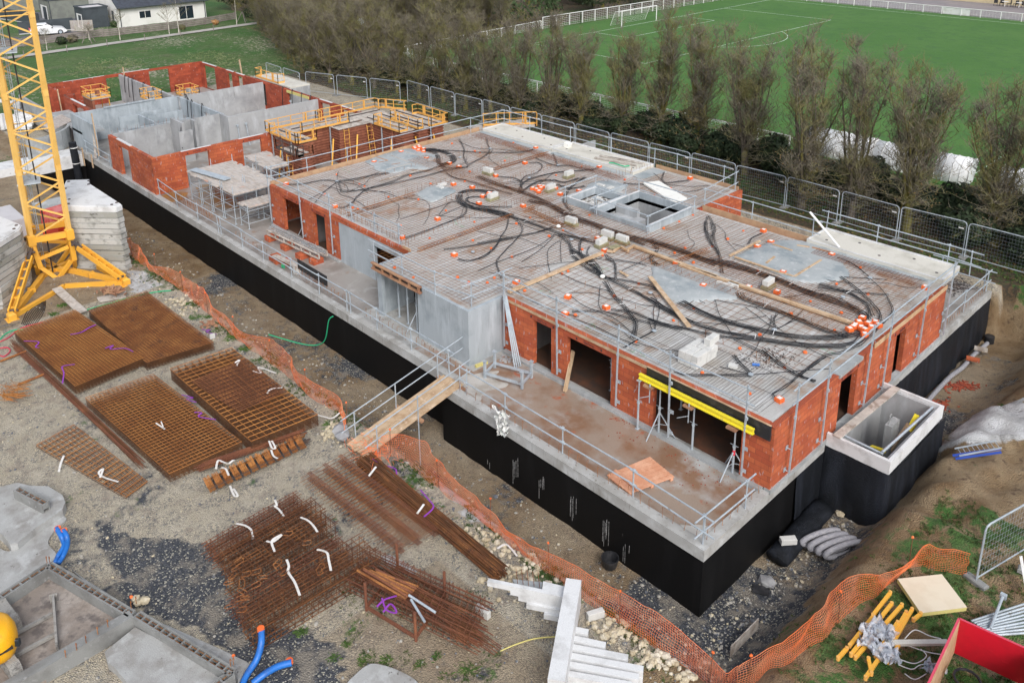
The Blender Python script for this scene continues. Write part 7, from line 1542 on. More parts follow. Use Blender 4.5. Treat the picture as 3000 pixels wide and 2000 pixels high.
mb=MB();mb.mbox(Matrix.Translation((q.x+.38,q.y+.30,q.z-.05)) @ Matrix.Rotation(.9,4,'Z'),.34,.1,.2,.02);part('window',mb,M['glass'],ex)
mb=MB();mb.mbox(Matrix.Translation((q.x,q.y,q.z+.0)),1.27,.5,.04);part('dark_trim',mb,M['black_board'],ex)
for p,lb in (((90,1150),'far'),((95,1470),'near')):
 c=P(B1,p,-.22);mb=MB();u=Vector((-1,-.1,0)).normalized();L_=.75;pts_=[]
 for k in range(24):
  t_=k/24*2*math.pi;cx=math.copysign(L_/2,math.cos(t_));pts_.append(c+u*(cx*-1+.2*math.cos(t_)*-1)-u*.15*0+Vector((0,0,.2*math.sin(t_)))+u*.35)
 pts_.append(pts_[0])
 for k in range(24): mb.beam(pts_[k],pts_[k+1],.26,.05,(0,0,1) if abs(pts_[k].z-pts_[k+1].z) < .05 else (1,0,0))
 for k in range(24): mb.mbox(Matrix.Translation(pts_[k]),.05,.28,.09)
 part('track',mb,M['mudtrack'],ex)
 mb=MB();mb.beam(c+u*0,c+u*.7,.16,.12);part('track_frame',mb,M['steel_dark'],ex)
bA,bB=P(B1,(370,985),-.35),P(B1,(395,1330),-.35);mb=MB();mb.beam(bA,bB,.06,.28);mb.beam(bA,bA+(bB-bA).normalized()*-.02,.2,.3);part('blade',mb,M['mudtrack'],ex)
for a_,b_ in (((360,1090),(100,1230)),((380,1230),(60,1400))): mb=MB();mb.beam(P(B1,a_,-.4),P(B1,b_,-.35),.09,.09);part('blade_arm',mb,M['mudtrack'],ex)
hq=[P(B3,p,-.35) for p in ((1480,850),(1785,818),(1958,1045),(1640,1085))]
cb=thing('insulation_board','large cream insulation board lying on the grass','board',tuple((hq[0]+hq[2])/2));mb=MB();mb.prism([tuple(p[:2]) for p in hq],-.47,-.352);part('core',mb,M['cream_edge'],cb);mb=MB();mb.prism([tuple(p[:2]) for p in hq],-.351,-.335);part('facing',mb,M['cream'],cb)
for k,(a_,b_) in enumerate((((1430,945),(1310,1100)),((1310,1110),(1150,1310)),((1440,1020),(1160,1370)),((1510,1030),(1190,1390)),((1540,1080),(1450,1240)),((1480,1150),(1330,1380)),((1580,1060),(1460,1270)),((1350,1400),(1260,1530)),((1280,1400),(1300,1500)),((1490,1300),(1420,1420)),((1130,1330),(1070,1395)),((1640,1090),(1590,1130)))):
 p,q=P(B3,a_,-.33+.02*(k % 3)),P(B3,b_,-.36+.02*(k % 3));t=thing('steel_brace','%s yellow steel brace of the loose pile on the grass, from the upper left' % ORD[k],'steel brace',tuple(p),0,'yellow steel braces piled on the grass');mb=MB();mb.beam(p,q,.09,.07);part('channel',mb,M['yellow'],t);mb=MB();mb.bar(p+Vector((0,0,-.05)),p+Vector((0,0,.06)),.05,8);mb.bar(q+Vector((0,0,-.05)),q+Vector((0,0,.06)),.05,8);part('end_pin',mb,M['form_yellow'],t)
sheet(P(B3,(1370,1240),-.3),.75,.55,.22,1,'plastic','plastic_film','clear plastic film crumpled over the yellow braces','plastic film');sheet(P(B3,(1360,1350),-.3),.9,.45,.2,4,'plastic','plastic_film','second heap of plastic film below the first on the yellow braces','plastic film');sheet(P(B3,(1720,1480),-.4),.4,.3,.15,3,'plastic','plastic_film','small crumpled plastic bag near the red box','plastic film')
top('timber',MB().beam(P(B3,(1395,1290),-.3),P(B3,(1825,1285),-.3),.14,.08),M['white_slab'],'pale split timber lying between the plastic film and the red box','timber')
for k,pts in enumerate(([(1530,1260),(1600,1200),(1700,1240),(1780,1260)],[(1490,1400),(1600,1430),(1680,1380),(1640,1330)],[(1490,1440),(1580,1470),(1640,1440),(1760,1430)],[(1560,1310),(1680,1350),(1790,1370)],[(1530,1500),(1600,1540),(1680,1500)])): hose(B3,pts,-.4,.014,'white','%s loose white cable strand on the grass by the red box' % ORD[k],'cable','cable')
rb=thing('red_box','open topped red plywood box cut by the lower right corner','box',tuple(P(B3,(2000,1400),-.4)))
zr=.75;A_,B_,C_,D_=P(B3,(1905,1120),zr),P(B3,(2420,1350),zr),P(B3,(2330,1900),zr),P(B3,(1660,1640),zr)
def wallq(p,q,z0_,z1_,m,m2):
 d=(q-p).normalized();s=Vector((-d.y,d.x,0));mb=MB();mb.beam(Vector((p.x,p.y,(z0_+z1_)/2)),Vector((q.x,q.y,(z0_+z1_)/2)),.05,z1_-z0_);o=part('side',mb,M[m],rb)
 mb=MB();mb.beam(Vector((p.x,p.y,z1_+.004)),Vector((q.x,q.y,z1_+.004)),.056,.008);part('edge',mb,M['pinkred'],o);
 if m2: mb=MB();mb.beam(Vector((p.x,p.y,(z0_+z1_)/2))+s*m2*.028,Vector((q.x,q.y,(z0_+z1_)/2))+s*m2*.028,.004,z1_-z0_-.01);part('inner_face',mb,M['ply'],o)
wallq(A_,B_,-.35,zr,'red',0);wallq(A_,D_,-.35,zr,'pinkred',1);wallq(D_,C_,-.35,zr,'red',0);wallq(B_,C_,-.35,zr,'red',0)
mb=MB();
for k in range(3): c=P(B3,(1960,1540),0.05+.05*k);mb.tube([c+Vector((.3*math.cos(a),.3*math.sin(a),0)) for a in [i*.5 for i in range(14)]],.035,6)
top('cable_coil',mb,M['conduit'],'coil of black cable inside the red box','cable')
for k in range(9): top('scaffold_tube',MB().bar(P(B3,(1990+k*18,1140+k*12),-.4+.03*(k % 3)),P(B3,(2390,1010+k*26),-.35+.03*(k % 2)),.032,7),M['galv'],'%s galvanised tube of the bundle behind the red box' % ORD[k],'scaffold tube','tubes behind the red box')
prop_=top('shoring_prop',MB().bar(P(B3,(2205,970),-.15),P(B3,(2120,1190),-.3),.04,8).mbox(Matrix.Translation(P(B3,(2210,968),-.15)),.16,.1,.16),M['galv'],'galvanised prop with a square head on the tube bundle','prop')
top('white_board',MB().beam(P(B3,(2330,690),.3),P(B3,(2370,920),-.4),.18,.04,(1,0,0)),M['white'],'white board leaning at the right edge','board')
dh=[(2100,795),(2060,830),(2000,880),(1930,960),(1850,1020),(1780,1090),(1700,1180),(1660,1240)]
pts_=[P(R6,p,-2.35) for p in dh]+[Vector((-8.75,29.8,-2.35)),Vector((-8.6,30.9,-2.3))][::-1][:0]
mb=MB();mb.tube(smooth_path(pts_,6),.10,9);top('drain_hose',mb,M['greypipe'],'long grey drain hose lying along the foot of the dark side wall','drain hose',smooth=True)
hose(B3,[(1735,55),(1775,90),(1770,150),(1690,210),(1600,300),(1540,380),(1530,440),(1545,520),(1500,590),(1440,628)],-2.3,.105,'greypipe','grey drain hose curving round the corner of the wrapped concrete box','drain_hose','drain hose')
for k in range(4):
 c=P(B3,(945+k*55,590+k*28),-2.25);mb=MB();u=(P(B3,(1150,540),-2.2)-P(B3,(890,640),-2.2));u.z=0;L_=u.length*.5;u.normalize();w_=Vector((.35,-.25,0)).normalized();pts_=[]
 for i in range(21): a=2*math.pi*i/20;pts_.append(c+u*(L_*math.cos(a)*.95)+Vector((0,0,.16+.20*math.sin(a)))+w_*.05*math.cos(a))
 mb.tube(pts_,.095,9,cap=False);top('hose_coil',mb,M['greypipe'],'%s turn of the coiled grey drain hose on the trench floor' % ORD[k],'drain hose','turns of the coiled drain hose',smooth=True)
a,b=P(B3,(650,710),-2.2),P(B3,(975,350),-2.2);mb=MB();d=(b-a).normalized();s=Vector((-d.y,d.x,0));vs=[];
for i in range(13):
 p=a.lerp(b,i/12)
 for j in range(14): an=2*math.pi*j/14;k_=1+.12*noise.noise(Vector((i*.8,j*.9,3)));vs.append(p+s*.40*k_*math.cos(an)+Vector((0,0,.22*k_*math.sin(an))))
mb.add(vs,[(i*14+j,i*14+(j+1) % 14,(i+1)*14+(j+1) % 14,(i+1)*14+j) for i in range(12) for j in range(14)]+[tuple(range(13,-1,-1)),tuple(range(12*14,13*14))]);rl=top('membrane_roll',mb,M['membrane'],'thick roll of black dimpled membrane on the trench floor','membrane roll',smooth=True)
blk(P(B3,(725,600),-1.95),.9,'white cellular block lying on the black membrane roll',None).scale=(.85,.9,.8)
for p,r_,lb in (((585,870),.42,'largest pale stone on the trench floor'),((1080,395),.2,'stone between the roll and the wrapped box'),((1270,520),.16,'yellowish stone at the foot of the wrapped box'),((1405,508),.2,'white stone holding down the membrane')): mb=MB();mb.rock(P(B3,p,-2.4),r_*.8,rs,.5);top('stone',mb,M['rock_grey' if 'largest' in lb else 'rock'],lb,'stone')
mb=MB();mb.mbox(Matrix.Translation(P(B3,(540,925),-2.42)) @ Matrix.Rotation(.5,4,'Z'),.5,.35,.03);top('square_cover',mb,M['black_board'],'small black square lid on the trench floor','lid')
mb=MB();mb.beam(P(B3,(330,1350),-2.2),P(B3,(520,1155),-2.2),.03,.4);top('trench_board',mb,M['wood_grey'],'thin board on edge at the foot of the bank','board')
mb=MB();mb.lathe([(.22,0),(.22,.35),(.20,.35)],tuple(P(R6,(2110,790),-2.5)),14);top('pipe_end',mb,M['black_board'],'black inspection pipe with a white rim by the far corner of the dark wall','pipe');mb=MB();mb.lathe([(.235,0),(.235,.04),(.2,.04)],tuple(P(R6,(2110,790),-2.5)+Vector((0,0,.35))),14)
for p,m,lb in (((2055,835),'wood_grey','pale board resting across the drain hose'),((2000,905),'brick','red brick resting on the drain hose')): mb=MB();mb.mbox(Matrix.Translation(P(R6,p,-2.15)) @ Matrix.Rotation(.3,4,'Z'),.55,.25,.12);top('weight',mb,M[m],lb,'weight')
lo=P(R6,(1890,1545),-.4);l1=P(R6,(2180,1490),.0);ladder(lo,l1,.4,'galv','aluminium and blue ladder lying on the bank beyond the wrapped box',9);top('ladder_section',MB().beam(P(R6,(1860,1568),-.45),P(R6,(2190,1520),-.05),.06,.06).beam(P(R6,(1880,1590),-.5),P(R6,(2195,1545),-.1),.06,.06),M['bluegreen'],'blue lower section of the ladder on the bank','ladder')
top('stone',MB().rock(P(F1,(960,20),-.45),.32,rs,.7),M['rock_grey'],'larger grey boulder at the foot of the gangway','stone');top('stone',MB().rock(P(F1,(985,68),-.45),.3,rs,.7),M['rock_grey'],'smaller grey boulder nearest the gangway boards','stone')
top('black_bucket',MB().lathe([(.22,0),(.3,.35),(.27,.35),(.2,.05)],tuple(P(B2,(1850,760),-2.45)),12),M['black_board'],'black bucket at the foot of the near black wall','bucket')
mb=MB()
for k in range(34): a=rs.uniform(0,6.3);c=P(R6,(1800,1450),-1.2);mb.bar(c,c+Vector((math.cos(a)*.4,math.sin(a)*.3,rs.uniform(-.2,.3))),.006,3)
top('dry_plant',mb,M['twig'],'dry spiky plant on the bank by the wrapped box','plant')
mb=MB();gr=random.Random(4)
for k in range(5200):
 x,y=gr.uniform(-50,-9.5),gr.uniform(3,16.3)
 if gr.random() < .35: y=14+gr.gauss(0,.5)
 if x > -9.3: continue
 mb.rock((x,y,tz(x,y)+.01),abs(gr.gauss(0,.022))+.012,gr,.6)
for k in range(1200):
 x,y=gr.uniform(-55,-9.8),gr.uniform(16.5,18.2)
 if gr.random() < .35: x,y=gr.uniform(-11,-9.6),gr.uniform(16,26)
 mb.rock((x,y,tz(x,y)+.01),abs(gr.gauss(0,.03))+.015,gr,.6)
top('gravel',mb,M['gravelw'],'loose stones over the yard','gravel',kind='stuff')
mb=MB()
for k in range(420):
 c=gr.choice([(B2,(1000,600),80,60),(B2,(1250,740),70,50),(B2,(1900,1180),150,60),(B2,(2200,1390),100,50),(B3,(60,1480),80,40),(R4,(1250,520),60,30),(R4,(2300,1400),40,40),(B2,(1250,880),120,60)])
 q=P(c[0],(c[1][0]+gr.gauss(0,c[2]),c[1][1]+gr.gauss(0,c[3])),-.55);
 if q.x > -8.8 or 15.2 < q.y < 19: continue
 mb.rock((q.x,q.y,tz(q.x,q.y)+.03),gr.uniform(.04,.13),gr,.65)
top('rubble_stones',mb,M['rock'],'cream limestone lumps along the orange fence','rubble',kind='stuff')
def blades(mb,x,y,z,n,h,sp,r_):
 for k in range(n):
  a=r_.uniform(0,6.28);l=sp*r_.uniform(.3,1);bx,by=x+r_.gauss(0,sp*.35),y+r_.gauss(0,sp*.35);dx,dy=math.cos(a)*l,math.sin(a)*l;w_=.012+h*.04;hh=h*r_.uniform(.5,1.1)
  mb.add([(bx-dy*w_/l*.5,by+dx*w_/l*.5,z),(bx+dy*w_/l*.5,by-dx*w_/l*.5,z),(bx+dx*.5,by+dy*.5,z+hh),(bx+dx,by+dy,z+hh*.75)],[(0,1,2),(0,2,3)])
mb=MB();gg=random.Random(8)
for k in range(2600):
 x,y=gg.uniform(-9.0,-1.5),gg.uniform(15.5,27)
 if x < -7.5+.5*nz(x,y,.8,2): 
  if gg.random() < .9: continue
 if nz(x,y,1.2,6) < -.15: continue
 if inpoly(x,y,[tuple(p[:2]) for p in hq]): continue
 blades(mb,x,y,tz(x,y)-.01,7,.09,.08,gg)
top('grass',mb,M['grassblade'],'rough grass on the bank at the lower right','grass',kind='stuff')
mb=MB()
for k in range(1500):
 x=gg.uniform(-48,-9.5);y=14.9+gg.gauss(0,.38)
 if nz(x,y,.6,3) < .0: continue
 if -24.2 < x < -22: continue
 blades(mb,x,y,tz(x,y)-.01,8,.10,.09,gg)
for k in range(420):
 q=P(B2,(gg.uniform(0,1100),gg.uniform(900,1566)),-.6)
 if nz(q.x,q.y,1.1,6) < .1: continue
 blades(mb,q.x,q.y,tz(q.x,q.y)-.01,7,.06,.08,gg)
top('grass',mb,M['grassblade'],'grass and weeds along the orange trench fence','grass',kind='stuff')
WD=[(B2,(870,1470),.5),(B2,(310,1395),.25),(B2,(155,1400),.25),(B2,(655,1370),.15),(B2,(545,1425),.15),(B2,(35,1285),.15),(B1,(2070,1205),.25),(B1,(2300,1385),.2),(B2,(1850,1085),.35),(B2,(1330,750),.35),(R4,(1600,750),.6),(R4,(1690,830),.5),(R4,(950,230),.5),(R4,(430,530),.4),(R4,(370,590),.3),(R4,(1290,520),.25),(R4,(2280,1350),.5),(R4,(1430,610),.25),(D1,(735,255),.25),(R6,(2240,1110),.2)]
for k,(f,p,s_) in enumerate(WD):
 q=P(f,p,-.55);mb=MB();blades(mb,q.x,q.y,tz(q.x,q.y)-.02,int(160*s_+30),.07,.10+s_*.42,gg)
 top('weed',mb,M['weed'],'low green weed clump growing in the bare ground','weed','green weed clumps in bare ground')
rt=random.Random(31)
def heras():
 t=thing('fence_panel',None,'fence panel');mb=MB();w_,h=3.3,1.95;c=.18
 pts=[(-w_/2,0,-.02),(-w_/2,0,h-c),(-w_/2+.05,0,h-.05),(-w_/2+c,0,h),(w_/2-c,0,h),(w_/2-.05,0,h-.05),(w_/2,0,h-c),(w_/2,0,-.02)];mb.tube(pts,.028,6);mb.bar((-w_/2,0,.12),(w_/2,0,.12),.02,5);part('frame',mb,M['galv'],t,local=True)
 mb=MB()
 for k in range(23): x=-w_/2+w_*(k+.5)/23;mb.bar((x,0,.12),(x,0,h-.02),.0025,3,cap=False)
 for k in range(10): z=.15+k*(h-.25)/9;mb.bar((-w_/2,.004,z),(w_/2,.004,z),.003,3,cap=False)
 part('wire_mesh',mb,M['galv'],t,local=True)
 for s in (-1,1): mb=MB();mb.mbox(Matrix.Translation((s*w_/2,0,.0)),.25,.65,.14,.03);part('foot',mb,M['block'],t,local=True)
 mb=MB();mb.box(w_/2-.38,w_/2-.12,-.012,-.002,h-.42,h-.36);part('tag',mb,M['white'],t,local=True)
 return t
hp=heras();first=True;xs_h=[-76.8+3.42*k for k in range(23)]
for k,x in enumerate(xs_h):
 y=40.6 if x < -70 else (41.6+(x+70)*.38 if x < -61 else 45.35);y=min(y,45.35)
 o=hp if first else copy_tree(hp);first=False
 rz=R(rt.uniform(-3,3))+(R(21) if -70 < x < -61 else 0);xf(o,(x,y,tz(x,y)+.05),rz);o['label']='mesh site fence panel, %s from the right end of the back row' % ORD[len(xs_h)-1-k];o['group']='mesh fence panels behind the building'
for u,v,rz,lb in (((4.9),25.2,R(75),'front mesh fence panel at the right edge on a concrete foot'),((4.6),26.6,R(100),'rear mesh fence panel at the right edge')):
 o=copy_tree(hp);xf(o,(-u,v,tz(-u,v)+.05),rz);o['label']=lb;o['group']='mesh fence panels at the right edge'
def tree_parts(seed,h,wide=1.5,twn=1.0):
 r_=random.Random(seed);tr=MB();cw=MB();lf=MB()
 th=h*r_.uniform(.10,.2);lean=Vector((r_.uniform(-.1,.1),r_.uniform(-.1,.1),0))
 tr.tube([(0,0,-.2),(0,0,.3),tuple(lean*.5+Vector((0,0,th*.6))),tuple(lean+Vector((0,0,th)))],[.30,.2,.17,.16],8)
 def path(p,d,L_,k,up,wob):
  pts=[p]
  for i in range(k):
   d=(d+Vector((r_.gauss(0,wob),r_.gauss(0,wob),r_.gauss(0,wob*.5)+up))).normalized();p=p+d*(L_/k);pts.append(p)
  return pts
 nl=r_.randint(7,9);leaders=[]
 for i in range(nl):
  a=2*math.pi*i/nl+r_.uniform(-.3,.3);s=r_.uniform(.08,.27) if i else .04
  d=Vector((math.cos(a)*s,math.sin(a)*s,1)).normalized();L_=(h-th)*r_.uniform(.72,1.02);pts=path(lean+Vector((0,0,th*r_.uniform(.6,1))),d,L_,8,.075,.07)
  tr.tube(pts,[.075*(1-j/8.6)**1.4+.012 for j in range(9)],5);leaders.append((pts,L_))
 def twig(p,d,L_,r):
  pts=path(p,d,L_,3,.12,.28)
  for j in range(3): cw.bar(pts[j],pts[j+1],r*(1-j*.28),3,r*(1-(j+1)*.28),cap=False)
  if r_.random() < .22:
   q=pts[3];e=Vector((r_.gauss(0,.03),r_.gauss(0,.03),r_.gauss(0,.03)));lf.add([q,q+e+Vector((.04,0,.02)),q+e+Vector((0,.04,.04))],[(0,1,2)])
  return pts
 for pts,L_ in leaders:
  nb=int(20*twn)
  for k in range(nb):
   t_=r_.uniform(.04,.97);i=int(t_*8);p=pts[i].lerp(pts[min(i+1,8)],t_*8-i);a=r_.uniform(0,6.28);bl=wide*(1-t_*.6)*r_.uniform(.5,1.1)
   s=r_.uniform(.5,1.0);bp=path(p,Vector((math.cos(a)*s,math.sin(a)*s,.75)).normalized(),bl,4,.16,.16)
   for j in range(4): cw.bar(bp[j],bp[j+1],.018*(1-j*.2),3,.018*(1-(j+1)*.2),cap=False)
   for m_ in range(int(7*twn)):
    u=r_.uniform(.2,1);i=min(3,int(u*4));q=bp[i].lerp(bp[i+1],u*4-i);a=r_.uniform(0,6.28);tp=twig(q,Vector((math.cos(a)*.6,math.sin(a)*.6,.8)).normalized(),r_.uniform(.4,.95),.0125)
    for n_ in range(2): twig(tp[r_.randint(1,2)],Vector((r_.gauss(0,.6),r_.gauss(0,.6),.6)).normalized(),r_.uniform(.3,.65),.0095)
 for k in range(int(52*twn)):
  a=r_.uniform(0,6.28);z=r_.uniform(.3,h*.32);bl=r_.uniform(.9,2.3);bp=path(Vector((0,0,z)),Vector((math.cos(a),math.sin(a),r_.uniform(.0,.6))).normalized(),bl,5,.05,.22)
  for j in range(5): cw.bar(bp[j],bp[j+1],.022*(1-j*.16),3,.022*(1-(j+1)*.16),cap=False)
  for m_ in range(7):
   u=r_.uniform(.3,1);i=min(4,int(u*5));q=bp[i].lerp(bp[i+1],u*5-i);twig(q,Vector((r_.gauss(0,.6),r_.gauss(0,.6),.4)).normalized(),r_.uniform(.25,.6),.012)
  for m_ in range(3):
   q=bp[r_.randint(2,5)]+Vector((r_.gauss(0,.1),r_.gauss(0,.1),r_.gauss(0,.1)));lf.add([q,q+Vector((.07,0,.03)),q+Vector((.02,.07,.05))],[(0,1,2)])
 return tr,cw,lf
def make_tree(seed,h,wide,twn=1.2):
 t=thing('poplar_tree',None,'tree');tr,cw,lf=tree_parts(seed,h,wide,twn)
 o=part('trunk',tr,M['bark_moss' if seed % 2 else 'bark'],t,local=True,smooth=True);part('crown',cw,M['twig'],t,local=True);part('leaves',lf,M['leafdry'],t,local=True);return t
protos=[make_tree(s,h,w_) for s,h,w_ in ((101,10.2,2.3),(102,10.6,2.1),(103,9.7,2.4),(105,10.4,2.2),(106,9.9,2.4),(108,10.9,1.9),(111,9.3,2.1))]
tx=[(-6.0,47.2),(-9.3,47.4),(-12.8,47.4),(-17.0,46.6),(-20.1,46.3),(-23.0,45.9),(-28.3,48.2),(-32.7,49.2),(-36.1,49.3),(-39.4,48.8),(-42.8,48.2),(-45.4,47.6),(-48.8,47.4),(-51.8,46.9),(-54.9,46.8),(-58.2,47.0),(-61.2,46.6),(-64.3,46.4),(-67.6,46.2),(-70.6,45.6),(-73.5,44.9),(-76.2,44.6),(-79.5,45.3),(-82.9,46.4),(-86.2,47.6),(-89.6,48.9),(-93.2,50.0),(-97.0,51.6),(-101,53.4)]
used_p=set()
for k,(x,y) in enumerate(tx):
 i=(k*3) % 7;o=protos[i] if i not in used_p else copy_tree(protos[i]);used_p.add(i)
 s_=rt.uniform(.94,1.06)*(.84+.16*sm(-60,-20,x));xf(o,(x,y,tz(x,y)-.05),rt.uniform(0,6.28));o.scale=(s_*1.3,s_*1.3,s_)
 o['label']='bare poplar with mossy trunk, %s from the right end of the row' % ORD[k];o['group']='bare poplars along the playing field'
sec=[];r5=random.Random(5)
for k in range(4000):
 u,v=r5.uniform(745,1560),r5.uniform(8,330);q=at(u,v,.8)
 if u < 755+(v-70)*.8 or q.x > -79.5 or (q.x > -92 and q.y > 76) or q.y < 46.5: continue
 if all((q.x-a)**2+(q.y-b)**2 > 7.5 for a,b in sec) and all((q.x-a)**2+(q.y-b)**2 > 5 for a,b in tx): sec.append((q.x,q.y))
for k,(x,y) in enumerate(sec[:110]):
 o=copy_tree(protos[(k*2+1) % 7]);xf(o,(x,y,tz(x,y)-.05),rt.uniform(0,6.28));s_=rt.uniform(.72,.95);o.scale=(s_*1.3,s_*1.3,s_)
 o['label']='bare tree in the dense clump beyond the far end of the poplar row';o['group']='bare trees of the dense far clump'
def bush(rx,ry,rz,n,seed,m='leafdark',leaf=.09):
 r_=random.Random(seed);mb=MB()
 for k in range(n):
  while True:
   v=Vector((r_.uniform(-1,1),r_.uniform(-1,1),r_.uniform(-1,1)))
   if .05 < v.length < 1: break
  q=v.length;v=v.normalized()*(q**.35)*(1+.35*noise.noise(v*2.2+Vector((seed,0,0))));p=Vector((v.x*rx,v.y*ry,rz+v.z*rz))
  if p.z < 0: continue
  a=Vector((r_.gauss(0,1),r_.gauss(0,1),r_.gauss(0,1))).normalized();b=a.cross(v+Vector((.01,.02,.03))).normalized();l=leaf*r_.uniform(.6,1.4)
  mb.add([p-a*l-b*l*.5,p+a*l-b*l*.4,p+a*l*.9+b*l*.6,p-a*l*.8+b*l*.5],[(0,1,2,3)])
 return mb
def make_bush(lb,*a,**k):
 t=thing('evergreen_bush',lb,'bush');mb=bush(*a,**k);part('foliage',mb,M[k.get('m','leafdark')],t,local=True)
 mb=MB();
 for i in range(5): mb.bar((0,0,-.1),(rt.uniform(-.5,.5)*a[0],rt.uniform(-.5,.5)*a[1],a[2]*1.2),.03,4)
 part('stem',mb,M['bark'],t,local=True);return t
bushes=[make_bush(None,1.3,1.0,.95,2400,1),make_bush(None,1.6,1.1,.75,2600,2),make_bush(None,1.0,1.0,1.1,2000,3)]
pos_b=[(-27.3,49.8),(-25.0,49.3),(-22.3,49.8),(-31,50.6),(-34.3,50.8),(-37.6,50.6),(-19,49.4),(-15.4,49.2),(-12,49),(-9,49),(-6,48.8),(-41,50.2),(-44.5,50.2),(-47.5,49.6),(-50.4,49.6),(-53.5,49.0),(-56.8,49.2),(-60,49),(-14,47.2),(-10.9,46.6),(-65,48.4),(-69,47.8),(-73.8,47.2),(-78,47.6),(-29.6,49.4),(-3.4,48)]
pos_b += [(-4-2.1*k,49.6+.9*math.sin(k*1.7)) for k in range(34)]
ub=set()
for k,(x,y) in enumerate(pos_b):
 i=(k*2) % 3;o=bushes[i] if i not in ub else copy_tree(bushes[i]);ub.add(i);xf(o,(x,y,tz(x,y)-.1),rt.uniform(0,6));s_=rt.uniform(.75,1.15);o.scale=(s_,s_,s_*rt.uniform(.8,1.1))
 o['label']='dark evergreen bush growing between the poplar trunks';o['group']='dark bushes under the poplars'
mb=MB();lt=random.Random(77)
for k in range(9000):
 x,y=lt.uniform(-82,0),47.6+lt.gauss(0,2.0)
 if y < 43.5: continue
 z=tz(x,y)+.02;a=lt.uniform(0,6.28);l=lt.uniform(.04,.11);c,s=math.cos(a)*l,math.sin(a)*l;mb.mi=0 if lt.random() < .6 else 1
 mb.add([(x-c,y-s,z),(x+s,y-c,z+lt.uniform(0,.05)),(x+c,y+s,z+lt.uniform(0,.07)),(x-s,y+c,z+.01)],[(0,1,2,3)])
top('leaf_litter',mb,[M['leafdry'],M['leafdark']],'fallen leaves and ivy under the poplars','leaf litter',kind='stuff')
mb=MB()
for k in range(5200):
 x,y=lt.uniform(-72,1),44.3+abs(lt.gauss(0,1.5));
 blades(mb,x,y,tz(x,y),3,.14,.12,lt)
top('grass',mb,M['grassblade'],'rough grass below the mesh fence','grass',kind='stuff')
def gline(pts,wd=.075,z=1.012,name='pitch_line'):
 mb=MB();
 for i in range(len(pts)-1):
  a,b=Vector((*pts[i],z)),Vector((*pts[i+1],z));mb.beam(a,b+(b-a).normalized()*.02,wd,.006)
 o=top(name,mb,M['pline'],kind='structure');return o
M['pline']=mat('pitch_paint',(.62,.70,.62),[((.3,.45,.28),2.5,.5,.66)],rough=.9)
PX0,PY0,PY1=-70.2,56.2,123.6;GC=90.3
mb=MB();n_=24
gr_=mat('pitch_turf',(.050,.145,.020),[((.066,.165,.028),.10,.42,.6,(1,1,1)),((.040,.118,.024),.9,.5,.7),((.062,.15,.040),4,.52,.7)],rough=.95,fine=.25,fscale=9);M['turf']=gr_
mb.box(-75.5,60,53.5,126,.3,1.004);tf=top('playing_field',mb,M['turf'],kind='structure')
gline([(PX0,PY0),(PX0,PY1)]);gline([(PX0,PY0),(40,PY0)]);gline([(PX0,PY1),(40,PY1)])
gline([(PX0,GC-20.1),(PX0+16.6,GC-20.1),(PX0+16.6,GC+20.1),(PX0,GC+20.1)]);gline([(PX0,GC-9.2),(PX0+5.5,GC-9.2),(PX0+5.5,GC+9.2),(PX0,GC+9.2)])
gline([(PX0+11+9.15*math.cos(a),GC+9.15*math.sin(a)) for a in [(-.92+i*.092) for i in range(21)]]);gline([(-17.1,PY0),(-17.1,PY1)])
gt=thing('football_goal','white football goal with a pale net at the far end of the pitch','goal',(PX0,GC,1.0))
for s in (-1,1):
 mb=MB();mb.bar((PX0,GC+s*3.66,1),(PX0,GC+s*3.66,3.05),.06,8);part('post',mb,M['white'],gt)
 mb=MB();mb.bar((PX0,GC+s*3.66,3.0),(PX0-1.1,GC+s*3.66,2.9),.03,5);mb.bar((PX0-1.1,GC+s*3.66,2.9),(PX0-1.9,GC+s*3.66,1.0),.03,5);part('stay',mb,M['white'],gt)
mb=MB();mb.bar((PX0,GC-3.66,3.05),(PX0,GC+3.66,3.05),.06,8);part('crossbar',mb,M['white'],gt)
mb=MB()
for k in range(38): y=GC-3.66+7.32*k/37;mb.bar((PX0,y,3.03),(PX0-1.1,y,2.9),.006,3,cap=False);mb.bar((PX0-1.1,y,2.9),(PX0-1.9,y,1.02),.006,3,cap=False)
for k in range(16): t_=k/15;x,z=(PX0-1.1*t_*2,3.03-.13*t_*2) if t_ < .5 else (PX0-1.1-.8*(t_-.5)*2,2.9-1.88*(t_-.5)*2);mb.bar((x,GC-3.66,z),(x,GC+3.66,z),.006,3,cap=False)
part('net',mb,M['white'],gt)
def prail(a,b,label,step=2.5,z=1.0,h=1.05,wires=6):
 a=Vector((*a,z));b=Vector((*b,z));L_=(b-a).length;n_=max(1,round(L_/step));t=thing('pitch_railing',label,'railing',tuple(a),0,'white railings round the playing field');pm=MB()
 for k in range(n_+1): p=a.lerp(b,k/n_);mb=MB();mb.beam(p,p+Vector((0,0,h)),.09,.09,(0,1,0));part('post',mb,M['white'],t)
 mb=MB();mb.bar(a+Vector((0,0,h)),b+Vector((0,0,h)),.045,6);part('top_rail',mb,M['white'],t);mb=MB()
 for k in range(wires): zz=.08+k*(h-.12)/wires;mb.bar(a+Vector((0,0,zz)),b+Vector((0,0,zz)),.012,3,cap=False)
 for k in range(int(L_/.4)): p=a.lerp(b,k*.4/L_);mb.bar(p+Vector((0,0,.05)),p+Vector((0,0,h)),.006,3,cap=False)
 part('panel',mb,M['white'],t);return t
prail((-74.8,53.3),(-28.0,53.3),'white railing along the near touchline, left of the dugouts');prail((-15,53.3),(12,53.3),'white railing along the near touchline, right of the dugouts')
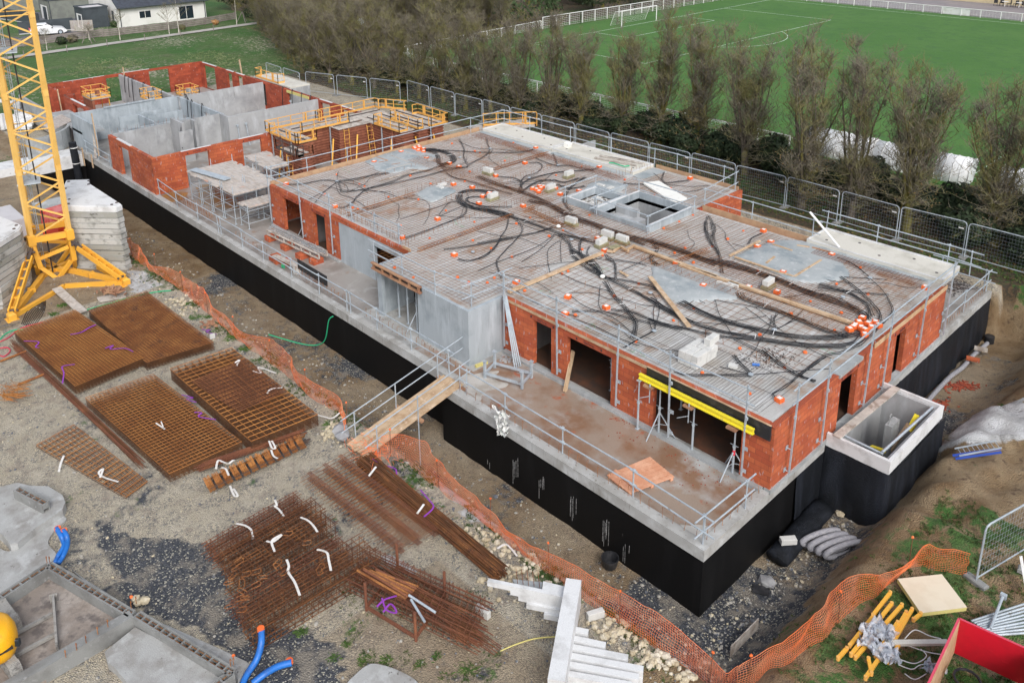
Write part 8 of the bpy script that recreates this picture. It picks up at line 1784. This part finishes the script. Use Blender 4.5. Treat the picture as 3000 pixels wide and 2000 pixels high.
prail((-74.8,53.3),(-76.8,78.5),'white railing behind the goal, near half');prail((-76.6,78.6),(-75.4,125.5),'taller white railing behind the goal, far half',h=1.5);prail((-75.4,125.8),(-30,125.8),'white railing along the far touchline, left part');prail((-29.6,125.8),(20,125.8),'white railing along the far touchline, right part')
mb=MB();mb.box(-45,-41.5,125.84,125.88,1.1,2.0);top('banner',mb,M['white'],'plain white banner on the far touchline railing','banner')
def dugout(x0,x1,y,label,r=1.35,z=1.0):
 t=thing('dugout',label,'dugout',((x0+x1)/2,y,z),0,'white dugouts on the near touchline');mb=MB();n_=12;vs=[]
 for x in (x0,x1):
  for o_ in (0,.05):
   for k in range(n_+1): a=R(-10)+R(135)*k/n_;vs.append((x,y-math.cos(a)*(r-o_)*.95,z+.15+max(-.15,math.sin(a)*(r-o_)*1.3)))
 m_=n_+1;fs=[]
 for k in range(n_): fs += [(k,2*m_+k,2*m_+k+1,k+1),(m_+k+1,3*m_+k+1,3*m_+k,m_+k),(k,k+1,m_+k+1,m_+k),(2*m_+k,3*m_+k,3*m_+k+1,2*m_+k+1)]
 mb.add(vs,fs);part('shell',mb,M['dome'],t,smooth=True)
 for x in (x0+.02,x1-.02):
  v2=[(x,y,z+.05)]+[(x,y-math.cos(R(-10)+R(135)*k/n_)*(r-.02)*.95,z+.15+max(-.1,math.sin(R(-10)+R(135)*k/n_)*(r-.02)*1.3)) for k in range(n_+1)];mb=MB();mb.add(v2+[(p[0]+.03,p[1],p[2]) for p in v2],[tuple(range(len(v2))),tuple(range(2*len(v2)-1,len(v2)-1,-1))]);part('end_panel',mb,M['dome'],t)
 mb=MB();mb.box(x0+.1,x1-.1,y-.9,y-.5,z+.02,z+.45);part('bench',mb,M['galv'],t)
 for k in range(5): x=x0+(x1-x0)*k/4;mb=MB();mb.tube([(x,y-math.cos(R(-10)+R(135)*i/8)*(r+.02)*.95,z+.15+max(-.15,math.sin(R(-10)+R(135)*i/8)*(r+.02)*1.3)) for i in range(9)],.025,4);part('rib',mb,M['white'],t)
 return t
dx_=lambda u,v: at(u,v,1).x
dugout(dx_(2390,430),dx_(2560,475),54.8,'left white dugout, the larger one',1.15);dugout(dx_(2566,475),dx_(2695,495),55.0,'middle white dugout joined to the larger one',1.05);dugout(dx_(2765,505),dx_(2856,530),55.2,'right white dugout seen through the twigs',1.05);dugout(dx_(2945,545),dx_(3090,570),55.2,'white dugout at the right edge',1.05)
for k,(x,y,c) in enumerate(((-77.3,85,'leafdark'),(-77,96,'leafdark'))): mb=MB();mb.bar((x+1.5,y,1),(x+1.5,y,2.6),.03,6);mb.lathe([(.02,1.6),(.10,1.1),(.06,.2)],(x+1.5,y,1.0),6);top('corner_flag',mb,M[c],'%s furled dark flag behind the goal' % ('near' if k == 0 else 'far'),'flag','furled flags')
cb_=thing('club_house','beige building with dark doorway beyond the far touchline','building',(-42,140,1));mb=MB();wall_x(mb,-50,-20,141.5,8,1,6,[(-38.6,-35.8,1,3.6)]);part('wall',mb,M['beige'],cb_);mb=MB();mb.box(-38.6,-35.8,142.0,142.1,1,3.6);part('door',mb,M['glass'],cb_);mb=MB();mb.box(-50.4,-19.6,141,150,6.0,6.4);part('roof',mb,M['slate'],cb_)
mb=MB();mb.box(-80,40,127.0,141.4,.9,1.03);M['tarmac']=mat('pale_tarmac',(.23,.21,.22),[((.28,.25,.25),.4,.45,.65)]);top('forecourt',mb,M['tarmac'],kind='structure')
def chair(x,y,lb):
 t=thing('garden_chair',lb,'chair',(x,y,1.03),rt.uniform(0,6),'garden chairs by the club house');mb=MB();mb.box(-.25,.25,-.25,.25,.42,.48);part('seat',mb,M['black_board'],t,local=True);mb=MB();mb.box(-.25,.25,.22,.28,.48,1.0);part('backrest',mb,M['black_board'],t,local=True)
 for a in (-.22,.22):
  for b in (-.22,.22): mb=MB();mb.bar((a,b,0),(a,b,.42),.03,4);part('leg',mb,M['black_board'],t,local=True)
for k,x in enumerate((-42.6,-41.9,-40.8,-40.0,-38.8)): chair(x,139.4+.3*(k % 2),'%s dark garden chair by the club house, from the left' % ORD[k])
for k,x in enumerate((-41.3,-39.4,-37.4)): t=thing('cafe_table','%s white round table by the club house' % ['left','middle','right'][k],'table',(x,139.2,1.03),0,'white tables by the club house');mb=MB();mb.lathe([(.45,.72),(.45,.76)],(0,0,0),12);part('tabletop',mb,M['white'],t,local=True);mb=MB();mb.lathe([(.05,0),(.05,.72)],(0,0,0),8);part('leg',mb,M['white'],t,local=True)
for k,(x,y,a,b,c,m,lb) in enumerate(((-85,84,3.5,6,2.4,'leafmid','clipped green hedge behind the goal railing'),(-95,94,3,4,2.2,'leafmid','clipped green hedge block farther behind the goal'),(-84,101,3,8,2.6,'leafdark','dark hedge right behind the goal'),(-84,118,3,9,3,'twig','brown leafless thicket behind the goal'),(-92,108,4,8,3.4,'leafdark','tall dark hedge beyond the thicket'),(-110,82,5,10,3.4,'twig','brown thicket left of the clipped hedges'),(-120,70,5,9,3.8,'twig','brown thicket beyond the far poplars'),(-124,62,4,5,3.5,'leafdark','dark trees beside the white house'),(-105,104,5,14,4.2,'twig','tall brown thicket at the top edge'),(-130,92,5,22,5,'leafdark','dark belt of trees at the top edge'))):
 t=thing('hedge',lb,'hedge',(x,y,tz(x,y)));mb=bush(a,b,c,int(600*a*b*c/12),50+k,m,.16);part('foliage',mb,M[m],t,local=True);mb=MB();mb.lathe([(a*.5,0),(a*.55,c*1.2),(a*.3,c*1.5)],(0,0,0),8);mb.v=[(v[0],v[1]*b/a,v[2]) for v in mb.v];part('inner_stems',mb,M['bark'],t,local=True)
def strip(pts,wd,z,m,name):
 mb=MB();n_=len(pts)
 vs=[]
 for i,p in enumerate(pts):
  a=Vector(pts[max(i-1,0)]);b=Vector(pts[min(i+1,n_-1)]);d=(b-a).normalized();s=Vector((-d.y,d.x));
  for e in (-1,1): x,y=p[0]+s.x*wd*.5*e,p[1]+s.y*wd*.5*e;vs.append((x,y,max(tz(x,y),tz(*p))+z))
 mb.add(vs,[(2*i,2*i+2,2*i+3,2*i+1) for i in range(n_-1)]);return top(name,mb,M[m],kind='structure')
M['path']=mat('gravel_path',(.43,.41,.38),[((.34,.32,.29),.6,.45,.62)])
M['asphalt']=mat('asphalt',(.10,.105,.12),[((.14,.145,.16),.5,.45,.65)])
strip([(-106.0-3.6*(k/20)**1.2,8+50*k/20) for k in range(21)],1.6,.03,'path','footpath')
strip([(-118.0-.6*k/16,14+22*k/16) for k in range(17)],6.0,.02,'asphalt','road');strip([(-128,40),(-134,38),(-150,34),(-170,30)],5,.03,'asphalt','road')
wf=thing('board_fence','long grey horizontal board fence in front of the houses','fence',(-116,28,.8));fx=[(-112.6,12),(-113.4,25.5),(-113.6,37.0),(-113.0,45),(-113.6,50.5),(-115.0,55.5),(-118.5,57.5)]
for i in range(len(fx)-1):
 a,b=Vector((*fx[i],0)),Vector((*fx[i+1],0));za,zb=tz(a.x,a.y),tz(b.x,b.y);L_=(b-a).length;n_=max(1,round(L_/2.4))
 for k in range(n_):
  p,q=a.lerp(b,k/n_),a.lerp(b,(k+1)/n_);mb=MB();mb.beam(p+Vector((0,0,za-.1)),p+Vector((0,0,za+1.0)),.1,.1,(0,1,0));part('post',mb,M['fence_wood'],wf);mb=MB()
  for j in range(4): z=za+.14+j*.24;mb.beam(p+Vector((0,0,z)),q+Vector((0,0,z)),.03,.19)
  part('boards',mb,M['fence_wood'],wf)
hs_=thing('white_house','long white house with a slate roof and low white side wall','house',(-123,46,.8))
hx0,hx1,hy0,hy1,hz=-128.5,-119.6,41.2,53.5,3.75
mb=MB();mb.box(hx0,hx1,hy0,hy1,.5,hz-.3);mb.add([(hx0,hy0,hz-.3),(hx1,hy0,hz-.3),(hx1,hy1,hz-.3),(hx0,hy1,hz-.3),((hx0+hx1)/2-1,hy0,7.0),((hx0+hx1)/2-1,hy1,7.0)],[(0,1,4),(2,3,5),(1,2,5,4),(3,0,4,5)]);part('wall',mb,M['render'],hs_)
mb=MB();xr=(hx0+hx1)/2-1;mb.add([(hx1+.5,hy0-.1,hz-.45),(hx1+.5,hy1+.4,hz-.45),(xr,hy1+.4,7.1),(xr,hy0-.1,7.1),(hx1+.5,hy0-.1,hz-.3),(hx1+.5,hy1+.4,hz-.3),(xr,hy1+.4,7.25),(xr,hy0-.1,7.25)],[(0,3,2,1),(4,5,6,7),(0,1,5,4),(3,7,6,2),(0,4,7,3),(1,2,6,5)]);part('roof',mb,M['slate'],hs_)
mb=MB();mb.bar((hx1+.55,hy0,hz-.42),(hx1+.55,hy1+.3,hz-.42),.09,8);mb.bar((hx1+.12,hy0+.3,hz-.4),(hx1+.12,hy0+.3,.8),.06,6);mb.bar((hx1+.12,hy1-.2,hz-.4),(hx1+.12,hy1-.2,.8),.06,6);part('gutter',mb,M['anthracite'],hs_)
for y0_,y1_,z0_,z1_ in ((44.1,45.6,1.75,2.65),(49.6,51.6,1.0,2.75)):
 mb=MB();mb.box(hx1-.02,hx1+.03,y0_-.1,y1_+.1,z0_-.1,z1_+.1);w1=part('window',mb,M['white'],hs_);mb=MB();m_=(y0_+y1_)/2;mb.box(hx1+.032,hx1+.045,y0_,m_-.04,z0_,z1_);mb.box(hx1+.032,hx1+.045,m_+.04,y1_,z0_,z1_);part('pane',mb,M['glass'],w1)
mb=MB();mb.box(-121.6,-120.9,hy0-.05,hy0-.0,.8,2.9);part('door',mb,M['anthracite'],hs_);mb=MB();mb.box(-127.6,-126.9,hy0-.03,hy0-.01,4.6,5.4);mb.box(-125.6,-124.9,hy0-.03,hy0-.01,4.6,5.4);part('window',mb,M['rendergrey'],hs_)
def cube_house(x0,x1,y0,y1,h,m,lb,roofm='slate',door=True,name='garage'):
 t=thing(name,lb,'garage',((x0+x1)/2,(y0+y1)/2,.8));mb=MB();mb.box(x0,x1,y0,y1,.6,.8+h);part('wall',mb,M[m],t);mb=MB()
 for q in ((x0-.08,x1+.08,y0-.08,y0+.12),(x0-.08,x1+.08,y1-.12,y1+.08),(x0-.08,x0+.12,y0+.12,y1-.12),(x1-.12,x1+.08,y0+.12,y1-.12)): mb.box(*q,.8+h,.98+h)
 part('parapet',mb,M['anthracite'],t);mb=MB();mb.box(x0+.1,x1-.1,y0+.1,y1-.1,.8+h,.84+h);part('flat_roof',mb,M['rendergrey'],t)
 if door: mb=MB();mb.box(x0+(x1-x0)*.2,x0+(x1-x0)*.8,y0-.04,y0-.005,.8,.8+h*.72);d_=part('door',mb,M['white'],t);mb=MB();mb.box(x0+(x1-x0)*.42,x0+(x1-x0)*.74,y0-.06,y0-.042,.85,.8+h*.66);part('leaf',mb,M['anthracite'],d_)
 mb=MB();mb.bar((x1+.05,y0+.1,.8),(x1+.05,y0+.1,.8+h),.06,6);part('downpipe',mb,M['anthracite'],t);return t
cube_house(-124.8,-121.5,37.5,40.7,2.65,'anthracite','dark anthracite flat roofed garage beside the white house');cube_house(-137.4,-132.8,36.6,42,2.8,'sage','sage green flat roofed garage behind the dark one');cube_house(-158,-146,33,41,3.6,'sage','pale grey green building behind the crane mast')
cube_house(-150,-134,44,54,6,'render','white two storey house at the top edge',name='white_house',door=False);cube_house(-176,-161,24,36,5,'beige','cream house at the top left corner',name='cream_house',door=False)
for a,b,lb in (((-123.4,30),(-122.4,36.4),'dark panel fence beside the white car'),((-148,30.5),(-130,34.4),'dark panel fence in front of the sage garage')):
 t=thing('panel_fence',lb,'fence',(*a,.8));mb=MB();mb.beam((*a,1.6),(*b,1.6),.06,1.6);part('panel',mb,M['anthracite'],t);mb=MB();mb.beam((*a,.84),(*b,.84),.14,.12);part('plinth',mb,M['rendergrey'],t)
t=thing('slat_screen','pale slatted timber screen beside the dark garage','screen',(-119.8,35.3,.8))
for k in range(12): mb=MB();mb.beam((-120.4,35.4,.95+k*.12),(-119.2,37.8,.9+k*.12),.03,.08);part('slat',mb,M['planks'],t)
ca_=thing('parked_car','white hatchback parked behind the board fence','car',(-120.6,32.7,.83),R(78));L_,W2,H_=4.2,.88,1.47
prof=[(-2.1,.35),(-2.08,.75),(-1.95,.95),(-1.75,1.32),(-1.2,1.46),(-.1,1.46),(.55,1.05),(.75,.96),(1.7,.84),(2.05,.62),(2.12,.35),(1.8,.2),(-1.9,.2)]
mb=MB();n_=len(prof);vs=[]
for y,k_ in ((-W2,0),(-W2*.98,.0),(W2*.98,0),(W2,0)):
 for x,z in prof: q=1-(.22 if z > 1.1 else .03 if z > .9 else 0);vs.append((x,y*q,z))
mb.add(vs,[tuple(range(n_)),tuple(range(4*n_-1,3*n_-1,-1))]+[(r_*n_+i,(r_+1)*n_+i,(r_+1)*n_+(i+1) % n_,r_*n_+(i+1) % n_) for r_ in range(3) for i in range(n_)]);part('body',mb,M['carpaint'],ca_,local=True)
for s in (-1,1):
 mb=MB();yy=s*W2*.905;mb.add([(-1.55,yy,1.0),(-.4,yy*1.0,.98),(-.4,s*W2*.80,1.36),(-1.25,s*W2*.80,1.36)],[(0,1,2,3)]);mb.add([(-.33,yy,.98),(.52,yy,1.0),(-.08,s*W2*.80,1.38),(-.33,s*W2*.80,1.38)],[(0,1,2,3)]);mb.v=[(v[0],v[1]+s*.025,v[2]) for v in mb.v];part('side_window',mb,M['glass'],ca_,local=True)
 for x in (-1.3,1.35): mb=MB();mb.bar((x,s*(W2-.2),.31),(x,s*(W2+.01),.31),.31,14);wv=part('wheel',mb,M['tyre'],ca_,local=True);mb=MB();mb.bar((x,s*(W2+.011),.31),(x,s*(W2+.02),.31),.2,10);part('rim',mb,M['galv'],wv,local=True)
 mb=MB();mb.mbox(Matrix.Translation((-2.03,s*.68,.82)),.12,.28,.2);part('tail_light',mb,M['strapred'],ca_,local=True);mb=MB();mb.mbox(Matrix.Translation((1.93,s*.66,.68)),.2,.3,.14);part('headlight',mb,M['glass'],ca_,local=True);mb=MB();mb.mbox(Matrix.Translation((.48,s*(W2+.05),.98)),.14,.14,.12);part('mirror',mb,M['black_board'],ca_,local=True)
mb=MB();mb.add([(-2.0,-.62,.98),(-2.0,.62,.98),(-1.75,.55,1.36),(-1.75,-.55,1.36)],[(0,1,2,3)]);mb.v=[(v[0]-.03,v[1],v[2]) for v in mb.v];part('rear_window',mb,M['glass'],ca_,local=True);mb=MB();mb.add([(.62,-.68,1.02),(.62,.68,1.02),(-.06,.6,1.46),(-.06,-.6,1.46)],[(0,3,2,1)]);mb.v=[(v[0]+.04,v[1],v[2]+.02) for v in mb.v];part('windscreen',mb,M['glass'],ca_,local=True)
t2=thing('parked_car','dark car half hidden behind the crane mast at the top left','car',(-158,27.5,.83),R(70));
mb=MB();mb.add(vs,[tuple(range(n_)),tuple(range(4*n_-1,3*n_-1,-1))]+[(r_*n_+i,(r_+1)*n_+i,(r_+1)*n_+(i+1) % n_,r_*n_+(i+1) % n_) for r_ in range(3) for i in range(n_)]);part('body',mb,M['black_board'],t2,local=True)
for s in (-1,1):
 for x in (-1.3,1.35): mb=MB();mb.bar((x,s*(W2-.2),.31),(x,s*(W2+.01),.31),.31,12);part('wheel',mb,M['tyre'],t2,local=True)
def birch(x,y,h,lb,leafy,seed):
 r_=random.Random(seed);t=thing('young_birch',lb,'tree',(x,y,tz(x,y)),0,'young birches by the footpath');mb=MB();mb.tube([(0,0,0),(.03,0,h*.4),(0,.03,h*.75),(.02,0,h)],[.06,.045,.03,.01],5);part('trunk',mb,M['birch'],t,local=True);mb=MB();lf=MB()
 for k in range(26):
  z=h*r_.uniform(.35,.98);a=r_.uniform(0,6.28);l=(h-z)*.45+.35;q=Vector((math.cos(a)*l,math.sin(a)*l,z+l*.9));mb.bar((0,0,z),q,.012,3)
  for j in range(5): p=Vector((0,0,z)).lerp(q,r_.uniform(.3,1));mb.bar(p,p+Vector((r_.gauss(0,.2),r_.gauss(0,.2),.25)),.008,3);
  for j in range(leafy): p=Vector((0,0,z)).lerp(q,r_.uniform(.3,1.1))+Vector((r_.gauss(0,.1),r_.gauss(0,.1),r_.gauss(0,.1)));lf.add([p,p+Vector((.08,0,.04)),p+Vector((0,.08,.06))],[(0,1,2)])
 part('crown',mb,M['twig'],t,local=True)
 if leafy: part('leaves',lf,M['birchleaf'],t,local=True)
for k,(x,y,h,lf,lb) in enumerate(((-107.0,27.4,1.8,0,'leafless young birch at the left end of the path'),(-108.9,29.1,2.2,0,'slim birch with a white stem left of the tripod stakes'),(-109.1,37.5,3.6,6,'birch with pinkish leaves in front of the dark garage'),(-109.5,43.8,3.7,0,'bare birch in front of the white house'),(-109.4,45.0,4.6,9,'tallest orange leaved birch in front of the white house'),(-110.4,53.5,4.0,1,'bare birch near the right end of the path'),(-112.5,35.0,1.6,0,'small birch sapling against the board fence'))): birch(x,y,h,lb,lf,k)
for k in range(9): x,y=-104.6-3.4*(k*4.6)/44,12+k*4.6;mb=MB();mb.bar((x,y,tz(x,y)),(x,y,tz(x,y)+.85),.05,6);top('wooden_bollard',mb,M['fence_wood'],'%s low wooden post along the near side of the footpath, from the left' % ORD[k],'post','wooden posts along the footpath')
for k,(x,y) in enumerate(((-110.3,34.3),(-111.5,55.0))): 
 mb=MB();
 for a in (0,2.1,4.2): mb.bar((x+math.cos(a)*.7,y+math.sin(a)*.9,tz(x,y)),(x,y,tz(x,y)+1.5),.045,5)
 top('stake_tripod',mb,M['fence_wood'],'%s tripod of tree stakes beside the path' % ('left' if k == 0 else 'right'),'tree stakes')
for k,(x,y,m,s_) in enumerate(((-111.8,31.6,'leafdark',.6),(-112.2,33.0,'twig',.6),(-111.8,46.5,'twig',.4),(-112.6,51.5,'birchleaf',.4),(-120.6,41.0,'leafmid',.5),(-112.6,29,'twig',.4),(-114.5,57.5,'leafdark',1.0))): t=thing('shrub','%s small shrub along the board fence, from the left' % ORD[k],'shrub',(x,y,tz(x,y)),0,'shrubs along the board fence');mb=bush(s_,s_,s_*.8,500,90+k,m,.08);part('foliage',mb,M[m],t,local=True)
mb=MB()
for k in range(4200):
 x,y=lt.uniform(-101,-83),lt.uniform(16,50)
 if nz(x,y,.22,5)+.35*nz(x,y,.9,1) < .05: continue
 blades(mb,x,y,tz(x,y),3,.16,.3,lt)
M['drygrass']=mat('dry_tall_grass',(.20,.24,.12),[((.13,.19,.07),.8,.45,.62)],rough=.95);top('tall_grass',mb,M['drygrass'],'patches of tall dry grass in the meadow','grass',kind='stuff')
mb=MB();q=P(R2,(130,150),5.5);mb.mbox(Matrix.Translation(q) @ Matrix.Rotation(.5,4,'X'),.5,.4,.5);top('bird_box',mb,M['galv'],'small grey box hanging high in the far trees','box')
